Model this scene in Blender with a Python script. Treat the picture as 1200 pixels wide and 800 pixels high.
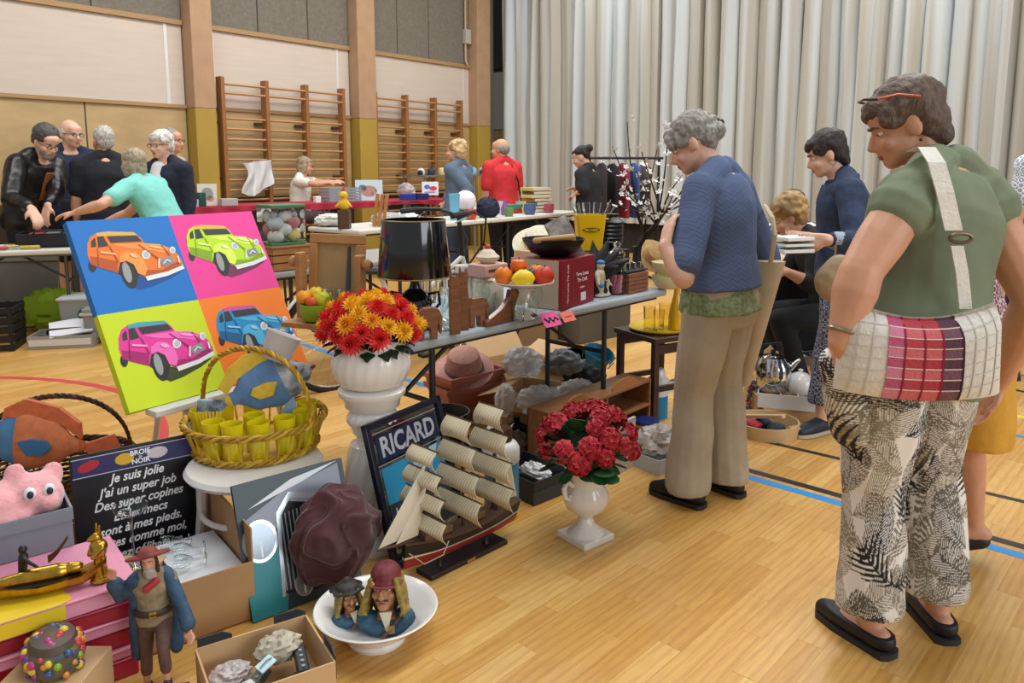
import bpy, bmesh, math, random
from mathutils import Vector as V, Matrix, Euler, noise
for _o in list(bpy.data.objects): bpy.data.objects.remove(_o)
SC = bpy.context.scene; COL = SC.collection
random.seed(7)
PI = math.pi; RAD = math.radians
# ---------------------------------------------------------------- camera
FPX, PITCH, CX, CY, CAMH = 900.0, RAD(8.0), 600.0, 321.5, 1.4
cam = bpy.data.cameras.new('camera'); camo = bpy.data.objects.new('camera', cam); COL.objects.link(camo)
camo.location = (0, 0, CAMH); camo.rotation_euler = (PI/2-PITCH, 0, 0)
cam.sensor_width = 36; cam.lens = 36*FPX/1200; cam.shift_y = -(400-CY)/1200; cam.clip_start = .05; cam.clip_end = 200
SC.camera = camo
# ---------------------------------------------------------------- light
w = bpy.data.worlds.new('hall_daylight'); SC.world = w; w.use_nodes = True
w.node_tree.nodes['Background'].inputs[0].default_value = (.93, .97, 1.0, 1); w.node_tree.nodes['Background'].inputs[1].default_value = .55
def area(name, loc, size, power, rot=(0,0,0), col=(1,1,1)):
    l = bpy.data.lights.new(name, 'AREA'); l.shape = 'RECTANGLE'; l.size, l.size_y = size; l.energy = power; l.color = col
    o = bpy.data.objects.new(name, l); COL.objects.link(o); o.location = loc; o.rotation_euler = rot
    return o
YAW = RAD(41)                       # the hall is turned this far from the camera's heading
for i, (x, y) in enumerate(((1.5, 3.2), (-3.2, 6.2), (4.2, 8.2), (-.2, 9.8))):   # rows of ceiling luminaires
    area('ceiling_luminaire', (x, y, 5.6), (5.5, 1.4), 230, (0, 0, PI/2-YAW), (1, .985, .955))
area('window_daylight', (7.5, -3.0, 3.0), (7, 3), 420, (RAD(68), 0, RAD(55)), (.92, .97, 1))
vs = SC.view_settings; vs.view_transform = 'Standard'; vs.look = 'None'; vs.exposure = -0.22; vs.gamma = 1; vs.use_curve_mapping = False
# ---------------------------------------------------------------- helpers
_c, _s = math.cos(PITCH), math.sin(PITCH)
def ray(u, v):
    a = (u-CX)/FPX; b = -(v-CY)/FPX
    return V((a, _c+b*_s, -_s+b*_c))
def G(u, v, z=0.0):                 # where a sight line meets the level z (floor, seat, table top)
    r = ray(u, v); return V((0, 0, CAMH)) + r*((z-CAMH)/r.z)
def AT(u, v, y):                    # ... and the depth y
    r = ray(u, v); return V((0, 0, CAMH)) + r*(y/r.y)
def lin(h):
    h = h.lstrip('#'); o = []
    for i in (0, 2, 4):
        c = int(h[i:i+2], 16)/255; o.append(c/12.92 if c <= .04045 else ((c+.055)/1.055)**2.4)
    return (*o, 1)
MATS = {}
def M(col, rough=.55, metal=0, var=.0, scale=6, bump=0, bscale=40, stretch=None, coat=0, trans=0, ior=1.45, alpha=1, col2=None, sheen=0, emit=0, key=None):
    k = (col, rough, metal, var, scale, bump, bscale, stretch, coat, trans, ior, alpha, col2, sheen, emit)
    if k in MATS: return MATS[k]
    m = bpy.data.materials.new('paint_%d' % len(MATS)); MATS[k] = m; m.use_nodes = True
    nt = m.node_tree; b = nt.nodes['Principled BSDF']; L = nt.links.new
    c = lin(col); b.inputs['Base Color'].default_value = c
    b.inputs['Roughness'].default_value = rough; b.inputs['Metallic'].default_value = metal
    b.inputs['IOR'].default_value = ior
    if coat: b.inputs['Coat Weight'].default_value = coat; b.inputs['Coat Roughness'].default_value = .08
    if trans: b.inputs['Transmission Weight'].default_value = trans
    if alpha < 1: b.inputs['Alpha'].default_value = alpha
    if sheen: b.inputs['Sheen Weight'].default_value = sheen
    if emit: b.inputs['Emission Color'].default_value = c; b.inputs['Emission Strength'].default_value = emit
    if var or col2 or bump:
        tc = nt.nodes.new('ShaderNodeTexCoord'); mp = nt.nodes.new('ShaderNodeMapping')
        L(tc.outputs['Object'], mp.inputs['Vector'])
        if stretch: mp.inputs['Scale'].default_value = stretch
    if var or col2:
        n = nt.nodes.new('ShaderNodeTexNoise'); n.inputs['Scale'].default_value = scale; n.inputs['Detail'].default_value = 5; n.inputs['Roughness'].default_value = .6
        L(mp.outputs[0], n.inputs['Vector']); r = nt.nodes.new('ShaderNodeValToRGB'); L(n.outputs['Fac'], r.inputs[0])
        r.color_ramp.elements[0].position = .35; r.color_ramp.elements[1].position = .66
        if col2: r.color_ramp.elements[0].color = c; r.color_ramp.elements[1].color = lin(col2)
        else:
            r.color_ramp.elements[0].color = tuple(x*(1-var) for x in c[:3])+(1,); r.color_ramp.elements[1].color = tuple(min(1, x*(1+var)) for x in c[:3])+(1,)
        L(r.outputs[0], b.inputs['Base Color'])
    if bump:
        n2 = nt.nodes.new('ShaderNodeTexNoise'); n2.inputs['Scale'].default_value = bscale; n2.inputs['Detail'].default_value = 3
        L(mp.outputs[0], n2.inputs['Vector']); bp = nt.nodes.new('ShaderNodeBump'); bp.inputs['Strength'].default_value = bump; bp.inputs['Distance'].default_value = .01
        L(n2.outputs['Fac'], bp.inputs['Height']); L(bp.outputs[0], b.inputs['Normal'])
    return m
def GLASS(col='#f4fafa', rough=.02): return M(col, rough, trans=1.0, ior=1.3)
def RZ(a): return Matrix.Rotation(a, 4, 'Z')
def RX(a): return Matrix.Rotation(a, 4, 'X')
def RY(a): return Matrix.Rotation(a, 4, 'Y')
def TR(x, y=0, z=0):
    return Matrix.Translation(V((x, y, z)) if not isinstance(x, V) else x)
def frame(o, ex, ey):               # a placement with given x and y directions
    ex = V(ex).normalized(); ey = V(ey); ey = (ey-ex*ey.dot(ex)).normalized(); ez = ex.cross(ey)
    m = Matrix.Identity(4)
    for i, a in enumerate((ex, ey, ez)): m[0][i], m[1][i], m[2][i] = a
    m.translation = V(o); return m
class MB:
    def __init__(s): s.v = []; s.f = []
    def add(s, vs, fs, m=None):
        k = len(s.v)
        s.v += [tuple(m @ V(p)) for p in vs] if m is not None else [tuple(p) for p in vs]
        s.f += [tuple(i+k for i in f) for f in fs]; return s
    def box(s, c, d, m=None, t=0):   # t: how much the top shrinks
        x, y, z = d[0]/2, d[1]/2, d[2]/2; q = 1-t
        vs = [V(c)+V(p) for p in ((-x,-y,-z),(x,-y,-z),(x,y,-z),(-x,y,-z),(-x*q,-y*q,z),(x*q,-y*q,z),(x*q,y*q,z),(-x*q,y*q,z))]
        return s.add(vs, [(0,3,2,1),(4,5,6,7),(0,1,5,4),(1,2,6,5),(2,3,7,6),(3,0,4,7)], m)
    def prism(s, pts, z0, z1, m=None):
        a = sum(pts[i][0]*pts[(i+1) % len(pts)][1]-pts[(i+1) % len(pts)][0]*pts[i][1] for i in range(len(pts)))
        if a < 0: pts = pts[::-1]
        n = len(pts); vs = [(p[0], p[1], z0) for p in pts]+[(p[0], p[1], z1) for p in pts]
        return s.add(vs, [tuple(range(n))[::-1], tuple(range(n, 2*n))]+[(i, (i+1) % n, n+(i+1) % n, n+i) for i in range(n)], m)
    def rings(s, rs, closed=True, cap=True, m=None):
        n = len(rs[0]); vs = [p for r in rs for p in r]; fs = []
        for j in range(len(rs)-1):
            for i in range(n if closed else n-1):
                fs.append((j*n+i, j*n+(i+1) % n, (j+1)*n+(i+1) % n, (j+1)*n+i))
        if cap: fs += [tuple(range(n))[::-1], tuple(range((len(rs)-1)*n, len(rs)*n))]
        return s.add(vs, fs, m)
    def tube(s, pts, r, n=8, loop=False, m=None, flat=1):
        pts = [V(p) for p in pts]; k = len(pts)
        if not isinstance(r, (list, tuple)): r = [r]*k
        tg = [((pts[(i+1) % k] if (loop or i < k-1) else pts[i])-(pts[i-1] if (loop or i > 0) else pts[i])).normalized() for i in range(k)]
        up = V((0, 0, 1)) if abs(tg[0].z) < .9 else V((1, 0, 0)); nx = (up-tg[0]*up.dot(tg[0])).normalized(); rs = []
        for i in range(k):
            nx = (nx-tg[i]*nx.dot(tg[i])).normalized(); b = tg[i].cross(nx)
            rs.append([pts[i]+(nx*math.cos(2*PI*j/n)*flat+b*math.sin(2*PI*j/n))*r[i] for j in range(n)])
        if loop: rs.append(rs[0])
        return s.rings(rs, True, not loop, m)
    def lathe(s, prof, n=24, m=None, mod=None):
        rs = []
        for r, z in prof:
            rr = max(r, 1e-4)
            rs.append([(rr*(mod(2*PI*j/n, z) if mod else 1)*math.cos(2*PI*j/n), rr*(mod(2*PI*j/n, z) if mod else 1)*math.sin(2*PI*j/n), z) for j in range(n)])
        return s.rings(rs, True, True, m)
    def ell(s, c, r, m=None, n=12, k=8):
        if not isinstance(r, (list, tuple)): r = (r, r, r)
        vs = [(c[0], c[1], c[2]-r[2])]; fs = []
        for j in range(1, k):
            a = -PI/2+PI*j/k
            vs += [(c[0]+r[0]*math.cos(a)*math.cos(2*PI*i/n), c[1]+r[1]*math.cos(a)*math.sin(2*PI*i/n), c[2]+r[2]*math.sin(a)) for i in range(n)]
        vs.append((c[0], c[1], c[2]+r[2])); e = len(vs)-1
        for i in range(n):
            fs.append((0, 1+(i+1) % n, 1+i)); fs.append((e, e-n+i, e-n+(i+1) % n))
            for j in range(k-2): fs.append((1+j*n+i, 1+j*n+(i+1) % n, 1+(j+1)*n+(i+1) % n, 1+(j+1)*n+i))
        return s.add(vs, fs, m)
    def cap(s, p0, r0, p1, r1, n=12):  # tapered capsule
        p0, p1 = V(p0), V(p1); d = p1-p0
        if d.length < 1e-5: return s.ell(p0, r0)
        pts, rr = [], []; d.normalize()
        for a in (-1, -.85, -.5): pts.append(p0+d*r0*a); rr.append(max(r0*math.sqrt(max(0, 1-a*a)), r0*.08))
        pts.append(p0); rr.append(r0); pts.append(p1); rr.append(r1)
        for a in (.5, .85, 1): pts.append(p1+d*r1*a); rr.append(max(r1*math.sqrt(max(0, 1-a*a)), r1*.08))
        return s.tube(pts, rr, n)
    def chain(s, pts, rs, n=12):
        for i in range(len(pts)-1): s.cap(pts[i], rs[i], pts[i+1], rs[i+1], n)
        return s
    def grid(s, nu, nv, fn, th=0, m=None, loop=False):  # a sheet, optionally with thickness th
        P = [[V(fn(i/nu, j/nv)) for i in range(nu+(0 if loop else 1))] for j in range(nv+1)]; W = len(P[0]); vs = [p for r in P for p in r]
        fs = [(j*W+i, j*W+(i+1) % W, (j+1)*W+(i+1) % W, (j+1)*W+i) for j in range(nv) for i in range(nu)]
        if th:
            k = len(vs); N = [V() for _ in vs]
            for f in fs:
                nn = (vs[f[2]]-vs[f[0]]).cross(vs[f[3]]-vs[f[1]])
                if nn.length > 0: nn.normalize()
                for i in f: N[i] += nn
            vs2 = [p-(n_.normalized() if n_.length > 0 else V((0,0,1)))*th for p, n_ in zip(vs, N)]; b = [tuple(i+k for i in f[::-1]) for f in fs]
            e = []
            for i in range(nu):
                i2 = (i+1) % W
                e.append((i2, i, i+k, i2+k)); e.append((nv*W+i, nv*W+i2, nv*W+i2+k, nv*W+i+k))
            if not loop:
                for j in range(nv): e.append((j*W, (j+1)*W, (j+1)*W+k, j*W+k)); e.append(((j+1)*W+nu, j*W+nu, j*W+nu+k, (j+1)*W+nu+k))
            vs += vs2; fs += b+e
        return s.add(vs, fs, m)
    def mesh(s, name='part', smooth=True, angle=38):
        me = bpy.data.meshes.new(name); me.from_pydata(s.v, [], s.f)
        if smooth:
            me.polygons.foreach_set('use_smooth', [True]*len(me.polygons)); me.set_sharp_from_angle(angle=RAD(angle))
        return me
    def build(s, name, mat, parent=None, smooth=True, angle=38, bev=0, m=None, label=None, kind=None):
        return ob(name, s.mesh(name, smooth, angle), mat, parent, bev, m, label, kind)
def ob(name, me, mat, parent=None, bev=0, m=None, label=None, kind=None):
    o = bpy.data.objects.new(name, me); COL.objects.link(o)
    if mat is not None and not me.materials: me.materials.append(mat)
    if parent: o.parent = parent
    if m is not None: o.matrix_basis = m
    if bev:
        b = o.modifiers.new('bevel', 'BEVEL'); b.width = bev; b.segments = 2; b.limit_method = 'ANGLE'
    if label: o['label'] = label
    if kind: o['kind'] = kind
    return o
def thing(name, label, cat, loc=(0,0,0), rz=0, group=None, m=None):
    o = bpy.data.objects.new(name, None); COL.objects.link(o); o.empty_display_size = .1
    if m is not None: o.matrix_basis = m
    else: o.location = loc; o.rotation_euler = (0, 0, rz)
    o['label'] = label; o['category'] = cat
    if group: o['group'] = group
    return o
def tag(o, label, cat, group=None):
    o['label'] = label; o['category'] = cat
    if group: o['group'] = group
    return o
def struct(o): o['kind'] = 'structure'; return o
def copy_tree(o, m=None, label=None, parent=None):
    kids = [c for c in COL.objects if c.parent == o]
    c = o.copy(); COL.objects.link(c)
    if parent: c.parent = parent
    if m is not None: c.matrix_basis = m
    if label: c['label'] = label
    for k in kids: copy_tree(k, None, None, c)
    return c
def text(s, size, mat, parent, m, ext=.0006, bold=0, shear=0, name='lettering', align='CENTER', sx=1, space=1):
    c = bpy.data.curves.new('t', 'FONT'); c.body = s; c.size = size; c.extrude = ext; c.offset = bold; c.shear = shear; c.align_x = align; c.align_y = 'CENTER'; c.space_character = space; c.resolution_u = 3
    t = bpy.data.objects.new('t', c); COL.objects.link(t)
    me = bpy.data.meshes.new_from_object(t.evaluated_get(bpy.context.evaluated_depsgraph_get())); bpy.data.objects.remove(t)
    if sx != 1: me.transform(Matrix.Diagonal((sx, 1, 1, 1)))
    me.materials.clear()
    return ob(name, me, mat, parent, 0, m)
def blob(mb, vox=.01, it=4, disp=0, ds=8, dv=None, name='blob'):   # union of closed shapes as one smooth skin
    me = mb.mesh('t', False); t = bpy.data.objects.new('t', me); COL.objects.link(t)
    r = t.modifiers.new('r', 'REMESH'); r.mode = 'VOXEL'; r.voxel_size = vox; r.use_smooth_shade = True
    if it: sm = t.modifiers.new('s', 'SMOOTH'); sm.iterations = it; sm.factor = .5
    out = bpy.data.meshes.new_from_object(t.evaluated_get(bpy.context.evaluated_depsgraph_get())); out.name = name
    bpy.data.objects.remove(t); bpy.data.meshes.remove(me)
    if disp:
        dv = V(dv or (1, 1, 1))
        nn = [v.normal.copy() for v in out.vertices]
        for v, n_ in zip(out.vertices, nn):
            q = V((v.co.x*dv.x, v.co.y*dv.y, v.co.z*dv.z))*ds
            v.co += n_*disp*(noise.noise(q)+.5*noise.noise(q*2.1))
    out.polygons.foreach_set('use_smooth', [True]*len(out.polygons))
    return out
def crumple(r, mat, name, parent=None, m=None, amp=.25, ds=5, seed=0, n=28, k=18, sharp=True):   # wrinkled bag or cloth lump
    b = MB().ell((0,0,0), (1,1,1), None, n, k); vs = []
    for p in b.v:
        p = V(p); q = p*ds*.5+V((seed*7.3, seed*3.1, seed))
        a = noise.noise(q); d = 1-abs(a)*amp*1.6+noise.noise(q*2.3)*amp*.5-abs(noise.noise(q*4.1))*amp*.5
        vs.append((p.x*r[0]*d, p.y*r[1]*d, max(p.z, -.75)*r[2]*d))
    b.v = vs
    return b.build(name, mat, parent, True, 30 if sharp else 80, 0, m)
# ---------------------------------------------------------------- floor
def plank_mat(name, brick):
    m = bpy.data.materials.new(name); m.use_nodes = True; nt = m.node_tree; L = nt.links.new; b = nt.nodes['Principled BSDF']
    N = nt.nodes.new
    tc = N('ShaderNodeTexCoord'); oi = N('ShaderNodeObjectInfo')
    ad = N('ShaderNodeVectorMath'); ad.operation = 'ADD'; L(tc.outputs['Object'], ad.inputs[0])
    mu = N('ShaderNodeMath'); mu.operation = 'MULTIPLY'; mu.inputs[1].default_value = 37; L(oi.outputs['Random'], mu.inputs[0])
    if not brick: L(mu.outputs[0], ad.inputs[1])
    mp = N('ShaderNodeMapping'); mp.inputs['Scale'].default_value = (2.4, 15, 1); L(ad.outputs[0], mp.inputs['Vector'])
    wv = N('ShaderNodeTexWave'); wv.bands_direction = 'Y'; wv.inputs['Scale'].default_value = .7; wv.inputs['Distortion'].default_value = 11; wv.inputs['Detail'].default_value = 3; wv.inputs['Detail Scale'].default_value = .55
    L(mp.outputs[0], wv.inputs['Vector'])
    ns = N('ShaderNodeTexNoise'); ns.inputs['Scale'].default_value = 5; ns.inputs['Detail'].default_value = 7; L(mp.outputs[0], ns.inputs['Vector'])
    ramp = N('ShaderNodeValToRGB'); cr = ramp.color_ramp
    for i, (p, c) in enumerate(((0, '#c8964c'), (.35, '#d0a058'), (.7, '#d5a861'), (1, '#dcb26c'))):
        e = cr.elements[i] if i < 2 else cr.elements.new(p)
        e.position = p; e.color = lin(c)
    if brick:
        bk = N('ShaderNodeTexBrick'); bk.inputs['Scale'].default_value = 1; bk.inputs['Brick Width'].default_value = .62; bk.inputs['Row Height'].default_value = .075; bk.inputs['Mortar Size'].default_value = .0003; bk.offset = .37
        bk.inputs['Color1'].default_value = (0, 0, 0, 1); bk.inputs['Color2'].default_value = (1, 1, 1, 1); bk.inputs['Mortar'].default_value = (.1, .1, .1, 1)
        L(tc.outputs['Object'], bk.inputs['Vector']); L(bk.outputs['Color'], ramp.inputs[0])
    else: L(oi.outputs['Random'], ramp.inputs[0])
    mx = N('ShaderNodeMix'); mx.data_type = 'RGBA'; mx.blend_type = 'MULTIPLY'
    r2 = N('ShaderNodeValToRGB'); r2.color_ramp.elements[0].color = (.80, .71, .58, 1); r2.color_ramp.elements[1].color = (1.04, 1.04, 1.02, 1); r2.color_ramp.elements[0].position = .0; r2.color_ramp.elements[1].position = .55
    L(wv.outputs['Fac'], r2.inputs[0]); mx.inputs['Factor'].default_value = .5; L(ramp.outputs[0], mx.inputs['A']); L(r2.outputs[0], mx.inputs['B'])
    mx2 = N('ShaderNodeMix'); mx2.data_type = 'RGBA'; mx2.blend_type = 'MULTIPLY'; mx2.inputs['Factor'].default_value = .45
    r3 = N('ShaderNodeValToRGB'); r3.color_ramp.elements[0].color = (.72, .66, .56, 1); r3.color_ramp.elements[0].position = .3; r3.color_ramp.elements[1].position = .62
    L(ns.outputs['Fac'], r3.inputs[0]); L(mx.outputs['Result'], mx2.inputs['A']); L(r3.outputs[0], mx2.inputs['B'])
    L(mx2.outputs['Result'], b.inputs['Base Color']); b.inputs['Roughness'].default_value = .36
    return m
FY = RAD(43); fd = V((math.sin(FY), math.cos(FY), 0)); fp = V((-fd.y, fd.x, 0))
floor = struct(MB().box((2, 0, -.05), (46, 40, .1)).build('floor', plank_mat('floor_laminate', True), None, False, m=frame((0, 5, 0), fd, fp)))
pm = plank_mat('oak_plank', False); cand = []
PW, PL = .075, .62
for r in range(-80, 80):
    for k in range(-14, 16):
        off = ((r*.37) % 1)*PL+((r*7919) % 5)*.03
        c = V((0, 5, 0))+fd*(k*PL+off)+fp*(r*PW); 
        if c.y < 1.6: continue
        fw = c.y*_c+1.4*_s; u = 600+900*c.x/fw; v_ = 321.5-900*(c.y*_s-1.4*_c)/fw
        if -40 < u < 1240 and 380 < v_ < 850 and not (u < 330 and v_ > 520): cand.append((c.y, c, r, k))
cand.sort(key=lambda q: q[0])
pme = MB().box((0, 0, -.004), (PL-.0007, PW-.0006, .0096)).mesh('plank', False)
finv = floor.matrix_basis.inverted()
for _, c, r, k in cand[:290]:
    p = ob('plank', pme, pm, floor); l = finv @ V((c.x, c.y, 0)); p.location = l
def tape(pts, wd, col, z=.0012):
    b = MB(); n = len(pts); A = []
    for i in range(n):
        t = (V(pts[min(i+1, n-1)])-V(pts[max(i-1, 0)])); t.z = 0; t.normalize(); q = V((-t.y, t.x, 0))*wd/2
        A.append((V(pts[i])+q, V(pts[i])-q))
    rs = [[(a.x, a.y, .0002), (b_.x, b_.y, .0002), (b_.x, b_.y, z), (a.x, a.y, z)] for a, b_ in A]
    o = b.rings(rs).build('court_line', M(col, .45, var=.08, scale=3), floor, False); o.matrix_basis = finv; return o
def tline(a, b, wd, col, e0=0, e1=0, z=.0018):
    A, B = G(*a), G(*b); d = (B-A).normalized(); return tape([A-d*e0, B+d*e1], wd, col, z)
tline((870, 557), (1200, 652), .05, '#2b8fd8', .7, 3)
tline((870, 549), (1200, 641), .045, '#26221f', .7, 3)
tline((874, 512), (1200, 588), .035, '#26221f', .4, 3)
tline((1146, 502), (1200, 512), .04, '#3f83c4', .3, 3)
tline((1164, 452), (1200, 459), .04, '#2a2522', 1.0, 3)
tline((1160, 436), (1200, 440), .04, '#b23a30', 1.0, 3, .0014)
tline((1148, 483), (1156, 485), .05, '#e5cf3a'); tline((1190, 487), (1200, 489), .05, '#e5cf3a', 0, .1)
tline((372, 409), (498, 452), .05, '#3a8fd0', 3, .6)
tline((880, 420), (930, 406), .04, '#26221f', 1, 1.0)
tape([V((-3.5+1.8*math.cos(a), 3.2+1.8*math.sin(a), 0)) for a in [i*PI/48 for i in range(-30, 66)]], .055, '#c9454a', .0018)
# ---------------------------------------------------------------- left wall
WYAW = RAD(38); wd = V((math.sin(WYAW), math.cos(WYAW), 0)); wn = V((math.cos(WYAW), -math.sin(WYAW), 0))
WM = frame((-2.5376, 11.4439, 0), wd, -wn)          # x along the wall, y into it
def wbox(b, x0, x1, z0, z1, y0, y1): return b.box(((x0+x1)/2, (y0+y1)/2, (z0+z1)/2), (x1-x0, y1-y0, z1-z0))
wall = struct(wbox(MB(), -9, 3.6, 0, 6.5, .02, .3).build('wall_left', M('#7d7a72', .9), None, False, m=WM))
ply = M('#b2976b', .55, var=.10, scale=2.2, stretch=(1, 1, 3)); whi = M('#c3b5a8', .7, var=.035, scale=3, stretch=(.6, 1, 6)); aco = M('#716b60', .95, var=.12, scale=25, bump=.4, bscale=90)
for x0, x1 in ((-9, -6.0), (-6.0, -3.545), (-3.54, -2.36), (-2.02, .22), (.64, 2.9)):
    wbox(MB(), x0+.006, x1-.006, .08, 2.10, -.004, .02).build('panel', ply, wall, False, bev=.003)
for x0, x1 in ((-9, -4.6), (-4.6, -3.4), (-3.4, -2.36), (-2.02, -1.3), (-1.3, -.5), (-.5, .22), (.64, 1.2), (1.2, 1.9), (1.9, 2.9)):
    wbox(MB(), x0+.008, x1-.008, 3.14, 6.3, -.012, .02).build('acoustic_panel', aco, wall, False, bev=.006)
for x0, x1 in ((-9, -2.36), (-2.02, .22), (.64, 2.9)): wbox(MB(), x0+.006, x1-.006, 2.145, 3.08, -.002, .02).build('panel', whi, wall, False, bev=.003)
wood = M('#a08058', .6, var=.08, scale=3, stretch=(.3, 1, 8))
for z0, z1, y in ((2.10, 2.145, -.03), (3.08, 3.14, -.035)):
    for x0, x1 in ((-9, -2.36), (-2.02, .22), (.64, 2.9)):
        wbox(MB(), x0, x1, z0, z1, y, .02).build('rail', wood, wall, False, bev=.004)
for x in (-2.57, -1.97, .0, 2.75):
    wbox(MB(), x-.02, x+.02, 2.146, 3.08, -.008, .01).build('joint_strip', M('#d9d9d6', .4, .3), wall, False)
lowpaint, hipaint = M('#a38838', .45, var=.05, scale=2), M('#a88768', .75, var=.07, scale=5, bump=.15, bscale=60)
for i, (x0, x1) in enumerate(((-2.35, -2.07), (.23, .57), (2.9, 3.25))):
    p = thing('pillar', ['square pillar, yellow below and tan above, left of the first wall bars', 'square pillar, yellow below and tan above, between the two sets of wall bars', 'square pillar, yellow below and tan above, beside the curtain'][i], 'pillar', m=WM @ TR((x0+x1)/2, 0, 0))
    h = (x1-x0)/2
    wbox(MB(), -h, h, 0, 2.10, -.2, .02).build('painted_base', lowpaint, p, False, bev=.01)
    wbox(MB(), -h, h, 2.101, 6.3, -.2, .02).build('shaft', hipaint, p, False, bev=.01)
# electric box and conduit on the last pillar
e = thing('junction_box', 'grey electric box with conduit pipe beside the last pillar', 'electric box', m=WM @ TR(2.77, -.06, 0))
MB().box((.02, .0, 3.6), (.14, .08, .24)).build('box', M('#a9a49b', .5), e, False, bev=.006)
MB().tube([(-.02, .0, 6), (-.02, .0, 3.2), (0, -.03, 3.12)], .018).build('conduit', M('#b0977c', .5), e)
MB().tube([(-.02, -.01, 3.5), (.02, -.03, 3.55)], .012).build('cable', M('#3a332c', .5), e)
# wall bars
rail_m, rung_m = M('#8f5f33', .5, var=.12, scale=4, stretch=(4, 4, .5)), M('#ad8150', .45, var=.12, scale=4, stretch=(.4, 4, 4))
rung_me = None
for gi, xs in enumerate(((-1.96, -1.32, -.685, -.045), (.57, 1.22, 1.865, 2.505))):
    t = thing('wall_bars', ['wooden wall bars with a white cloth hung over them', 'wooden wall bars behind the woman in grey-blue denim jacket'][gi], 'wall bars', m=WM)
    for x in xs: MB().box((x, -.13, 1.28), (.052, .12, 2.46)).build('post', rail_m, t, False, bev=.006)
    for a, b_ in zip(xs[:-1], xs[1:]):
        for k in range(17):
            z = .2+k*.1285 if k < 16 else 2.42
            if k == 15: z = 2.31
            l = b_-a-.05
            MB().tube([(-l/2, 0, 0), (l/2, 0, 0)], .019, 8, flat=.8).build('rung', rung_m, t, m=TR((a+b_)/2, -.15 if k < 15 else -.17, z))
    for x in xs:
        for z in (.55, 1.25, 1.95): MB().box((x-.05, -.04, z), (.12, .05, .04)).build('wall_bracket', M('#4a3524', .5), t, False)
# baseboard: dark strip behind the wall bars
struct(wbox(MB(), -9, 2.9, 0, 1.0, -.012, .02).build('baseboard_left', M('#3b2b20', .7), None, False, m=WM))
# ---------------------------------------------------------------- end wall and curtain
EY = WYAW+PI/2; ed = V((math.sin(EY), math.cos(EY), 0)); en = V((-wd.x, -wd.y, 0))
EM = frame(WM @ V((3.3, 0, 0)) + wd*.75 - ed*1.0, ed, wd)          # x along the end wall to the right, y away
endw = struct(MB().box((8, .15, 3.25), (20, .3, 6.5)).build('wall_end', M('#34312e', .9), None, False, m=EM))
MB().box((.9, -.02, 1.04), (2.2, .04, 2.08)).build('panel', M('#8a6a45', .6, var=.1, scale=2), endw, False)
MB().box((.9, -.02, 2.62), (2.2, .04, 1.05)).build('panel', M('#8e8a86', .8), endw, False)
MB().box((.9, -.02, 4.8), (2.2, .04, 3.2)).build('panel', M('#26241f', .9), endw, False)
sw = thing('switch_box', 'grey electric cabinet on the wall beside the red-shirted man', 'electric box', m=EM @ TR(1.14, -.07, 1.7))
MB().box((0, 0, 0), (.26, .06, .36)).build('case', M('#a9aaa8', .5), sw, False, bev=.008)
MB().box((0, -.035, .06), (.16, .01, .05)).build('indicator', M('#5f6264', .5), sw, False)
def curtain_mat():
    m = bpy.data.materials.new('curtain_cloth'); m.use_nodes = True; nt = m.node_tree; L = nt.links.new; b = nt.nodes['Principled BSDF']
    tc = nt.nodes.new('ShaderNodeTexCoord'); mp = nt.nodes.new('ShaderNodeMapping'); mp.inputs['Scale'].default_value = (2.2, .3, .04); L(tc.outputs['Object'], mp.inputs[0])
    n = nt.nodes.new('ShaderNodeTexNoise'); n.inputs['Scale'].default_value = 2.4; n.inputs['Detail'].default_value = 2; L(mp.outputs[0], n.inputs['Vector'])
    r = nt.nodes.new('ShaderNodeValToRGB'); r.color_ramp.elements[0].position = .42; r.color_ramp.elements[1].position = .58; r.color_ramp.elements[0].color = lin('#a5a196'); r.color_ramp.elements[1].color = lin('#b8bfc1')
    L(n.outputs['Fac'], r.inputs[0]); L(r.outputs[0], b.inputs['Base Color']); b.inputs['Roughness'].default_value = .7; b.inputs['Sheen Weight'].default_value = .2
    return m
CM = EM @ TR(1.25, -.6, 0)
ct = thing('stage_curtain', 'tall pale grey pleated stage curtain closing the end of the hall', 'curtain', m=CM)
random.seed(11); ph = [0]
NW = 520; LEN = 13.0
for i in range(NW): ph.append(ph[-1]+(2*PI*LEN/NW)/(.27+.17*noise.noise(V((i*.045, 1.7, 0)))))
def cfn(u, v):
    i = min(int(u*NW), NW-1); p = ph[i]; z = .5+v*5.6
    am = .085+.035*noise.noise(V((i*.06, 5, 0)))
    y = am*math.sin(p)+.035*math.sin(p*2.3+1)*(.6+.4*v)+.02*noise.noise(V((i*.15, z*.8, 3)))
    return (u*LEN+.05*math.cos(p)+.04*noise.noise(V((i*.1, z*.6, 9))), y, z)
MB().grid(NW, 6, cfn, .006).build('cloth', curtain_mat(), ct, True, 60)
MB().tube([(-.1, 0, 6.14), (LEN+.1, 0, 6.14)], .03).build('rail', M('#55534f', .4, .8), ct)
hem = MB().box((LEN/2, .18, .25), (LEN, .1, .5)).build('trim_1', M('#2b2826', .9), None, False, m=CM); struct(hem)
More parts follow.
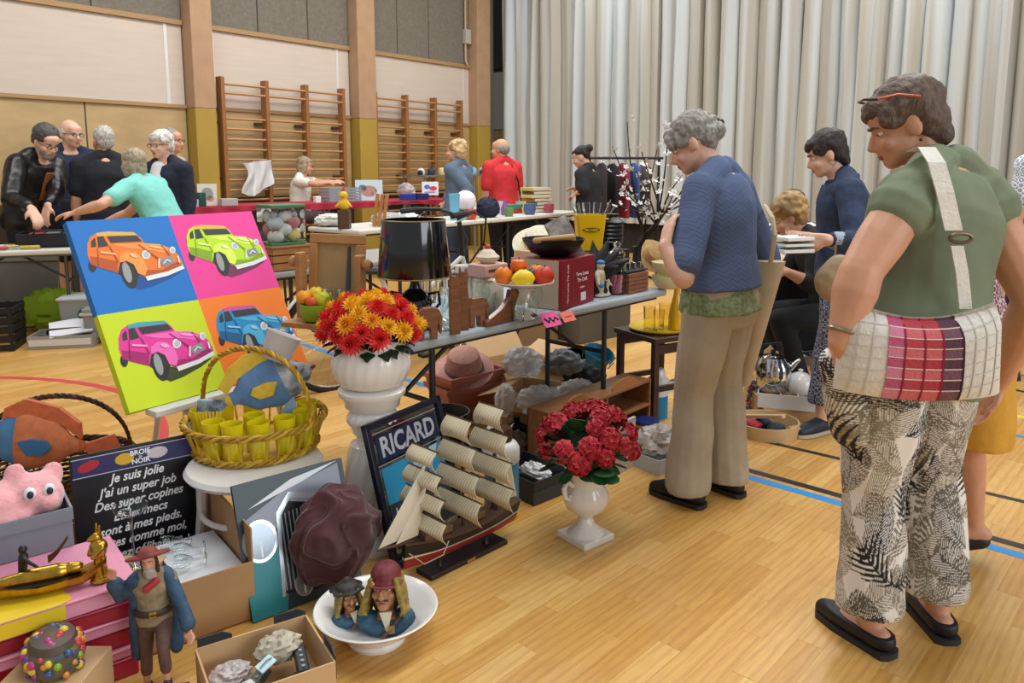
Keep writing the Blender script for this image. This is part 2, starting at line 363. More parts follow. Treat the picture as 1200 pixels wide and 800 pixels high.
# ---------------------------------------------------------------- people
def hand_prims(b, W, D, N, side, curl=.5, k=1.0, fr=.0088):   # wrist, direction of the fingers, palm normal
    W, D, N = V(W), V(D).normalized(), V(N); N = (N-D*N.dot(D)).normalized(); X = D.cross(N).normalized()*side   # X points to the little finger's far side -> thumb at -X
    P = W+D*.045*k
    for j in range(4):
        x = (j-1.5)*.021*k
        b.cap(W+X*x*.55, .017*k, W+D*.085*k+X*x, .0125*k, 8)
    for j in range(4):
        x = (j-1.5)*.0225*k; l = (.034, .040, .037, .028)[j]*k; p = W+D*.088*k+X*x*1.05; d = D.copy(); r = fr*k
        for s_ in range(3):
            a = curl*(.5+.35*s_); dd = (D*math.cos(a*(s_+1)*.62)+N*math.sin(a*(s_+1)*.62)).normalized()
            q = p+dd*l*(1, .75, .6)[s_]; b.cap(p, r*(1-.07*s_), q, r*(.93-.07*s_), 8); p = q
    t0 = W+D*.022*k-X*.024*k; t1 = t0+(D*.6-X*.75+N*.35).normalized()*.04*k; t2 = t1+(D*.85-X*.15+N*.5).normalized()*.034*k
    b.cap(t0, .0155*k, t1, .0115*k, 8); b.cap(t1, .0112*k, t2, .0088*k, 8)
SKIN = {'a': M('#cf9d80', .5, var=.05, scale=14), 'b': M('#cc9678', .5, var=.06, scale=16), 'c': M('#dcae95', .5, var=.04, scale=14)}
def cloth(col, **k): 
    k.setdefault('rough', .85); k.setdefault('bump', .35); k.setdefault('bscale', 26); k.setdefault('var', .07); k.setdefault('scale', 9)
    return M(col, **k)
ST = [(-.13, .135, .105), (-.06, .17, .122), (0, .178, .125), (.08, .165, .117), (.17, .142, .108), (.26, .148, .113), (.35, .163, .117), (.43, .165, .105), (.485, .135, .085), (.52, .075, .065)]
def person(label, loc, rz, H=1.68, fat=1.0, lean=0, side=0, head=(0, 0, 0), arms=None, legs=None, skin='a', vox=.012, hair=None, haircol='#555', top=None, bottom=None, shoe='#1c1b1a', dress=(), face=True, pelvis=(0, 0, .9), male=False, curl=.5, neck=0, world=True, headfwd=0, armfat=None, flats=False):
    k = H/1.7; R = thing('person', label, 'person', loc, rz)
    R.scale = (k, k, k); inv = (TR(V(loc)) @ RZ(rz) @ Matrix.Scale(k, 4)).inverted()
    def loc_(p): return inv @ V(p)
    pel = V(pelvis)
    # spine
    def spine(t):
        p = pel.copy(); n = 12; a = 0
        for i in range(n):
            s_ = t*(i+.5)/n; a = lean*(.45+.75*max(0, min(1, s_/.5))) ; b_ = side
            p += V((math.sin(b_), math.sin(a)*math.cos(b_), math.cos(a)*math.cos(b_)))*(t/n)
        a = lean*(.45+.75*max(0, min(1, t/.5)))
        return p, V((math.sin(side), math.sin(a)*math.cos(side), math.cos(a)*math.cos(side))).normalized()
    def ring(t, w_, d_, n=24):
        p, up = spine(t); x = V((1, 0, 0)); x = (x-up*x.dot(up)).normalized(); y = up.cross(x)
        return [p+x*w_*math.cos(2*PI*i/n)*(1-.08*math.sin(2*PI*i/n)**2)+y*d_*math.sin(2*PI*i/n) for i in range(n)]
    wm = (1.09 if male else 1.0)
    def st(t):
        for (a, w0, d0), (b_, w1, d1) in zip(ST[:-1], ST[1:]):
            if t <= b_:
                f = max(0, (t-a)/(b_-a)); w_, d_ = w0+(w1-w0)*f, d0+(d1-d0)*f; break
        else: w_, d_ = ST[-1][1:]
        fm = fat if t < .42 else 1+(fat-1)*.55
        if male: w_ *= 1+.10*max(0, min(1, t/.4)); w_ *= 1 if t > .1 else .95
        return w_*fm, d_*fm
    def torso(b, t0, t1, off, flare=0, step=.035):
        n = max(3, int((t1-t0)/step)); b.rings([ring(t0+(t1-t0)*i/n, st(t0+(t1-t0)*i/n)[0]+off+flare*(1-i/n)**2, st(t0+(t1-t0)*i/n)[1]+off+flare*(1-i/n)**2) for i in range(n+1)])
    # joints
    shs, A = {}, {}
    sp, sup = spine(.45); fwd = sup.cross(V((1, 0, 0))); fwd = -fwd if fwd.y < 0 else fwd
    for s_, nm in ((1, 'R'), (-1, 'L')):
        S = sp+V((s_*.168*wm*(1+(fat-1)*.5), 0, .008)); shs[nm] = S
        a = (arms or {}).get(nm)
        if a is None: E_ = S+V((s_*.04*fat, .0, -.28)); W_ = E_+V((s_*.01, .06, -.245)); hd, hn = (0, .15, -1), (-s_, .2, 0)
        else:
            E_, W_ = loc_(a[0]), loc_(a[1]); hd = (W_-E_) if len(a) < 3 or a[2] is None else inv.to_3x3() @ V(a[2]); hn = (-s_*.6, .3, -.8) if len(a) < 4 else inv.to_3x3() @ V(a[3])
            if len(a) > 4 and a[4] is not None: shs[nm] = loc_(a[4])
        A[nm] = (E_, W_, V(hd), V(hn))
    LG = {}
    for s_, nm in ((1, 'R'), (-1, 'L')):
        Hj = pel+V((s_*.088*fat, 0, -.03)); l = (legs or {}).get(nm)
        if l is None: Kn, An, To = V((s_*.09, .02, .48)), V((s_*.09, -.02, .075)), V((s_*.02, 1, 0))
        else:
            An = loc_(l[1]) if l[1] is not None else V((s_*.09, -.02, .075)); Kn = loc_(l[0]) if l[0] is not None else (Hj+An)/2+V((0, .03, .02)); To = inv.to_3x3() @ V(l[2]); To.normalize()
        LG[nm] = (Hj, Kn, An, To)
    # head
    np_, nup = spine(.52); hy, hp, hr = head
    HB = np_+nup*.035+V((0, .018+headfwd, 0)); HM = Matrix.Translation(HB) @ Euler((-hp, hr, 0)).to_matrix().to_4x4()
    HM = Matrix.Translation(HB) @ RZ(hy) @ RX(-hp) @ RY(hr) @ TR(0, .022, .118)
    hp_ = lambda x, y, z: HM @ V((x, y, z))
    b = MB()
    torso(b, -.10, .52, 0)
    b.chain([np_-nup*.05, HB+nup*.0, hp_(0, -.02, -.05)], [.062*wm, .055*wm, .055])
    hs = 1.06 if male else 1.0
    def hel(c, r, rot=None): b.ell((0, 0, 0), tuple(q*hs for q in r), HM @ TR(V(c)*hs) @ (rot or Matrix.Identity(4)), 16, 12)
    hel((0, -.016, .032), (.074, .094, .086)); hel((0, .022, -.04), (.06, .07, .072)); hel((0, .06, -.088), (.032, .03, .024)); hel((0, .04, -.075), (.05, .045, .03))
    hel((0, .066, .022), (.052, .022, .018)); hel((0, .05, .05), (.058, .04, .04))
    for s_ in (1, -1):
        hel((s_*.074, -.012, -.012), (.010, .022, .033), RZ(s_*.3)); hel((s_*.038, .062, -.03), (.024, .022, .022))
    b.cap(hp_(0, .086*hs, .004*hs), .0085, hp_(0, .106*hs, -.03*hs), .0125, 8); hel((0, .092, -.036), (.019, .014, .010))
    hel((0, .083, -.058), (.022, .013, .006)); hel((0, .081, -.069), (.019, .012, .006))
    af = armfat or 1+(fat-1)*.8
    for s_, nm in ((1, 'R'), (-1, 'L')):
        E_, W_, hd, hn = A[nm]; S = shs[nm]
        b.cap(sp+V((s_*.06, 0, -.02)), .075, S, .058*(1+(fat-1)*.5)); b.cap(np_+V((s_*.015, -.008, .02)), .045*wm, S+V((-s_*.03, .0, -.01)), .038); sf = min(af, 1+(fat-1)*.7); b.cap(S, .056*sf*wm, (S*.4+E_*.6), .046*af*wm); b.cap((S*.4+E_*.6), .046*af*wm, E_, .039*af)
        b.cap(E_, .040*af, E_*.7+W_*.3, .042*af*wm); b.cap(E_*.7+W_*.3, .042*af*wm, W_, .026*(1+(af-1)*.5)); hand_prims(b, W_, hd, hn, s_, curl, 1.06 if male else 1.0, max(.0088, vox*1.05))
        Hj, Kn, An, To = LG[nm]
        b.cap(Hj, .085*fat, Hj*.4+Kn*.6, .068*fat); b.cap(Hj*.4+Kn*.6, .068*fat, Kn, .054*fat); b.cap(Kn, .052*fat, Kn*.68+An*.32, .054*fat); b.cap(Kn*.68+An*.32, .054*fat, An, .036)
        Ft = V((To.x, To.y, 0)).normalized(); z0 = An.z-.075
        b.cap(An-Ft*.035+V((0, 0, -.035)), .035, An+Ft*.06+V((0, 0, -.035)), .034); b.cap(An+Ft*.06+V((0, 0, -.035)), .034, An+Ft*.14+V((0, 0, -.052)), .022)
    ob('body', blob(b, vox, 3), SKIN[skin], R)
    # face details
    if face:
        lp = MB()
        for s_ in (1, -1):
            eo = MB().ell((s_*.031*hs, .071*hs, .004), (.0115, .0085, .0062), HM, 10, 8).build('eye', M('#e8e2da', .3), R); MB().ell((s_*.031*hs, .0772*hs, .003), (.0052, .004, .0052), HM, 8, 6).build('iris', M('#33261d', .3), eo)
            MB().tube([hp_(s_*.014*hs, .089*hs, .022), hp_(s_*.032*hs, .087*hs, .027), hp_(s_*.05*hs, .072*hs, .021)], [.0035, .004, .002], 6).build('eyebrow', M(haircol, .8), R)
        lp.ell((0, .0905*hs, -.0605*hs), (.020, .0075, .0045), HM, 12, 6); lp.ell((0, .0885*hs, -.0685*hs), (.017, .0075, .005), HM, 12, 6)
        lp.build('lips', M('#a85f55', .45), R)
    # clothes
    if top:
        b = MB(); off = top.get('off', .014); t1 = top.get('t1', .49)
        torso(b, top.get('t0', -.05), t1, off, top.get('flare', .015)); sl = top.get('sleeve', .6); so = top.get('soff', off*.9)
        for s_, nm in ((1, 'R'), (-1, 'L')):
            E_, W_, *_r = A[nm]; S = shs[nm]; b.cap(sp+V((s_*.06, 0, .0)), .078+off*.5, S, .06*(1+(fat-1)*.5)+so*.8); b.cap(np_+V((s_*.04, -.014, .018)), .052*wm+off*.5, S+V((0, -.004, .004)), .052+so*.6)
            if sl > 0:
                f = min(sl, 1); M1 = S+(E_-S)*f; sf = min(af, 1+(fat-1)*.6); b.cap(S, .057*sf*wm+so, M1, (.056+(.040-.056)*f)*af*wm+so+top.get('sflare', .004))
            if sl > 1:
                M2 = E_+(W_-E_)*(sl-1); b.cap(E_, .042*af+so, M2, (.044+(.027-.044)*(sl-1))*af+so*.9)
        ob('top', blob(b, vox*top.get('v', 1.0), 4, top.get('disp', .007), top.get('ds', 9)), top['mat'], R, label=top.get('label'))
    if top and top.get('under'):
        b = MB(); torso(b, -.06, .1, .016, .016); ob('shirt_hem', blob(b, vox, 3, .006, 12), top['under'], R)
    if bottom:
        b = MB(); off = bottom.get('off', .012); hem = bottom.get('hem', .02); ln = bottom.get('len', 1.0)
        torso(b, -.12, bottom.get('t1', .09), off*.8)
        for s_, nm in ((1, 'R'), (-1, 'L')):
            Hj, Kn, An, To = LG[nm]; b.cap(Hj, .088*fat+off, Hj*.4+Kn*.6, .07*fat+off); b.cap(Hj*.4+Kn*.6, .07*fat+off, Kn, .056*fat+off)
            if ln > .5:
                C = Kn+(An-Kn)*((ln-.5)*2)*.92; b.cap(Kn, .056*fat+off, C, .045+hem)
        for (p0, r0, p1, r1) in bottom.get('extra', ()): b.cap(loc_(p0), r0, loc_(p1), r1)
        if bottom.get('skirt'):
            z1 = bottom['skirt']; b.rings([[pel+V((.2*math.cos(a)*fat*(1+.1*q), .15*math.sin(a)*fat*(1+.1*q), .05-q*(.9-z1+.05))) for a in [2*PI*i/24 for i in range(24)]] for q in (0, .3, .6, 1)])
        bme = (blob(b, vox*bottom.get('v', 1), 4 if not bottom.get('v') else 10, bottom.get('disp', .009), bottom.get('ds', 7), (1, 1, .6)))
        if ln > .5:
            zc = min((LG[q][1]+(LG[q][2]-LG[q][1])*((ln-.5)*2)*.92).z for q in 'LR')-.015
            for v in bme.vertices: v.co.z = max(v.co.z, zc)
        ob(bottom.get('name', 'trousers'), bme, bottom['mat'], R)
    if shoe:
        for s_, nm in ((1, 'R'), (-1, 'L')):
            Hj, Kn, An, To = LG[nm]; Ft = V((To.x, To.y, 0)).normalized(); F0 = An-V((0, 0, .075))
            b = MB(); b.cap(F0-Ft*.04+V((0, 0, .042)), .041, F0+Ft*.02+V((0, 0, .05)), .045); b.cap(F0+Ft*.02+V((0, 0, .045)), .044, F0+Ft*.11+V((0, 0, .038)), .042); b.cap(F0+Ft*.11+V((0, 0, .036)), .042, F0+Ft*.165+V((0, 0, .028)), .03)
            me = blob(b, min(vox, .01), 3)
            for v in me.vertices:
                v.co.z = max(v.co.z, F0.z+.012)
                if flats: v.co.z = min(v.co.z, F0.z+.058)
            s1 = ob('shoe', me, M(shoe, .5), R); X = V((Ft.y, -Ft.x, 0))
            MB().prism([(0+Ft.x*a+X.x*c_, Ft.y*a+X.y*c_) for a, c_ in ((-.083, -.02), (-.07, -.04), (0, -.042), (.1, -.046), (.17, -.034), (.195, -.008), (.195, .008), (.17, .034), (.1, .044), (0, .04), (-.07, .038), (-.083, .02))], 0, .018, TR(F0)).build('sole', M('#2a2826', .7) if shoe != '#1b2233' else M('#b9b0a0', .7), s1)
    # hair
    if hair:
        b = MB(); h = lambda c, r, rot=None: b.ell((0, 0, 0), tuple(q*hs for q in r), HM @ TR(V(c)*hs) @ (rot or Matrix.Identity(4)), 16, 12)
        dsp, dsc = .006, 38
        if hair in ('short', 'crop'):
            v_ = .006 if hair == 'crop' else .016
            h((0, -.032, .05), (.074+v_, .088+v_, .078+v_)); h((0, -.06, .005), (.064+v_, .05+v_, .07+v_))
        if hair == 'pixie':   # full short cut swept over the brow
            h((0, -.03, .054), (.09, .104, .088)); h((0, -.065, .0), (.08, .062, .085)); h((0, .04, .075), (.068, .05, .042)); h((.0, .07, .062), (.05, .026, .026)); h((0, -.075, -.06), (.062, .04, .045))
            for s_ in (1, -1): h((s_*.064, .028, .04), (.018, .04, .04)); h((s_*.06, -.06, -.005), (.026, .04, .055))
            dsp, dsc = .007, 24
        if hair == 'bob':
            h((0, -.03, .052), (.088, .102, .086)); h((0, -.06, -.03), (.085, .06, .1)); h((0, .05, .07), (.06, .045, .035))
            for s_ in (1, -1): h((s_*.07, -.01, -.03), (.022, .05, .08))
        if hair == 'updo':
            h((0, -.03, .05), (.085, .1, .084)); h((0, -.07, .01), (.076, .05, .075)); h((0, -.12, -.005), (.045, .035, .04)); h((.02, -.118, .05), (.03, .03, .022), RX(.4)); h((0, .045, .07), (.06, .045, .036)); h((-.04, .07, .045), (.03, .022, .04))
            for s_ in (1, -1): h((s_*.066, .012, .03), (.016, .045, .04))
        if hair == 'bun':
            h((0, -.03, .05), (.082, .098, .082)); h((0, -.07, .02), (.072, .05, .07)); h((0, -.125, .06), (.05, .048, .048)); h((0, .045, .07), (.056, .042, .034))
        if hair == 'long':
            h((0, -.03, .05), (.083, .098, .082)); h((0, -.07, -.05), (.075, .045, .13)); h((0, .04, .072), (.052, .04, .03))
            for s_ in (1, -1): h((s_*.07, -.02, -.05), (.02, .045, .12))
        if hair == 'curly':
            rnd = random.Random(5)
            h((0, -.03, .05), (.095, .11, .095)); h((0, -.06, -.01), (.09, .07, .09))
            for _ in range(70):
                d = V((rnd.gauss(0, 1), rnd.gauss(-.3, 1), rnd.gauss(.35, 1))).normalized()
                if d.y > .55 and d.z < .3: continue
                h((d.x*.1, -.03+d.y*.11, .035+d.z*.1), (.022, .022, .022))
        if hair == 'balding':
            h((0, -.06, .0), (.078, .06, .062)); 
            for s_ in (1, -1): h((s_*.066, -.03, .008), (.016, .05, .04))
        m2 = M(haircol, .55, var=.35, scale=10, stretch=(9, 3, 3) if hair != 'curly' else None, bump=.9, bscale=12)
        ho = ob('hair', blob(b, vox*.85, 2, dsp, dsc), m2, R)
    R['_'] = 0; del R['_']
    return R, HM, loc_, spine, A, LG, SKIN[skin]
def local(P, p): return (TR(P[0].location) @ RZ(P[0].rotation_euler.z) @ Matrix.Scale(P[0].scale.x, 4)).inverted() @ V(p)
def glasses(P, col='#222222', up=0):
    R, HM = P[0], P[1]; b = MB(); hp_ = lambda x, y, z: HM @ V((x, y, z+up))
    for s_ in (1, -1):
        b.tube([hp_(s_*.033+.021*math.cos(a), .1, .002+.017*math.sin(a)) for a in [2*PI*i/14 for i in range(14)]], .0022, 6, True)
        b.tube([hp_(s_*.054, .1, .008), hp_(s_*.08, .06, .008), hp_(s_*.083, -.01, .004)], .002, 6)
    b.tube([hp_(-.012, .1, .006), hp_(.012, .1, .006)], .002, 6)
    b.build('glasses', M(col, .3), R)
def leaf_print(o):   # palm print dyed into the cloth: fronds laid out on the unrolled trouser legs, stored as a colour attribute
    import numpy as np
    me = o.data; n = len(me.vertices); co = np.empty(n*3); me.vertices.foreach_get('co', co); co = co.reshape(-1, 3)
    R_ = co[:, 0] > -.03; cx = np.where(R_, .06, -.12); q = np.arctan2(co[:, 0]-cx, -co[:, 1])*.11+np.where(R_, 2.0, 0); z = co[:, 2]
    col = np.tile(np.array(lin('#e4e0da')[:3]), (n, 1)); rnd = random.Random(4); lv = []
    for leg in (0, 2.0):
        for i in range(6):
            for j in range(11): lv.append((leg-.36+.13*i+rnd.uniform(-.03, .03), 0.02+.096*j+rnd.uniform(-.03, .03)+.04*(i % 2), rnd.choice((0, 0, 0, 1)), rnd.uniform(-.5, .5)+(.75 if rnd.random() < .5 else -.75)))
    rnd.shuffle(lv); lv.sort(key=lambda l: l[2])
    for (a, b_, kind, ang) in lv:
        ln, ml, sp_, wf, sl = ((.2, .062, .0095, .55, .95) if kind == 0 else (.15, .07, .021, .62, 1.05))
        dq, dz = q-a, z-b_; m_ = (abs(dq) < .2) & (abs(dz) < .2)
        if not m_.any(): continue
        x = dq[m_]*math.sin(ang)+dz[m_]*math.cos(ang)+ln/2; y = dq[m_]*math.cos(ang)-dz[m_]*math.sin(ang); y = y+.6*(x-ln/2)**2*(1 if ang > 0 else -1)*4
        t = x-abs(y)*sl*(1.25 if kind == 0 else .9); ok = (t > 0) & (t < ln); prof = ml*np.sin(np.clip(t/ln, 0, 1)*PI*.86+.35)
        fr = (t/sp_) % 1.0; ay = abs(y); tap = wf*(1-(ay/np.maximum(prof, 1e-4))**2*.8) if kind else wf
        hit = ok & (ay < prof) & (abs(fr-.5) < tap/2) | ((ay < .0022) & (x > 0) & (x < ln))
        c = np.array(lin(rnd.choice(('#8f8570', '#7a705a', '#55524c', '#2c2d31', '#88806c')) if kind == 0 else '#1a1b1f')[:3]); idx = np.where(m_)[0][hit]; col[idx] = c
    at = me.color_attributes.new('print', 'FLOAT_COLOR', 'POINT'); at.data.foreach_set('color', np.hstack([col, np.ones((n, 1))]).astype('f').ravel())
    m = bpy.data.materials.new('palm_leaf_print'); m.use_nodes = True; nt = m.node_tree; b = nt.nodes['Principled BSDF']; b.inputs['Roughness'].default_value = .8
    c = nt.nodes.new('ShaderNodeVertexColor'); c.layer_name = 'print'; nt.links.new(c.outputs[0], b.inputs['Base Color']); me.materials.clear(); me.materials.append(m)
def scallop_print(c1, c2, scale):
    m = bpy.data.materials.new('small_tile_print'); m.use_nodes = True; nt = m.node_tree; L = nt.links.new; b = nt.nodes['Principled BSDF']; b.inputs['Roughness'].default_value = .85
    tc = nt.nodes.new('ShaderNodeTexCoord'); mp = nt.nodes.new('ShaderNodeMapping'); mp.inputs['Scale'].default_value = (scale, scale, scale); L(tc.outputs['Object'], mp.inputs[0])
    vo = nt.nodes.new('ShaderNodeTexVoronoi'); vo.inputs['Scale'].default_value = 1; vo.inputs['Randomness'].default_value = .15; L(mp.outputs[0], vo.inputs[0])
    wv = nt.nodes.new('ShaderNodeMath'); wv.operation = 'SINE'; mu = nt.nodes.new('ShaderNodeMath'); mu.operation = 'MULTIPLY'; mu.inputs[1].default_value = 16; L(vo.outputs['Distance'], mu.inputs[0]); L(mu.outputs[0], wv.inputs[0])
    r = nt.nodes.new('ShaderNodeValToRGB'); r.color_ramp.elements[0].color = lin(c1); r.color_ramp.elements[1].color = lin(c2); r.color_ramp.elements[0].position = .3; r.color_ramp.elements[1].position = .6
    L(wv.outputs[0], r.inputs[0]); L(r.outputs[0], b.inputs['Base Color']); return m
def stripes(c1, c2, freq, axis=2):
    m = bpy.data.materials.new('striped_cloth'); m.use_nodes = True; nt = m.node_tree; L = nt.links.new; b = nt.nodes['Principled BSDF']; b.inputs['Roughness'].default_value = .8
    tc = nt.nodes.new('ShaderNodeTexCoord'); w_ = nt.nodes.new('ShaderNodeTexWave'); w_.bands_direction = 'XYZ'[axis]; w_.inputs['Scale'].default_value = freq; w_.inputs['Distortion'].default_value = .3; L(tc.outputs['Object'], w_.inputs['Vector'])
    r = nt.nodes.new('ShaderNodeValToRGB'); r.color_ramp.interpolation = 'CONSTANT'; r.color_ramp.elements[0].color = lin(c1); r.color_ramp.elements[1].color = lin(c2); r.color_ramp.elements[1].position = .55; L(w_.outputs['Fac'], r.inputs[0]); L(r.outputs[0], b.inputs['Base Color']); return m
def knit(col, col2):
    m = M(col, .9, var=.06, scale=6).copy(); nt = m.node_tree; L = nt.links.new; b = nt.nodes['Principled BSDF']
    tc = nt.nodes.new('ShaderNodeTexCoord'); w_ = nt.nodes.new('ShaderNodeTexWave'); w_.wave_profile = 'TRI'; w_.bands_direction = 'Z'; w_.inputs['Scale'].default_value = 15
    sp = nt.nodes.new('ShaderNodeSeparateXYZ'); L(tc.outputs['Object'], sp.inputs[0])
    pg = nt.nodes.new('ShaderNodeMath'); pg.operation = 'PINGPONG'; pg.inputs[1].default_value = .02; L(sp.outputs[0], pg.inputs[0])
    ad = nt.nodes.new('ShaderNodeMath'); ad.operation = 'ADD'; L(sp.outputs[2], ad.inputs[0]); L(pg.outputs[0], ad.inputs[1])
    cb = nt.nodes.new('ShaderNodeCombineXYZ'); L(ad.outputs[0], cb.inputs[2]); L(cb.outputs[0], w_.inputs['Vector'])
    bp = nt.nodes.new('ShaderNodeBump'); bp.inputs['Strength'].default_value = .3; bp.inputs['Distance'].default_value = .003; L(w_.outputs['Fac'], bp.inputs['Height']); L(bp.outputs[0], b.inputs['Normal'])
    return m
def up(p, z): p = V(p); p.z = z; return p
# --- woman in green top, nearest, seen from behind
La, Ra = up(G(1018, 755), .075), up(G(1097, 738), .075)
gloc = up((La+Ra)/2, 0)+V((0, .02, 0))
gtop = cloth('#747e66', rough=.9, bump=.25, bscale=14, var=.06)
GW = person('woman in green top and palm print trousers with white shoulder bag', gloc, RAD(26), 1.68, 1.2, .10, .22, head=(RAD(48), RAD(24), 0), skin='b', vox=.0065, armfat=1.42,
    arms={'L': (AT(1009, 318, 1.98), AT(984, 400, 1.955), (.2, .9, -1), (1, 0, 0), AT(1064, 232, 2.06)), 'R': (AT(1212, 352, 2.2), AT(1170, 448, 2.36), (-.2, .4, -1), (-1, 0, 0))},
    legs={'L': (None, La, G(957, 712)-G(1037, 763)), 'R': (None, Ra, G(1060, 692)-G(1106, 746))}, pelvis=(-.03, 0, .9),
    hair='pixie', haircol='#5d4c41', top=dict(mat=gtop, t0=-.12, t1=.50, off=.022, sleeve=.16, soff=.012, flare=.028, disp=.007, ds=6),
    bottom=dict(mat=M('#e4e0da', .8), v=.55, off=.022, hem=.052, len=.96, disp=.012, ds=6, extra=((AT(978, 425, 2.02), .05, AT(1000, 500, 2.08), .06),)), shoe='#17161a', flats=True, headfwd=.03, neck=0)
leaf_print([c for c in GW[0].children if c.name.startswith('trousers')][0])
# --- woman in blue cardigan
La, Ra = up(G(806, 590), .075), up(G(853, 577), .075)
BW = person('grey-haired woman in blue knitted cardigan and beige trousers standing at table', up((La+Ra)/2, 0)+V((.012, .0, 0)), RAD(50), 1.63, 1.1, .07, .0, head=(RAD(22), RAD(30), 0), skin='c', vox=.0075,
    arms={'L': (AT(801, 326, 2.84), AT(779, 288, 2.9), (.25, .5, .8), (.9, .3, -.1)), 'R': (AT(905, 318, 3.4), AT(830, 290, 3.5), (-1, .2, .2), (0, 0, -1))},
    legs={'L': (None, La, G(757, 574)-G(815, 593)), 'R': (None, Ra, G(815, 562)-G(862, 580))}, pelvis=(.015, 0, .91),
    hair='updo', haircol='#8b8780', top=dict(mat=knit('#505f80', '#3a4664'), t0=.04, t1=.51, off=.02, sleeve=.84, soff=.016, flare=.012, disp=.006, ds=6, under=cloth('#7c8b66', var=.35, scale=60)),
    bottom=dict(mat=cloth('#ab9f8a', bump=.5, bscale=10), off=.022, hem=.055, len=1.04, disp=.014, ds=6), shoe='#131315', headfwd=.02)
# --- woman in denim jacket
La, Ra = up(G(962, 507), .075), up(G(975, 490), .075)
DW = person('dark-haired woman in navy denim jacket and patterned trousers holding books', up((La+Ra)/2, 0)+V((.06, .02, 0)), RAD(78), 1.6, 1.08, .12, .0, head=(RAD(-2), RAD(22), 0), skin='c', vox=.0085,
    arms={'L': (AT(1004, 284, 3.72), AT(969, 281, 3.66), (-1, .1, -.05), (.1, .9, .1)), 'R': (AT(985, 285, 4.15), AT(950, 278, 4.05), (-1, -.1, .05), (0, -.6, .6))},
    legs={'L': (None, La, G(925, 515)-G(972, 503)), 'R': (None, Ra, (-1, .2, 0))},
    hair='pixie', haircol='#2b2220', top=dict(mat=cloth('#27344f', bump=.5, bscale=16, var=.22, scale=16), t0=-.02, t1=.505, off=.024, sleeve=1.72, soff=.018, flare=.01),
    bottom=dict(mat=scallop_print('#33384a', '#8a8d97', 34), off=.02, hem=.04, len=.9), shoe='#1b2233')
p_, u_ = DW[3](.505); MB().tube([p_+V((.082*math.cos(a), .07*math.sin(a)-.005, .012-.02*math.sin(a))) for a in [2*PI*i/24 for i in range(24)]], .02, 8, True).build('collar', cloth('#22304a'), DW[0])
cf = DW[4]['L']; d_ = (cf[0]-cf[1]).normalized(); MB().cap(cf[1]+d_*.055, .047, cf[1]+d_*.1, .049, 16).build('turned_cuff', M('#9aa5b0', .9), DW[0])
MB().tube([DW[1] @ V((-.083+.0*math.cos(a), -.01+.012*math.sin(a), -.055+.012*math.cos(a))) for a in [2*PI*i/12 for i in range(12)]], .003, 6, True).build('earring', M('#d9d9d9', .2, 1), DW[0])
# --- woman hidden in front of the green one
Hd = G(1148, 664); hl = up(Hd, .12)
HW = person('woman in mustard skirt and black heeled shoes behind the palm print trousers', V((1.62, 2.66, 0)), RAD(88), 1.5, 1.0, .42, 0, head=(0, RAD(10), 0), skin='b', vox=.012, hair='short', haircol='#4a3328',
    legs={'L': (None, V((1.655, 2.60, .13)), (-1, .25, 0)), 'R': (None, V((1.44, 2.72, .13)), (-1, .2, 0))},
    top=dict(mat=scallop_print('#7a3a4c', '#c9bdc4', 40), t0=0, sleeve=.9), bottom=dict(name='skirt', mat=cloth('#cf9a35'), skirt=.5, len=.2), shoe=None)
for nm, px in (('L', V((1.655, 2.60, .055))), ('R', V((1.44, 2.72, .055)))):
    l = local(HW, px); k_ = HW[0].scale.x; t = HW[5][nm][3]; Ft = V((t.x, t.y, 0)).normalized(); X = V((Ft.y, -Ft.x, 0)); F0 = V((l.x, l.y, 0))
    b = MB().cap(F0-Ft*.03+V((0, 0, .085)), .036, F0+Ft*.06+V((0, 0, .06)), .036).cap(F0+Ft*.06+V((0, 0, .05)), .036, F0+Ft*.16+V((0, 0, .028)), .026)
    s_ = ob('shoe', blob(b, .009, 2), M('#191718', .4), HW[0])
    MB().box((0, 0, .033), (.05, .048, .066), frame(F0-Ft*.04, X, -Ft)).build('heel', M('#191718', .4), s_, False, bev=.005)
# --- man at the right edge, far
La = up(G(1183, 438), .075)
person('man in dark jeans and pale patterned shirt at the right edge', La+V((.16, .05, -.075)), RAD(20), 1.76, 1.05, 0, 0, skin='b', vox=.014, male=True, hair='short', haircol='#4a4038', legs={'L': (None, La, (-.4, -.9, 0)), 'R': (None, La+V((.3, .1, 0)), (.2, -1, 0))},
    top=dict(mat=scallop_print('#8f97a6', '#e6e8ea', 30), t0=-.12, sleeve=.8), bottom=dict(mat=cloth('#1f2536')), shoe='#2f3540')
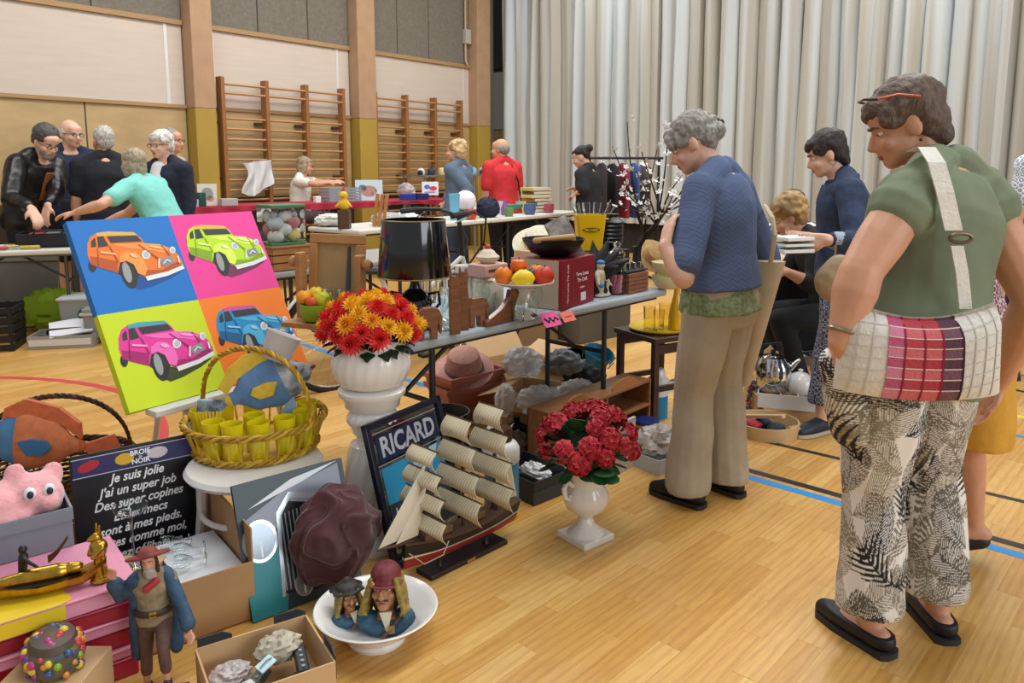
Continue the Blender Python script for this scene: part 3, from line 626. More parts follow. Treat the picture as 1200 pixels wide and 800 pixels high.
# --- girl and curly-haired visitor behind the books
person('girl with brown hair in striped top sitting before the curtain', V((2.06, 5.65, 0)), RAD(172), 1.62, .95, .05, 0, head=(RAD(12), 0, 0), skin='c', vox=.011, hair='long', haircol='#4d3a30', pelvis=(0, 0, .5),
    arms={'L': ((2.3, 5.6, .82), (2.2, 5.35, .76)), 'R': ((1.82, 5.6, .82), (1.9, 5.35, .76))}, legs={'L': (V((2.2, 5.25, .5)), V((2.2, 5.2, .075)), (0, -1, 0)), 'R': (V((1.95, 5.25, .5)), V((1.95, 5.2, .075)), (0, -1, 0))},
    top=dict(mat=stripes('#e9e9ea', '#2f3440', 7), t0=-.08, sleeve=.6), bottom=dict(mat=cloth('#22252e')), shoe='#333333')
person('curly blond visitor in black bending low beside the denim jacket', V((1.98, 4.62, 0)), RAD(80), 1.62, 1.05, .5, 0, head=(0, RAD(30), 0), skin='a', vox=.011, hair='curly', haircol='#9a7a4c', pelvis=(0, 0, .56),
    arms={'L': ((1.75, 4.42, .72), (1.58, 4.38, .8)), 'R': ((1.72, 4.8, .72), (1.58, 4.75, .8))}, legs={'L': (V((1.6, 4.5, .5)), V((1.75, 4.5, .075)), (-1, 0, 0)), 'R': (V((1.6, 4.72, .5)), V((1.75, 4.75, .075)), (-1, 0, 0))},
    top=dict(mat=cloth('#1b1c20'), t0=-.1, sleeve=1.3), bottom=dict(mat=cloth('#17181b')), shoe='#222222')
# --- group on the left
M1 = person('bearded man in black leather jacket bending over the table', V((-4.42, 7.0, 0)), RAD(-105), 1.82, 1.05, .42, 0, head=(RAD(-12), RAD(30), 0), skin='c', vox=.011, male=True, hair='short', haircol='#4c4846',
    arms={'R': (AT(12, 232, 6.55), AT(37, 244, 6.4), (.5, -.3, -.7), (0, 0, -1)), 'L': (AT(66, 225, 6.95), AT(56, 240, 6.75), (-.1, -.3, -.8), (0, 0, -1))},
    top=dict(mat=M('#17171a', .32, bump=.5, bscale=12), t0=-.12, sleeve=1.8, off=.03, soff=.022), bottom=dict(mat=cloth('#1d1d22')))
glasses(M1); M1h = M1[1]
b = MB(); b.ell((0, .066, -.088), (.05, .036, .042), M1h, 14, 10); b.ell((0, .04, -.06), (.066, .05, .05), M1h, 14, 10); ob('beard', blob(b, .009, 2, .004, 40), M('#8d857f', .9, var=.3, scale=40), M1[0])
MB().box((0, .15, 0), (.07, .02, .3), TR(M1[3](.3)[0]) @ RX(-.45)).build('scarf', M('#8f5227', .8), M1[0], False, bev=.01)
M2 = person('bald man with glasses in navy t-shirt behind the leather jacket', V((-4.42, 7.75, 0)), RAD(-140), 1.86, 1.12, .05, 0, head=(RAD(25), RAD(8), 0), skin='c', vox=.012, male=True, hair='balding', haircol='#b9aea5', legs={'L': (None, V((-4.32, 7.67, .075)), (.6, -.8, 0)), 'R': (None, V((-4.59, 7.8, .075)), (.5, -.8, 0))},
    top=dict(mat=cloth('#1e2a44'), t0=-.16, sleeve=.85, off=.02, sflare=.01), bottom=dict(name='shorts', mat=cloth('#1a1d26'), len=.5, off=.03), shoe='#1d1d1f')
glasses(M2)
person('white-haired man in black polo shirt standing with back turned', V((-3.72, 7.1, 0)), RAD(28), 1.76, 1.15, .06, 0, head=(RAD(20), 0, 0), skin='b', vox=.012, male=True, hair='crop', haircol='#b7b2ab', legs={'L': (None, V((-3.82, 7.05, .075)), (0, 1, 0)), 'R': (None, V((-3.6, 7.1, .075)), (0, 1, 0))},
    top=dict(mat=cloth('#191b22'), t0=-.14, sleeve=.75, off=.02), bottom=dict(name='shorts', mat=cloth('#202430'), len=.5, off=.03), shoe='#1d1d1f')
person('fair-haired woman in turquoise t-shirt reaching across the table', V((-2.78, 6.2, 0)), RAD(76), 1.62, 1.12, .62, 0, head=(RAD(-10), RAD(-2), 0), skin='a', vox=.010, hair='bob', haircol='#a3967f',
    arms={'L': (AT(118, 240, 5.75), AT(88, 249, 5.75), (-1, 0, -.15), (0, .2, -1)), 'R': (AT(150, 250, 6.5), AT(120, 262, 6.5))},
    top=dict(mat=cloth('#7cc9bd', bump=.2), t0=-.12, sleeve=.62, off=.02), bottom=dict(mat=cloth('#2a2d38')), shoe='#222222')
W5 = person('white-haired woman with glasses in navy cardigan facing the room', V((-3.12, 7.0, 0)), RAD(165), 1.72, 1.1, 0, 0, head=(RAD(-5), RAD(6), 0), skin='c', vox=.011, hair='pixie', haircol='#c9c6c1',
    top=dict(mat=cloth('#1c2233'), t0=-.12, sleeve=1.8, off=.02), bottom=dict(mat=cloth('#23262f')))
glasses(W5, '#5a2b2b')
b = MB().cap((.015, .08, 1.37), .065, (.015, .09, 1.2), .095).cap((.015, .09, 1.2), .095, (.01, .085, .86), .105); ob('shirt_front', blob(b, .012, 3, .005), cloth('#d6d4d6'), W5[0])
MB().tube([W5[3](.5)[0]+V((.1, .03, 0)), W5[3](.3)[0]+V((.03, .14, 0)), W5[3](.05)[0]+V((-.12, .15, 0))], .014, 8, flat=.4).build('bag_strap', M('#8a4f35', .6), W5[0])
M6 = person('man in beige shirt with glasses behind the white-haired woman', V((-3.66, 8.3, 0)), RAD(-95), 1.8, 1, 0, 0, skin='b', vox=.013, male=True, hair='crop', haircol='#8d8780', top=dict(mat=cloth('#b9ac97'), t0=-.1, sleeve=.8), bottom=dict(mat=cloth('#2b2c33')))
glasses(M6)
# --- far side of the hall
W7 = person('woman in white blouse sitting at the red-draped table', V((-2.85, 10.3, .18)), RAD(-88), 1.62, 1.12, .12, 0, head=(0, RAD(8), 0), skin='a', vox=.013, hair='bob', haircol='#9b8a6c', pelvis=(0, 0, .62), arms={'R': (AT(372, 216, 10.05), AT(386, 214, 10.05)), 'L': (AT(380, 214, 10.4), AT(392, 213, 10.35))},
    legs={'L': (V((-2.45, 10.4, .72)), V((-2.4, 10.4, .26)), (1, 0, 0)), 'R': (V((-2.45, 10.2, .72)), V((-2.4, 10.2, .26)), (1, 0, 0))}, top=dict(mat=cloth('#dcd8d2'), t0=-.08, sleeve=.45), bottom=dict(mat=cloth('#4a3a40')), shoe='#222222')
glasses(W7, '#7a2f2f')
person('curly blonde woman in grey-blue denim jacket standing by the wall bars', V((-.62, 9.0, 0)), RAD(62), 1.7, 1.05, 0, 0, head=(RAD(18), 0, 0), skin='a', vox=.012, hair='curly', haircol='#c0a070', arms={'L': (AT(548, 222, 8.85), AT(538, 236, 8.75)), 'R': (AT(528, 225, 9.3), AT(522, 238, 9.2))},
    top=dict(mat=cloth('#59697c'), t0=-.1, sleeve=1.6, off=.03), bottom=dict(mat=cloth('#39465e')), shoe='#333333')
R9 = person('balding man in red polo shirt standing beside the curtain', V((-.12, 9.6, 0)), RAD(35), 1.74, 1.12, .0, 0, head=(RAD(30), 0, 0), skin='b', vox=.012, male=True, hair='balding', haircol='#8b857c', top=dict(mat=cloth('#cf3237', bump=.2), t0=-.16, sleeve=.8, off=.022), bottom=dict(mat=cloth('#23242c')))
MB().tube([R9[3](.49)[0]+V((.07, -.09, 0)), R9[3](.3)[0]+V((.13, -.145, 0)), R9[3](.0)[0]+V((.22, -.1, 0))], .014, 8, flat=.4).build('bag_strap', M('#221d1b', .6), R9[0])
person('woman in black t-shirt with dark hair bun before the curtain', V((.86, 8.6, 0)), RAD(58), 1.64, 1.02, .05, 0, head=(RAD(12), RAD(22), 0), skin='a', vox=.012, hair='bun', haircol='#1d1918', arms={'L': (AT(684, 222, 8.4), AT(676, 226, 8.5)), 'R': (AT(700, 225, 8.9), AT(680, 222, 8.9))}, top=dict(mat=cloth('#1c1f24'), t0=-.15, sleeve=.95, off=.028, sflare=.012), bottom=dict(mat=cloth('#20222a')))
# ---------------------------------------------------------------- generic small makers
WHITE = M('#ece9e4', .25, coat=.4); CARD = M('#b08a5e', .85, var=.06, scale=4); CARD2 = M('#c9a67a', .85, var=.05, scale=4); BLACK = M('#17171a', .45); STEEL = M('#b9bcc0', .25, 1)
def vessel(name, prof, mat, th=.003, n=28, parent=None, m=None, mod=None, label=None):   # thin-walled turned vessel
    inner = [(max(r-th, .0005), max(z, prof[0][1]+th)) for r, z in prof]
    return MB().lathe(prof+inner[::-1], n, None, mod).build(name, mat, parent, True, 50, 0, m, label)
def carton(name, label, c4, hs, mat, bottom=True, th=.005, z0=.001, cat='box', inner=None):   # four corners (seen from above, counter-clockwise), wall heights
    o = thing(name, label, cat, V((sum(p[0] for p in c4)/4, sum(p[1] for p in c4)/4, z0)))
    C = V(o.location); P = [V((p[0], p[1], 0))-V((C.x, C.y, 0)) for p in c4]
    for i in range(4):
        a, b_ = P[i], P[(i+1) % 4]; d = (b_-a); L_ = d.length; 
        MB().box((L_/2, th/2, hs[i]/2), (L_-th*.4, th, hs[i])).build('side', mat, o, False, m=frame(a, d, V((-d.y, d.x, 0))))
    if bottom: MB().prism([(p.x, p.y) for p in P], 0, th).build('base', mat, o, False)
    return o
def flap(o, a, b_, l, ang, mat, th=.004):   # carton flap hinged on the edge a-b (local), folded out by ang
    a, b_ = V(a), V(b_); d = b_-a; out = V((d.y, -d.x, 0)).normalized(); e2 = out*math.cos(ang)+V((0, 0, 1))*math.sin(ang)
    MB().box((d.length/2, l/2, 0), (d.length*.97, l, th)).build('flap', mat, o, False, m=frame(a, d, e2))
def sheet(poly, z, mat, parent, name='print', th=.0005, m=None): return MB().prism(poly, z, z+th).build(name, mat, parent, False, m=m)
def ellpoly(cx, cy, rx, ry, n=20, a=0): return [(cx+rx*math.cos(t)*math.cos(a)-ry*math.sin(t)*math.sin(a), cy+rx*math.cos(t)*math.sin(a)+ry*math.sin(t)*math.cos(a)) for t in [2*PI*i/n for i in range(n)]]
# ---------------------------------------------------------------- canvas with four cars, on a white easel
cBL, cBR = V((-1.409, 2.732, .5)), V((-.935, 3.42, .5)); cex = (cBR-cBL).normalized(); cback = V((-cex.y, cex.x, 0)); cup = (V((0, 0, .69))+cback*.36).normalized()
CVM = frame(cBL, cex, cup); CW, CHh = .84, .78
cv = thing('pop_art_canvas', 'square pop-art canvas with four bright vintage cars leaning on easel', 'painting', m=CVM)
MB().box((CW/2, CHh/2, -.0365), (CW-.03, CHh-.03, .006)).build('stretcher', M('#b89a6a', .7), cv, False)
E1, E2, T0 = (340, -30), (90, 305), (75, 125); det = E1[0]*E2[1]-E1[1]*E2[0]
def uv(p): x, y = p[0]-T0[0], p[1]-T0[1]; return ((x*E2[1]-y*E2[0])/det, (E1[0]*y-E1[1]*x)/det)
CAR = [('shadow', [(170, 268), (240, 290), (262, 335), (300, 356), (345, 346), (410, 322), (455, 296), (330, 318), (240, 285)], 0),
 ('wheel_arch', [(232, 298), (238, 258), (262, 250), (290, 262), (305, 300), (296, 318), (262, 322)], 1), ('wheel', ellpoly(268, 300, 26, 52, 18, -.25), 1), ('wheel', ellpoly(153, 272, 12, 20, 14, -.1), 1), ('hub', ellpoly(262, 296, 13, 36, 16, -.25), 2),
 ('body', [(138, 200), (148, 175), (170, 162), (200, 158), (290, 160), (310, 176), (325, 197), (375, 200), (415, 215), (440, 235), (455, 262), (460, 284), (400, 306), (330, 322), (298, 300), (285, 270), (262, 258), (240, 262), (232, 298), (195, 285), (150, 268), (138, 235)], 3),
 ('shade', [(180, 245), (232, 258), (232, 298), (195, 285), (150, 268), (145, 240)], 4), ('shade', [(298, 300), (330, 322), (400, 306), (455, 280), (440, 262), (380, 290), (330, 290), (300, 270)], 4),
 ('fender', [(240, 240), (262, 225), (290, 228), (318, 250), (330, 285), (322, 308), (298, 300), (285, 270), (262, 255), (240, 262)], 5),
 ('bonnet', [(215, 200), (325, 197), (375, 200), (412, 214), (395, 232), (350, 222), (260, 212)], 5),
 ('roof', [(165, 163), (200, 157), (288, 158), (302, 168), (205, 172), (170, 174)], 6),
 ('windscreen', [(200, 174), (298, 170), (316, 190), (212, 196)], 7), ('side_window', [(150, 190), (162, 178), (166, 208), (150, 211)], 7), ('side_window', [(169, 176), (188, 173), (204, 206), (172, 211)], 7),
 ('grille', [(370, 256), (414, 242), (428, 268), (386, 280)], 8), ('bumper', [(322, 312), (400, 297), (456, 276), (461, 289), (400, 312), (328, 327)], 9),
 ('headlight', ellpoly(327, 237, 15, 16, 16), 9), ('headlight', ellpoly(421, 222, 11, 13, 14), 9), ('lens', ellpoly(328, 238, 10, 11, 14), 10), ('lens', ellpoly(422, 223, 7, 9, 12), 10), ('door_line', [(205, 206), (208, 205), (236, 260), (233, 262)], 4), ('door_line', [(168, 212), (171, 212), (174, 268), (171, 268)], 4), ('bonnet_line', [(300, 202), (304, 201), (372, 250), (369, 254)], 4), ('bonnet_line', [(380, 204), (384, 204), (412, 240), (408, 242)], 4), ('highlight', ellpoly(285, 240, 15, 6, 14, .35), 11), ('highlight', ellpoly(365, 212, 26, 4, 14, .18), 11), ('highlight', [(178, 225), (226, 232), (228, 238), (178, 231)], 11), ('guard', [(366, 285), (369, 252), (374, 250), (372, 284)], 9), ('guard', [(440, 268), (436, 244), (441, 243), (446, 266)], 9), ('emblem', [(384, 268), (398, 254), (414, 262), (411, 265), (398, 259), (387, 271)], 9)]
for qi, (qx, qy, bg, body, dark, lite, roof, shd) in enumerate(((0, 1, '#1274c8', '#f07b22', '#b9521a', '#fb9d4c', '#e2b25a', '#0e4f96'), (1, 1, '#ee3f98', '#bfe51c', '#84ab14', '#dcf45e', '#e8b93c', '#7a2a56'), (0, 0, '#c9dd1a', '#e6369a', '#a31f6b', '#f46cbc', '#35a8b5', '#3b4418'), (1, 0, '#f67f1d', '#1f8fc9', '#145f92', '#4fb5e3', '#d0559b', '#7d3e10'))):
    ox, oy = qx*CW/2, qy*CHh/2
    q = sheet([(ox, oy), (ox+CW/2, oy), (ox+CW/2, oy+CHh/2), (ox, oy+CHh/2)], -.0335, M(bg, .55), cv, 'colour_field', .034)
    pal = [shd, '#2a2a2a', '#9a9f9c', body, dark, lite, roof, '#33353a', '#8b9098', '#e9ecee', '#b8c2c8', {'#f07b22': '#fdc08a', '#bfe51c': '#effaa8', '#e6369a': '#f9a9d8', '#1f8fc9': '#96d6f2'}[body]]
    for li, (nm, poly, ci) in enumerate(CAR):
        P = [(ox+uv(p)[0]*CW/2, oy+(1-uv(p)[1])*CHh/2) for p in poly]
        sheet(P, .0007+li*.0002, M(pal[ci], .5), q, nm, .0002)
ea = thing('easel', 'white easel holding the pop-art canvas', 'easel', m=TR(V((cBL+cBR)/2).x, V((cBL+cBR)/2).y, 0) @ RZ(math.atan2(cex.y, cex.x)))
wm_ = M('#d9d9d4', .4)
for x in (-.2, .26):
    MB().tube([(x*1.15, -.07, 0), (x*.9, .02, .47), (x*.55, .30, 1.0)], .016).build('front_leg', wm_, ea)
MB().tube([(0, .62, 0), (0, .32, .98)], .014).build('rear_leg', wm_, ea)
MB().box((0, -.02, .484), (.7, .075, .025)).build('ledge', wm_, ea, False, bev=.004)
MB().box((0, .29, .97), (.3, .03, .05)).build('head_block', wm_, ea, False, bev=.004)
# ---------------------------------------------------------------- white bentwood chair with cane seat
sc_ = G(299, 541, .36); ch = thing('cane_stool', 'low white round stool with cane seat under the yellow basket', 'stool', V((sc_.x, sc_.y, 0)), RAD(60))
wht = M('#dedcd6', .35)
MB().lathe([(.185, .338), (.228, .336), (.238, .35), (.228, .365), (.185, .362)], 40).build('seat_rim', wht, ch)
cane = M('#8b6d55', .7, var=.25, scale=60)
seat = MB().lathe([(0, .35), (.188, .35), (.188, .356), (0, .356)], 30).build('cane_seat', cane, ch)
for i in range(-8, 9):
    for a in (0, PI/2, PI/4):
        h = math.sqrt(max(0, .185**2-(i*.022)**2)); MB().tube([(-h, i*.022, 0), (h, i*.022, 0)], .0022, 4).build('cane_strand', M('#b59c80', .6), seat, m=TR(0, 0, .3575) @ RZ(a))
for a in (45, 135, 225, 315):
    c, s = math.cos(RAD(a)), math.sin(RAD(a)); MB().tube([(c*.18, s*.18, .34), (c*.185, s*.185, .2), (c*.21, s*.21, 0)], [.02, .018, .014]).build('leg', wht, ch)
MB().tube([(.187*math.cos(t), .187*math.sin(t), .2) for t in [2*PI*i/28 for i in range(28)]], .01, 8, True).build('stretcher_ring', wht, ch)
# ---------------------------------------------------------------- baskets
def wicker(name, label, loc, r0, r1, h, n, rows, mat, mat2, rz=0, handle=None, braid=3, hm=None):
    t = thing(name, label, 'basket', loc, rz)
    MB().lathe([(0, 0), (r0, 0), (r0, .008), (0, .008)], 32).build('base', mat, t)
    for i in range(n):
        a = 2*PI*i/n; MB().tube([(r0*math.cos(a), r0*math.sin(a), .004), (r1*math.cos(a), r1*math.sin(a), h)], .0042, 5).build('stake', mat, t)
    for k in range(rows):
        z = h*(k+.5)/rows if rows > 3 else (.012 if k == 0 else h*.93); r = r0+(r1-r0)*z/h; N = n*2
        MB().tube([((r+(.006 if (i+k) % 2 else -.006))*math.cos(2*PI*i/N), (r+(.006 if (i+k) % 2 else -.006))*math.sin(2*PI*i/N), z) for i in range(N)], h/rows*.42 if rows > 3 else .006, 6, True).build('weave', mat2 if k % 2 else mat, t)
    for zc, rr in ((h, r1), (.008, r0+.004)):
        for q in range(braid):
            N = 120; MB().tube([((rr+.008*math.cos(14*2*PI*i/N+q*2*PI/braid))*math.cos(2*PI*i/N), (rr+.008*math.cos(14*2*PI*i/N+q*2*PI/braid))*math.sin(2*PI*i/N), zc+.008*math.sin(14*2*PI*i/N+q*2*PI/braid)) for i in range(N)], .0062, 6, True).build('braid', mat2 if q else mat, t)
    if handle:
        hh, a0 = handle
        for q in range(3):
            N = 70; pts = []
            for i in range(N+1):
                f = PI*i/N; x = -r1*math.cos(f); z = h+hh*math.sin(f)**.75; tw = 22*f+q*2*PI/3
                pts.append((x*math.cos(a0)+.006*math.cos(tw)*math.cos(a0+PI/2), x*math.sin(a0)+.006*math.cos(tw)*math.sin(a0+PI/2), z+.006*math.sin(tw)))
            MB().tube(pts, .0062, 6).build('handle_strand', mat2 if q else mat, t)
    return t
ywk, ywk2 = M('#c9a12c', .45, var=.2, scale=30), M('#a57d1c', .5, var=.2, scale=30)
BK = G(301, 521, .367)
wicker('yellow_basket', 'yellow wicker basket with arched handle on the white stool', BK, .215, .25, .11, 34, 2, ywk, ywk2, 0, (.26, RAD(158)))
yg, yg2 = M('#f2e01c', .12, trans=.25, coat=.3), M('#e8e6dc', .15, trans=.6)
gl = None; k = 0
TUMB = [(-.18, -.02, 1), (-.09, -.145, 0), (-.02, -.165, 0), (.06, -.15, 0), (.13, -.1, 0), (.175, -.03, 0), (.16, .07, 0), (-.14, .08, 0), (.02, -.07, 0), (-.06, .15, 0)]
LB = ['yellow tumbler at the far left inside the yellow basket', 'yellow tumbler at the front of the basket, left of three', 'yellow tumbler at the front of the basket, middle of three', 'yellow tumbler at the front of the basket, right of three', 'yellow tumbler below the blue fish mouth', 'yellow tumbler at the right end of the yellow basket', 'yellow tumbler behind the blue fish on the right', 'yellow tumbler behind the bundle of yellow stirrers', 'yellow tumbler under the belly of the blue fish', 'yellow tumbler behind the tail of the blue fish']
for (x, y, q), lb in zip(TUMB, LB):
    gl = vessel('tumbler', [(.028, 0), (.031, .004), (.036, .07), (.039, .135)], yg, .002, 20, None, TR(BK.x+x*1.08, BK.y+y*1.08, BK.z+.0095)); tag(gl, lb, 'glass', 'yellow tumblers in the basket')
st_ = thing('stirrer_bundle', 'bundle of yellow drink stirrers standing in the basket', 'stirrers', V((BK.x-.14, BK.y-.08, BK.z+.01)))
for i in range(8): MB().box((0, 0, .07), (.008, .003, .15)).build('stirrer', M('#e8c81e', .4), st_, False, m=TR((i-3.5)*.006, (i % 3)*.006, 0) @ RY((i-4)*.05) @ RX(.05*(i % 3)))
def fish(name, label, m, L, hprof, bcol, fcol, fincol, tailcol, bellycol, eye, dorsal, thick=.32, spots=None):
    t = thing(name, label, 'fish ornament', m=m)
    def ring(x, n=20):
        f = (x/L)+.5
        for (a, h0, c0), (b_, h1, c1) in zip(hprof[:-1], hprof[1:]):
            if f <= b_+1e-6: q = (f-a)/(b_-a); q = q*q*(3-2*q); h = h0+(h1-h0)*q; c = c0+(c1-c0)*q; break
        return [(x, h*L*thick*math.cos(2*PI*i/n)*(.9), c*L+h*L*math.sin(2*PI*i/n)) for i in range(n)]
    def seg(f0, f1, nm, mat, e=0): 
        N = 14; return MB().rings([[(p[0], p[1]*(1+e), p[2]) for p in ring((f0+(f1-f0)*i/N-.5)*L)] for i in range(N+1)]).build(nm, mat, t)
    seg(0, .66, 'body', bcol); seg(.66, 1.0, 'face', fcol); seg(.03, .1, 'tail_band', fincol, .06)
    def fin(nm, pts, mat, y=0, th=.01): return MB().prism([(p[0]*L, p[1]*L) for p in pts], -th/2, th/2, TR(0, y, 0) @ RX(PI/2)).build(nm, mat, t, False, bev=.002)
    fin('dorsal_fin', dorsal, fincol, 0, .05*L); fin('tail', [(-.47, -.02), (-.72, -.14), (-.78, -.05), (-.76, .06), (-.70, .17), (-.47, .06)], tailcol, 0, .05*L)
    for s_ in (-1, 1):
        y = s_*hprof[3][1]*L*thick*.92
        fin('pectoral_fin', [(.12, .02), (.0, .06), (-.14, .06), (-.19, .0), (-.12, -.08), (.02, -.1)], fincol if bellycol != '#2f6ea0' else M(bellycol, .5), y, .03*L)
        e = MB().ell((.34*L, s_*.115*L*thick*2.6, .085*L), (.03*L, .02*L, .03*L)).build('eye', M(eye, .2), t); MB().ell((.35*L, s_*.125*L*thick*2.75, .085*L), (.014*L, .012*L, .014*L)).build('pupil', M('#15130f', .2), e)
    fin('belly_fin', [(.12, -.2), (.02, -.32), (.06, -.40), (.16, -.36), (.2, -.2)], M(bellycol, .5), 0, .05*L)
    MB().ell((.5*L, 0, -.005*L), (.03*L, .03*L, .02*L)).build('lips', M('#5c4750', .5), t)
    if spots:
        for i in range(26):
            f = -.3+.05*(i % 9)+.02*(i//9 % 2); z = -.1+.09*(i//9)
            for s_ in (-1,): MB().ell((f*L, s_*.26*L*thick*math.sqrt(max(.05, 1-(z/.28)**2))*.98, z*L+.02*L), (.016*L, .01*L, .006*L)).build('scale_mark', M(spots, .6), t)
    return t
FP = [(0, .03, .02), (.12, .07, .02), (.34, .23, .02), (.56, .275, .01), (.75, .22, .0), (.9, .11, -.01), (1, .02, -.005)]
fish('blue_fish_ornament', 'blue and yellow painted fish ornament sitting in the yellow basket', TR(BK.x+.05, BK.y+.01, BK.z+.225) @ RZ(RAD(12)) @ RY(RAD(-22)), .35, FP, M('#5f86b5', .7, var=.12, scale=30), M('#3f4c5e', .6, col2='#c4ccd4', scale=18), M('#d9b83f', .6, var=.15, scale=25), M('#2f3d52', .6, col2='#9fb2c4', scale=25), '#8fb3d0', '#8a6a56', [(-.42, .09), (-.46, .2), (-.3, .34), (-.1, .41), (.15, .38), (.24, .27), (0, .26), (-.25, .2)])
cup_ = vessel('frosted_tub', [(.05, 0), (.052, .004), (.066, .1), (.068, .102)], M('#e4e4e8', .35, trans=.35), .003, 28, None, TR(BK.x+.07, BK.y+.03, BK.z+.32) @ RY(RAD(22)) @ RX(RAD(-12))); tag(cup_, 'frosted white plastic tub perched on the blue fish', 'cup')
BB = V((-1.83, 2.98, 0)); wk, wk2 = M('#5b3d2a', .6, var=.3, scale=30), M('#3f2a1d', .6, var=.3, scale=30)
wicker('brown_basket', 'dark brown wicker basket with high handle on the floor', BB, .2, .27, .22, 32, 12, wk, wk2, 0, (.27, RAD(10)))
fish('orange_fish_ornament', 'orange and blue painted fish ornament lying in the brown basket', TR(BB.x-.02, BB.y-.12, .34) @ RZ(RAD(182)) @ RY(RAD(-8)), .42, FP, M('#cf7a4f', .7, var=.14, scale=24), M('#4a80b0', .6, var=.15, scale=20), M('#c9683f', .6, var=.15, scale=25), M('#cc6c46', .6, var=.12, scale=25), '#2f6ea0', '#6d4a5a', [(-.42, .09), (-.4, .24), (-.2, .37), (.1, .41), (.28, .3), (.3, .2), (0, .26), (-.25, .2)], spots='#8f4a32')
# ---------------------------------------------------------------- carton with plaque, glasses and pirate
P1, P2, P3, P4 = (-1.49, 2.41), (-1.14, 2.68), (-.80, 2.23), (-1.15, 1.96)
bxA = carton('cardboard_box', 'brown cardboard box holding the black message board', [P4, P3, P2, P1], [.19, .30, .22, .2], CARD)
pex = V((.316, .243, 0)).normalized(); PLM = frame((-1.44, 2.395, .03), pex, V((-.06, .07, 1)))
pl = thing('message_board', 'black board with white French script standing in the cardboard box', 'sign', m=PLM)
MB().box((.2, .21, -.004), (.4, .42, .008)).build('board', M('#14151d', .3), pl, False, bev=.002)
sheet([(.008, .345), (.392, .345), (.392, .405), (.008, .405)], .0003, M('#26285a', .4), pl, 'band'); 
for q in ([(.005, .342), (.395, .342), (.395, .345), (.005, .345)], [(.005, .405), (.395, .405), (.395, .408), (.005, .408)]): sheet(q, .0004, M('#b9bccb', .4), pl, 'band_line')
sheet(ellpoly(.055, .378, .034, .017, 16, .25), .001, M('#b0222c', .4), pl, 'red_badge')
sheet(ellpoly(.165, .378, .03, .02, 16), .001, M('#d6a92c', .5), pl, 'yellow_patch')
sheet(ellpoly(.27, .378, .034, .02, 16), .001, M('#c9bfc2', .5), pl, 'pale_patch')
WT = M('#eeeef0', .4)
text('BROIE', .024, WT, pl, TR(.215, .391, .0016), bold=.0006); text('du', .012, WT, pl, TR(.215, .377, .0016)); text('NOIR', .024, WT, pl, TR(.215, .361, .0016), bold=.0006)
for i, s in enumerate(('Je suis jolie', "J'ai un super job", 'Des super copines', 'Et les mecs', 'sont à mes pieds.', 'Faites comme moi,', 'restez célibataire.')): text(s, .043, WT, pl, TR(.2, .318-i*.044, .0008), bold=.0008, shear=.3, sx=.88)
text('le matin', .02, WT, pl, TR(.21, .014, .0008), shear=.28); sheet([(.31, .012), (.385, .012), (.385, .024), (.31, .024)], .0005, M('#b79b2a', .5), pl, 'maker_strip')
gb = thing('glass_carton', 'black and white carton of wine glasses inside the cardboard box', 'box', m=frame((-1.02, 2.34, .008), V((.62, -.78, 0)), V((.78, .62, 0))))
MB().box((0, 0, .07), (.3, .2, .14)).build('carton_body', M('#1b1b1e', .5), gb, False, bev=.003); MB().box((0, 0, .1425), (.29, .19, .005)).build('white_tray', M('#d7d9de', .5), gb, False); MB().box((.0, -.1005, .125), (.3, .002, .006)).build('red_line', M('#a3222b', .5), gb, False)
text('7cl', .04, WT, gb, TR(.1, -.1012, .05) @ RX(PI/2))
for i in range(3): vessel('wine_glass', [(.02, 0), (.003, .004), (.0025, .035), (.014, .045), (.022, .07), (.02, .09)], GLASS(), .0012, 18, gb, TR(-.08+.08*i, .02*(i % 2), .168) @ RX(RAD(80)) @ RZ(.4*i), label='small wine glass lying on the carton')
cg = vessel('coupe_glass', [(.036, 0), (.004, .006), (.0035, .15), (.006, .158), (.04, .172), (.052, .19), (.0515, .196)], GLASS(), .0015, 28, None, TR(-1.19, 2.27, .1585)); tag(cg, 'tall champagne coupe glass before the black message board', 'glass')
bk_ = tag(MB().box((-1.19, 2.27, .082), (.15, .12, .15)).build('small_carton', CARD2, None, False, bev=.002), 'small plain carton under the champagne coupe', 'box')
# ---------------------------------------------------------------- pirate figurine on a chest
PF = person('painted pirate figurine with raised hand and red hat beside the cardboard box', V((-.955, 1.905, .0)), RAD(200), .40, 1.02, 0, 0, head=(RAD(-5), RAD(-6), RAD(8)), skin='b', vox=.02, hair='long', haircol='#4a3a30', male=True,
    arms={'R': (V((-1.04, 1.90, .27)), V((-1.045, 1.88, .325)), (0, 0, 1), (0, -1, 0)), 'L': (V((-.87, 1.89, .24)), V((-.845, 1.86, .205)), (.3, -.4, -.6), (0, -1, 0))},
    legs={'R': (V((-.975, 1.89, .12)), V((-.985, 1.9, .018)), (-.2, -1, 0)), 'L': (V((-.905, 1.84, .16)), V((-.895, 1.83, .08)), (.3, -1, 0))},
    top=dict(mat=M('#8b7c62', .6, var=.3, scale=9), t0=-.06, sleeve=.3), bottom=dict(mat=M('#5a4036', .7, var=.2, scale=8), len=.85, hem=.02), shoe='#3a2c24')
r_ = PF[0]; r_.name = 'pirate_figurine'; r_['category'] = 'figurine'
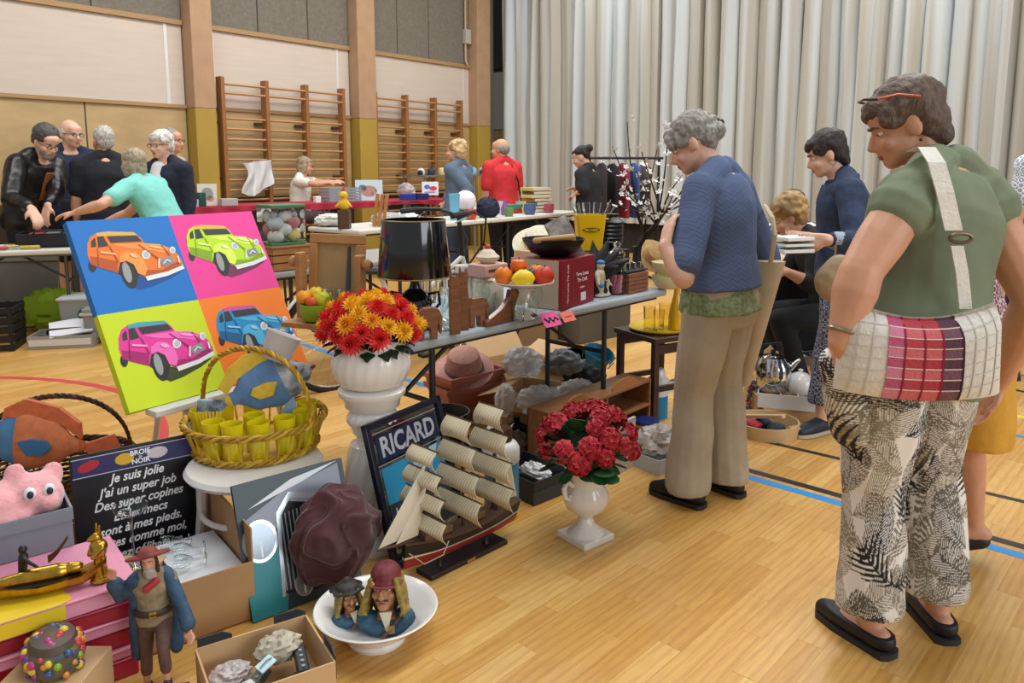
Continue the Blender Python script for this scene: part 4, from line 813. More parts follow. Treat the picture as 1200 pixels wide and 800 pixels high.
for s_ in (1, -1):
    b = MB().chain([V((s_*.13, -.03, 1.38)), V((s_*.16, -.06, 1.1)), V((s_*.19, -.1, .7)), V((s_*.2, -.1, .42))], [.09, .1, .1, .08])
    E_, W_ = PF[4]['R' if s_ > 0 else 'L'][:2]; b.cap((s_*.17, 0, 1.36), .09, E_, .075); b.cap(E_, .075, E_+(W_-E_)*.8, .085); ob('coat', blob(b, .022, 3, .012, 8), M('#2f4a63', .6, var=.25, scale=7), r_)
hb = MB(); hb.ell((0, -.01, .1), (.11, .12, .07), PF[1], 18, 10); hb.prism(ellpoly(0, 0, .24, .14, 24), .055, .085, PF[1] @ RX(.15)); ob('hat', blob(hb, .014, 3), M('#7c332d', .65, var=.2, scale=10), r_)
hb = MB(); hb.ell((0, .075, -.1), (.065, .05, .075), PF[1], 14, 10); ob('beard', blob(hb, .014, 2, .01, 20), M('#9a948c', .8), r_)
hb = MB(); hb.cap(PF[3](.47)[0]+V((-.06, .1, 0)), .04, PF[3](.4)[0]+V((.05, .12, 0)), .045); ob('neckerchief', blob(hb, .014, 2), M('#a8313a', .7), r_)
MB().tube([PF[3](.1)[0]+V((.19*math.cos(t), .15*math.sin(t), 0)) for t in [2*PI*i/24 for i in range(24)]], .03, 8, True, flat=1.3).build('belt', M('#3b2a20', .5), r_); MB().box((0, .16, 0), (.08, .03, .07), TR(PF[3](.1)[0])).build('buckle', M('#a98a4a', .35, .8), r_, False, bev=.01)
cst = thing('treasure_chest', 'tiny treasure chest ornament under the pirate figurine boot', 'chest', V((-.885, 1.825, 0)), RAD(15))
MB().box((0, 0, .02), (.08, .06, .04)).build('chest_body', M('#5b4637', .6, var=.2, scale=30), cst, False, bev=.003); MB().rings([[(x, .03*math.cos(a), .041+.022*math.sin(a)) for a in [PI*i/10 for i in range(11)]] for x in (-.04, .04)]).build('lid', M('#6b523d', .6), cst)
for x in (-.025, .025): MB().box((x, 0, .02), (.008, .0635, .042)).build('band', M('#8d7645', .4, .7), cst, False)
# ---------------------------------------------------------------- pink boxes, plush pig and gilt figures (front left)
B0 = V((-1.31, 1.98, 0)); brz = RAD(38)
pinks = ['#c9808c', '#a82238', '#d88ba0', '#b5263a', '#d28596']
zz = .001
for i, (h, cl, dx, dy, lb) in enumerate(((.055, '#b3263c', 0, 0, 'lowest crimson flat box in the pink stack'), (.03, '#cf7f93', .01, 0, 'thin pink box second from the floor in the stack'), (.055, '#ad2036', -.01, .01, 'crimson flat box in the middle of the pink stack'), (.035, '#d78aa0', .012, 0, 'glossy pink box above the middle of the stack'), (.045, '#a31f36', 0, .0, 'dark crimson box just under the top box'), (.05, '#dd93ad', .01, .0, 'pale pink topmost box under the gilt figures'))):
    t = thing('flat_box', lb, 'box', V((B0.x+dx, B0.y+dy, zz)), brz+(.03 if i % 2 else -.02), 'stack of flat pink boxes')
    MB().box((0, 0, h/2), (.42, .34, h-.002)).build('box_body', M(cl, .35, var=.06, scale=5), t, False, bev=.004)
    MB().box((0, 0, h-.008), (.424, .344, .003)).build('lid_edge', M('#7c1526' if i % 2 == 0 else '#b9647c', .4), t, False)
    if i == 5: MB().prism([(-.16, -.1732), (.02, -.1732), (.05, -.16), (.02, -.02), (-.1, -.02)], h, h+.0008).build('yellow_print', M('#e3c227', .45), t, False); MB().box((-.07, -.1725, h/2), (.2, .001, h*.8)).build('yellow_print', M('#e3c227', .45), t, False)
    zz += h
TOPZ = zz
pb = thing('grey_shoebox', 'open grey shoebox holding the pink plush pig', 'box', V((-1.535, 2.16, 0)), brz)
SBZ = .272
for nm, c, d in (('side', (0, -.12, .06), (.36, .004, .12)), ('side', (0, .12, .06), (.36, .004, .12)), ('side', (.18, 0, .06), (.004, .24, .12)), ('side', (-.18, 0, .06), (.004, .24, .12)), ('base', (0, 0, .003), (.36, .24, .005)), ('rim', (0, -.1235, .1), (.366, .004, .035)), ('rim', (.1835, 0, .1), (.004, .246, .035))): MB().box(c, d).build(nm, M('#7d858e', .6), pb, False)
pb.location.z = SBZ
und = tag(MB().box((-1.60, 2.19, SBZ/2), (.3, .22, SBZ-.002), None).build('storage_carton', CARD, None, False, bev=.003), 'tall cardboard carton under the grey shoebox', 'box')
pg = thing('plush_pig', 'pink plush pig toy lying in the grey shoebox', 'plush toy', V((-1.535, 2.16, SBZ+.02)), brz)
b = MB().ell((-.02, 0, .09), (.14, .1, .09)).ell((-.09, -.035, .085), (.075, .065, .07)).ell((.1, .0, .11), (.085, .08, .075)).ell((.13, -.075, .115), (.03, .03, .028)).cap((0, .08, .1), .05, (.1, .1, .08), .05).ell((.02, -.075, .07), (.07, .035, .05)).ell((.16, .04, .16), (.03, .02, .04)).ell((.06, .02, .19), (.03, .02, .035))
ob('body', blob(b, .009, 5, .006, 16), M('#e5a2a6', .95, var=.07, scale=22, bump=.5, bscale=70, sheen=.5), pg)
for x in (.085, .135): MB().ell((x, -.07, .15), (.017, .012, .02)).build('eye', M('#e9eaee', .3), pg); MB().ell((x, -.081, .15), (.009, .005, .012)).build('pupil', M('#26303c', .3), pg)
GILT = M('#b8923a', .28, 1, var=.25, scale=30); DGILT = M('#1c1a1a', .4)
sg = thing('gilt_deity_figure', 'standing gilt Egyptian figure with jackal head on the pink boxes', 'figurine', V((-1.13, 1.975, TOPZ)), RAD(-40))
b = MB().ell((0, 0, .008), (.026, .03, .01)).cap((0, 0, .02), .02, (0, 0, .07), .015).cap((0, 0, .07), .015, (0, 0, .1), .024).cap((-.024, 0, .105), .009, (-.026, -.014, .075), .008).cap((.024, 0, .105), .009, (.02, -.022, .085), .008).cap((0, 0, .11), .012, (0, -.002, .128), .013).cap((0, -.004, .132), .012, (0, -.022, .128), .007)
ob('figure', blob(b, .0032, 2), GILT, sg)
for s_ in (-1, 1): MB().cap((s_*.008, .002, .14), .005, (s_*.01, .002, .163), .002).build('ear', GILT, sg)
sb = thing('gilt_sarcophagus', 'gilt and black Egyptian boat with a reclining mummy on the pink boxes', 'figurine', V((-1.26, 1.915, TOPZ)), RAD(24))
MB().rings([[(x, w_*math.cos(PI+PI*i/10), z+.034+.034*math.sin(PI+PI*i/10)) for i in range(11)]+[(x, w_*.8, z+.034), (x, -w_*.8, z+.034)] for x, w_, z in ((-.17, .008, .03), (-.12, .03, .008), (0, .04, 0), (.1, .032, .006), (.16, .01, .035))]).build('boat', GILT, sb)
MB().rings([[(x, (w_-.006)*math.cos(2*PI*i/10), .036+.004*math.sin(2*PI*i/10)) for i in range(10)] for x, w_ in ((-.12, .03), (0, .04), (.1, .032))]).build('deck', DGILT, sb)
b = MB().chain([(-.1, 0, .045), (-.02, 0, .05), (.05, 0, .052)], [.014, .022, .022]).cap((.075, 0, .055), .018, (.09, 0, .055), .016); ob('mummy', blob(b, .004, 2), GILT, sb)
b = MB().cap((-.04, .02, .06), .011, (-.035, .02, .1), .013).ell((-.035, .02, .122), (.012, .012, .013)).cap((-.035, .01, .1), .006, (.0, -.02, .085), .005); ob('rower', blob(b, .004, 2), DGILT, sb)
MB().grid(8, 3, lambda u, v: (.02+.05*u, .02+.002*math.sin(9*u), .07+.06*u**1.4+.022*v*(1-u*.6)), .003).build('wing', M('#4a2420', .4), sb)
fb = thing('painted_fruit_casket', 'small casket painted with colourful fruit at the front left', 'box', V((-1.155, 1.785, .0)), RAD(35))
frm = M('#2f2a20', .35, coat=.5)
MB().lathe([(0, 0), (.06, 0), (.07, .02), (.07, .06), (.062, .07)], 26, None, lambda a, z: 1/math.sqrt(max(.3, abs(math.cos(a))**2+.6*abs(math.sin(a))**2))*.9).build('casket', M('#7d6b2a', .5, col2='#3f4a5a', scale=26), fb, m=TR(0, 0, .15))
MB().lathe([(.064, .07), (.055, .085), (.02, .095), (0, .096)], 26, None, lambda a, z: 1/math.sqrt(max(.3, abs(math.cos(a))**2+.6*abs(math.sin(a))**2))*.9).build('lid', M('#3d4a2a', .5, col2='#6a3a4a', scale=26), fb, m=TR(0, 0, .15))
rnd = random.Random(3)
for i in range(110):
    a = rnd.uniform(0, 2*PI); z = rnd.uniform(.01, .092); rr = (.068 if z < .062 else .068-(z-.062)*1.6)/math.sqrt(math.cos(a)**2+.6*math.sin(a)**2)*.9
    MB().ell((0, 0, 0), (.011, .011, .011), None, 8, 6).build('painted_fruit', M(rnd.choice(('#c23b3b', '#d98a2b', '#7fae2e', '#5a3f8c', '#d7c22f', '#b03a6e', '#37507f')), .35, coat=.4), fb, m=TR(rr*math.cos(a), rr*math.sin(a), .15+z) @ Matrix.Scale(rnd.uniform(.6, 1.15), 4))
tag(MB().box((-1.155, 1.785, .075), (.2, .17, .149), None).build('carton', CARD2, None, False, bev=.003), 'low cardboard carton under the painted fruit casket', 'box')
# ---------------------------------------------------------------- vintage car picture leaning on the chair
pBL, pex2 = V((-.80, 2.20, .004)), V((.77, .64, 0)).normalized(); pbk = V((-pex2.y, pex2.x, 0)); PH, PWd = .42, .38
cp = thing('car_picture', 'large print of a vintage car grille leaning against the white stool', 'picture', m=frame(pBL, pex2, V((0, 0, .93))+pbk*.30))
MB().box((PWd/2, PH/2, -.008), (PWd, PH, .016)).build('board', M('#20262b', .4), cp, False, bev=.002)
def pr_(pts, z, col, nm, r=.35, me=0): return sheet([(x*PWd, y*PH) for x, y in pts], z, M(col, r, me), cp, nm)
pr_([(0, 0), (1, 0), (1, 1), (0, 1)], 0, '#2d3d45', 'background'); pr_([(0, .0), (.3, 0), (.36, .3), (.3, .62), (.12, .55), (0, .35)], .0006, '#1c7f86', 'wing_panel'); pr_([(.05, .72), (.4, .86), (.95, .97), (.95, .8), (.5, .72), (.3, .6)], .0006, '#8a8f9e', 'bonnet'); pr_([(.1, .8), (.5, .94), (.95, .99), (.6, .9)], .0009, '#d9dde2', 'reflection')
pr_([(.28, .12), (.72, .05), (.76, .55), (.68, .72), (.45, .78), (.33, .66)], .001, '#14181b', 'grille_field')
for i in range(12): x = .31+i*.036; pr_([(x, .14-.006*i), (x+.014, .14-.006*i), (x+.026, .69+.02*math.sin(i*.3)), (x+.014, .69+.02*math.sin(i*.3))], .0014, '#aeb6bd', 'grille_bar', .2, .6)
pr_([(.27, .1), (.30, .1), (.36, .68), (.46, .8), (.7, .74), (.77, .56), (.80, .58), (.73, .78), (.46, .85), (.33, .72)], .0016, '#c3cbd2', 'grille_frame', .2, .5)
for (x, y, r) in ((.16, .55, .15), (.72, .28, .1), (.47, .14, .085)):
    pr_(ellpoly(x, y, r, r*1.05, 26), .002, '#d3dade', 'lamp_rim', .15, .7); pr_(ellpoly(x, y, r*.84, r*.88, 26), .0024, '#8f9aa4', 'lamp_glass', .12, .4); pr_([(x-.008, y-r*.8), (x+.008, y-r*.8), (x+.008, y), (x-.008, y)], .0028, '#e6eaee', 'lamp_bar', .2)
# maroon scarf heaped against the picture
def scarf(u, v):
    a = 2*PI*u; ph = PI*(v-.5); r = math.cos(ph); d = V((r*math.cos(a), r*math.sin(a), math.sin(ph)))
    w1 = noise.noise_vector(d*1.6)*.9; q = d+w1*.5; rr = math.hypot(q.x, q.z); sw = math.atan2(q.z, q.x)+rr*2.4
    f = .93+.17*(1-abs(math.sin(1.5*sw)))**1.6+.05*(1-abs(math.sin(3.5*sw+2*rr)))**2+.13*noise.noise(d*1.9)
    return (.145*d.x*f, .085*d.y*f, .165+.165*d.z*f)
tag(MB().grid(150, 84, scarf, 0, None, True).build('maroon_scarf', M('#4a2024', .75, var=.12, scale=6, sheen=.3), None, True, 80, 0, TR(-.575, 2.375, .04) @ RZ(RAD(35))), 'heap of dark maroon scarf in front of the car picture', 'scarf')
# ---------------------------------------------------------------- tray box with oddments
TB = G(312, 812, .0); TBR = RAD(32)
tb = thing('tray_box', 'open cardboard tray with black printed flaps and oddments at the front', 'box', V((TB.x, TB.y, .001)), TBR)
W_, D_, H_ = .30, .25, .11
for c, d in (((0, -D_/2, H_/2), (W_, .005, H_)), ((0, D_/2, H_/2), (W_, .005, H_)), ((W_/2, 0, H_/2), (.005, D_, H_)), ((-W_/2, 0, H_/2), (.005, D_, H_))): MB().box(c, d).build('side', CARD2, tb, False)
MB().box((0, 0, .003), (W_, D_, .005)).build('base', CARD2, tb, False)
for x, y, a in ((W_/2-.045, D_/2+.004, 0), (W_/2+.004, -D_/2+.05, -PI/2), (-W_/2+.05, D_/2+.004, 0)):
    f_ = MB().prism([(-.045, -.045), (.045, -.045), (.045, .02), (.02, .035), (-.045, .035)], -.002, .002, RX(PI/2)).build('corner_flap', M('#2a2d31', .5), tb, False, m=TR(x, y, H_-.01) @ RZ(a)); 
    text('sorbet', .022, WT, f_, TR(0, -.0045, 0) @ RX(PI/2)); text('sorbet', .022, WT, f_, TR(0, .0045, 0) @ RZ(PI) @ RX(PI/2))
def rel(o, x, y, z=0): return o.matrix_basis @ TR(x, y, z) if False else TR(o.location) @ RZ(o.rotation_euler.z) @ TR(x, y, z)
tag(crumple((.07, .05, .045), M('#b9b09c', .7, var=.25, scale=30), 'crumpled_paper', None, rel(tb, .05, .05, .085), .3, 6, 3), 'crumpled printed paper ball in the cardboard tray', 'paper')
tag(crumple((.06, .05, .03), M('#d6cfcb', .3, trans=.4), 'tissue_wrap', None, rel(tb, -.08, .04, .06), .3, 6, 5), 'pale tissue wrap at the left of the cardboard tray', 'paper')
for i, (x, y, a, cl, lb, l_) in enumerate(((.02, -.06, .3, '#2b2f33', 'black remote control lying in the cardboard tray', .16), (-.03, -.02, .9, '#3f4a4a', 'dark green gadget lying in the cardboard tray', .13), (-.09, -.05, .2, '#c9ccd2', 'silver gadget lying in the cardboard tray', .12), (.09, -.03, 1.4, '#20242a', 'black stapler beside the paper ball in the tray', .13))):
    t = thing('gadget', lb, 'gadget', m=rel(tb, x, y, .03+.012*i) @ RZ(a)); MB().box((0, 0, .011), (l_, .035, .022), None, .15).build('case', M(cl, .35), t, False, bev=.004)
    for q in range(4): MB().lathe([(0, 0), (.005, 0), (.005, .003), (0, .003)], 10).build('button', M('#8d949a', .4), t, m=TR(-l_*.3+q*l_*.18, 0, .022))
cr = thing('charger_card', 'pale blue plastic clip among the oddments in the tray', 'clip', m=rel(tb, .0, -.01, .09) @ RX(.4) @ RZ(.5)); MB().box((0, 0, 0), (.05, .03, .006)).build('plate', M('#bcd8dd', .4), cr, False, bev=.002); MB().tube([(-.02, 0, .004), (0, .0, .012), (.02, 0, .004)], .002).build('spring', STEEL, cr)
# ---------------------------------------------------------------- white dish with pirate busts
bc = V((-.405, 2.13, 0))
bw = MB().lathe([(0, 0), (.085, 0), (.088, .01), (.08, .018), (.115, .045), (.165, .088), (.180, .1), (.183, .104), (.180, .107), (.174, .105), (.158, .09), (.11, .052), (.08, .03), (0, .026)], 120, None, lambda a, z: 1+(.005*math.cos(56*a) if .03 < z < .1 else 0)).build('white_dish', WHITE, None, True, 60, 0, TR(bc)); tag(bw, 'wide white fluted dish on the floor holding two pirate busts', 'bowl')
def bust(name, label, m, hat):
    t = thing(name, label, 'bust', m=m); HM_ = TR(0, -.008, .108) @ RZ(RAD(-12)); b = MB()
    def he(c, r): b.ell((0, 0, 0), tuple(q*.42 for q in r), HM_ @ TR(V(c)*.42), 16, 12)
    b.ell((0, 0, .02), (.05, .032, .03)); b.cap((0, 0, .04), .017, (0, -.004, .08), .017)
    for c, r in (((0, .016, .032), (.074, .094, .086)), ((0, -.022, -.04), (.06, .07, .075)), ((0, -.06, -.088), (.034, .03, .026)), ((0, -.066, .022), (.052, .022, .018)), ((.038, -.06, -.03), (.024, .024, .022)), ((-.038, -.06, -.03), (.024, .024, .022)), ((0, -.098, -.02), (.013, .016, .03)), ((0, -.102, -.034), (.02, .016, .011)), ((0, -.086, -.06), (.024, .013, .008))): he(c, r)
    ob('face', blob(b, .0028, 2), M('#b07a52', .5, var=.12, scale=60), t)
    for s_ in (-1, 1):
        e = MB().ell((0, 0, 0), (.0058, .004, .0036), HM_ @ TR(s_*.013, -.0315, .002), 8, 6).build('eye', M('#d8d2c4', .3), t); MB().ell((0, 0, 0), (.0025, .002, .0026), HM_ @ TR(s_*.013, -.0345, .002), 8, 6).build('iris', M('#2a1d16', .3), e)
        MB().tube([HM_ @ V((s_*.006, -.037, .009)), HM_ @ V((s_*.014, -.036, .0115)), HM_ @ V((s_*.022, -.03, .009))], .0016, 6).build('eyebrow', M('#3a2a1f', .7), t)
        b = MB()
        for i in range(6):
            y = .03-.011*i; b.chain([HM_ @ V((s_*.028, y, .02)), HM_ @ V((s_*(.037+.003*(i % 2)), y-.002, -.02)), HM_ @ V((s_*(.042+.004*(i % 3)), y-.006, -.05)), HM_ @ V((s_*(.04+.005*(i % 2)), y-.012, -.08+.006*i))], [.007, .008, .007, .004], 8)
        ob('hair_lock', blob(b, .003, 1, .0012, 120), M('#8a7434', .6, var=.4, scale=60), t)
    b = MB().ell((0, .03, .075), (.036, .018, .05)); ob('back_hair', blob(b, .004, 1, .002, 90), M('#6b5527', .6, var=.4, scale=60), t)
    MB().tube([HM_ @ V((-.014, -.036, -.0215)), HM_ @ V((-.004, -.042, -.0185)), HM_ @ V((.004, -.042, -.0185)), HM_ @ V((.014, -.036, -.0215))], .002, 6).build('moustache', M('#3b2a1d', .7), t); MB().ell((0, 0, 0), (.009, .004, .003), HM_ @ TR(0, -.0395, -.0265), 10, 6).build('lips', M('#94544a', .5), t)
    b = MB().ell((0, 0, .018), (.058, .038, .026)); 
    for s_ in (-1, 1): b.ell((s_*.04, .0, .03), (.028, .028, .026))
    ob('coat', blob(b, .004, 3, .0015, 60), M('#2f5670', .55, var=.25, scale=40), t)
    MB().tube([(.036, -.026, .05), (.01, -.0405, .022), (-.01, -.0405, .004)], .007, 8, flat=.4).build('strap', M('#6a4a38', .5), t); MB().box((.012, -.043, .022), (.016, .006, .018)).build('buckle', M('#9a7b52', .4, .6), t, False, bev=.002)
    MB().prism([(-.014, .06), (.014, .06), (.003, .012)], 0, .004, TR(0, -.0375, 0) @ RX(PI/2)).build('open_collar', M('#c9c0a6', .7), t, False)
    if hat:
        b = MB().ell((0, .004, .028), (.04, .046, .022), HM_); b.prism([(.055, -.02), (.0, -.055), (-.055, -.02), (-.05, .04), (.05, .04)], .014, .022, HM_); b.cap(HM_ @ V((-.05, .03, .018)), .01, HM_ @ V((0, -.0, .052)), .014); b.cap(HM_ @ V((.05, .03, .018)), .01, HM_ @ V((0, 0, .052)), .014); ob('hat', blob(b, .0035, 2), M('#35332f', .6, var=.2, scale=50), t)
    else:
        b = MB().ell((0, .006, .024), (.0365, .045, .032), HM_); b.ell((0, .0, .012), (.037, .043, .012), HM_); ob('bandana', blob(b, .0035, 2), M('#6b262c', .55, var=.2, scale=50), t); MB().ell((0, 0, 0), (.006, .003, .007), HM_ @ TR(-.022, -.036, .014), 10, 6).build('badge', M('#b08a4a', .4, .6), t)
        MB().tube([HM_ @ V((.037*math.cos(a), .0+.044*math.sin(a), .008)) for a in [2*PI*i/28 for i in range(28)]], .0035, 6, True).build('band', M('#7d3237', .6), t)
    return t
bust('pirate_bust', 'larger pirate bust with maroon bandana and long blond hair in the dish', TR(bc.x+.03, bc.y-.005, .02) @ RZ(RAD(8)) @ RX(RAD(-12)) @ Matrix.Scale(1.3, 4), False)
bust('pirate_bust', 'smaller pirate bust with black tricorne hat in the dish', TR(bc.x-.082, bc.y+.012, .035) @ RZ(RAD(38)) @ RX(RAD(-8)) @ Matrix.Scale(.86, 4), True)
# ---------------------------------------------------------------- pedestal, pot and chrysanthemums
pc = V((-.515, 2.74, 0))
tw = lambda k, s, a0, z0, z1: (lambda a, z: 1+(s*abs(math.sin(k*a*.5+a0*z)) if z0 < z < z1 else 0))
def pedm(a, z): 
    if .07 < z < .375: return 1+.07*(abs(math.sin(7*a-16*z))-.5)
    if .455 < z < .51: return 1+.06*(abs(math.sin(9*a-30*z))-.5)
    return 1
prof = [(0, 0), (.14, 0), (.14, .03), (.125, .045), (.1, .06)]+[(.085+.022*math.sin(PI*i/14)**.8, .075+.3*i/14) for i in range(15)]+[(.085, .385), (.062, .395), (.06, .415), (.075, .43), (.078, .445)]+[(.082+.012*math.sin(PI*i/6), .455+.055*i/6) for i in range(7)]+[(.085, .52), (.1, .53), (.105, .56), (.122, .575), (.124, .592), (.115, .6), (0, .6)]
pd = tag(MB().lathe(prof, 84, None, pedm).build('pedestal', WHITE, None, True, 55, 0, TR(pc)), 'white glazed ceramic pedestal with twisted column', 'pedestal')
potm = lambda a, z: 1+(.028*(abs(math.sin(11*a-14*z))-.5) if .02 < z < .15 else 0)
pt = thing('flower_pot', 'white ribbed ceramic pot of red and yellow flowers on the pedestal', 'flower pot', V((pc.x, pc.y, .601)))
MB().lathe([(0, 0), (.085, 0), (.1, .01)]+[(.1+.043*math.sin(PI*(i+1)/14)**.8, .012+.155*i/12) for i in range(13)]+[(.115, .178), (.125, .192), (.118, .194), (.108, .175), (0, .16)], 88, None, potm).build('pot', WHITE, pt, True, 55)
def petal_bloom(nr, r, l, w_, cup):
    b = MB()
    for k in range(nr):
        n = 16-2*k; el = RAD(8+78*k/max(1, nr-1)); ll = l*(1-.1*k)
        for i in range(n):
            a = 2*PI*(i+.5*(k % 2))/n; d = V((math.cos(a)*math.cos(el), math.sin(a)*math.cos(el), math.sin(el))); s = V((-math.sin(a), math.cos(a), 0))*w_; u_ = d.cross(s).normalized()*w_*.5
            p0 = V((0, 0, .003*k)); p1 = p0+d*ll*.6+u_; p2 = p0+d*ll
            b.add([p0, p1-s, p2, p1+s, p1-u_*1.2], [(0, 1, 4), (1, 2, 4), (2, 3, 4), (3, 0, 4)])
    return b.mesh('bloom', False)
mumA = petal_bloom(5, .036, .036, .0042, .5); mumB = mumA.copy(); mumC = mumA.copy()
for me_, c1, c2 in ((mumA, '#d8262c', '#e8463c'), (mumB, '#f2b51e', '#f7cf3e'), (mumC, '#f0941c', '#f6c332')): me_.materials.append(M(c1, .6, col2=c2, scale=40))
rnd = random.Random(9); DM = V((0, 0, .20))
for i in range(52):
    f = (i+.5)/52; th = math.acos(1-f*.98); a = i*2.39996; d = V((math.sin(th)*math.cos(a), math.sin(th)*math.sin(a), math.cos(th)))
    p = DM+V((d.x*.165, d.y*.165, d.z*.135-.01)); q = V((0, 0, 1)).rotation_difference(d).to_matrix().to_4x4()
    o = ob('bloom', rnd.choice((mumA, mumA, mumA, mumB, mumB, mumC)), None, pt, m=TR(p) @ q @ RZ(rnd.uniform(0, 6)) @ Matrix.Scale(rnd.uniform(1.15, 1.5), 4))
leaf_me = MB().grid(2, 5, lambda u, v: ((u-.5)*.05*math.sin(PI*min(1, v*.9+.08))*(1.2 if int(v*5) % 2 else .9), v*.075, .008*math.sin(PI*v)-abs(u-.5)*.012), .0012).mesh('leaf', True); leaf_me.materials.append(M('#1e3320', .5, var=.3, scale=30))
for i in range(40):
    a = i*2.39996; el = rnd.uniform(-.5, .35); d = V((math.cos(a)*math.cos(el), math.sin(a)*math.cos(el), math.sin(el)))
    ob('leaf', leaf_me, None, pt, m=frame(DM+V((d.x*.10, d.y*.10, -.015+d.z*.05)), d.cross(V((0, 0, 1))), d))
MB().ell((0, 0, .2), (.12, .12, .09)).build('foliage_core', M('#172417', .8), pt)
# ---------------------------------------------------------------- framed mirror sign
rBL, rex = V((-.41, 2.50, .004)), V((.53, .85, 0)).normalized(); rbk = V((-rex.y, rex.x, 0)); RW, RH = .43, .52
rm = thing('framed_bar_mirror', 'framed bar mirror lettered RICARD standing behind the model ship', 'mirror sign', m=frame(rBL, rex, V((0, 0, .97))+rbk*.25))
nav = M('#14172a', .35)
for c, d in (((RW/2, .012, 0), (RW, .024, .024)), ((RW/2, RH-.012, 0), (RW, .024, .024)), ((.012, RH/2, 0), (.024, RH, .024)), ((RW-.012, RH/2, 0), (.024, RH, .024))): MB().box(c, d).build('frame_rail', nav, rm, False, bev=.004)
MB().box((RW/2, RH/2, -.004), (RW-.04, RH-.04, .006)).build('mirror_glass', M('#8c98a3', .08, 1), rm, False)
sheet([(.045, .37), (RW-.045, .37), (RW-.045, .465), (.045, .465)], .0, M('#1b2740', .3), rm, 'name_band'); text('RICARD', .098, M('#ccd2da', .25, .4), rm, TR(RW/2, .417, .0012), bold=.0025, sx=.88)
sheet([(.045, .22), (RW-.045, .2), (RW-.045, .35), (.045, .35)], .0, M('#2c86ad', .3), rm, 'blue_field'); sheet([(.2, .29), (.34, .3), (.36, .35), (.22, .34)], .0006, M('#a6bccb', .3), rm, 'pale_shape'); sheet([(.045, .06), (RW-.045, .06), (RW-.045, .2), (.045, .22)], .0, M('#2e3440', .3), rm, 'dark_field')
for i in range(5): sheet([(.07+.03*i, .14), (.09+.03*i, .14), (.08+.03*i, .2), (.075+.03*i, .2)], .0006, M('#b9c4cd', .3), rm, 'bar_print')
for y in (.36, .475, .05): sheet([(.035, y), (RW-.035, y), (RW-.035, y+.003), (.035, y+.003)], .0008, M('#c9d0d6', .2, .6), rm, 'rule')
# ---------------------------------------------------------------- model sailing ship
shx = V((-.70, -.714, 0)); SM = frame((-.175, 2.605, 0), shx, V((.714, -.70, 0))) @ Matrix.Diagonal((1.12, 1.0, 1.0, 1))
sh = thing('model_ship', 'three-masted model sailing ship with cream sails on a dark stand', 'model ship', m=SM)
MB().box((0, 0, .009), (.33, .085, .018)).build('stand_base', M('#2a1a17', .4), sh, False, bev=.003); MB().box((.0, .043, .009), (.035, .001, .01)).build('name_plate', M('#c2a860', .3, .8), sh, False)
for x in (-.1, .1): MB().lathe([(.012, 0), (.007, .015), (.007, .03), (.01, .04)], 12).build('stand_post', M('#2a1a17', .4), sh, m=TR(x, 0, .018))
def hull(z0f, z1f, nm, mat, e=0):
    rs = []
    for i in range(15):
        f = i/14; x = -.23+.47*f; w_ = .045*math.sin(PI*min(1, .22+f*.8))**.6*(1-.0*f) if f < .95 else .012; w_ = .04 if f < .1 else w_; keel = .05+.012*max(0, f-.75)*4+.01*max(0, .15-f)*6; deck = .118+.028*(2*f-1)**2+.006
        zb, zt = keel+(deck-keel)*z0f, keel+(deck-keel)*z1f
        rs.append([(x, -w_*(.25+.75*z1f)-e, zt), (x, -w_*(.25+.75*(z0f*.5+z1f*.5))-e, (zb+zt)/2), (x, -w_*(.12+.88*z0f)-e*(z0f > 0), zb), (x, w_*(.12+.88*z0f)+e*(z0f > 0), zb), (x, w_*(.25+.75*(z0f*.5+z1f*.5))+e, (zb+zt)/2), (x, w_*(.25+.75*z1f)+e, zt)])
    return MB().rings(rs).build(nm, mat, sh, True, 50)
hull(0, .38, 'lower_hull', M('#8e2326', .45)); hull(.38, .46, 'waterline', M('#ded5bd', .5), .0012); hull(.46, 1, 'upper_hull', M('#1a1715', .45)); hull(.97, 1.03, 'deck_rail', M('#5a4030', .5), .003)
dk = M('#4a3527', .6); sailm = stripes('#d9cdb0', '#c3b594', 26, 1)
MB().chain([(.2, 0, .15), (.33, 0, .168)], [.008, .004]).build('bowsprit', dk, sh)
for x, c in ((-.17, .04), (-.06, .03), (.08, .03), (.15, .025)): MB().box((x, 0, .145), (c*1.6, .04, .025)).build('deck_house', M('#6b4d35', .6), sh, False, bev=.003)
yard_w = lambda k: (.115, .105, .09, .068)[k]
for x, hh in ((.14, .80), (.0, .95), (-.14, .97)):
    MB().tube([(x, 0, .12), (x, 0, .12+.43*hh)], [.006, .003], 8).build('mast', dk, sh)
    for k in range(4):
        zb = .12+.43*hh*(.1+.23*k); zt = .12+.43*hh*(.1+.23*(k+1))-.012; w1, w0 = yard_w(k)*.95, yard_w(k)*1.1
        MB().tube([(x+.012, -w1-.006, zt+.003), (x+.012, w1+.006, zt+.003)], .0028, 6).build('yard', dk, sh)
        MB().grid(10, 8, lambda u, v: (x+.014+.028*math.sin(PI*v)*(1-.35*(2*u-1)**2)+.01*(1-v), (2*u-1)*(w0+(w1-w0)*v), zb+.006+(zt-zb-.004)*v-.008*(1-v)*(1-(2*u-1)**2)*-1), .0012).build('sail', sailm, sh, True, 70)
for i, (x0, z0, x1, z1, lo) in enumerate(((.33, .172, .145, .42, .2), (.27, .165, .145, .36, .17))):
    MB().grid(8, 8, lambda u, v: (x0+(x1-x0)*v-(1-v)*u*(x0-.155)*.72, .012*math.sin(PI*v)*math.sin(PI*u)+.006*i, z0+(z1-z0)*v-(u*(1-v))*(.0)+u*(1-v)*.0), .0012).build('jib_sail', M('#d5ccb6', .8), sh, True, 70)
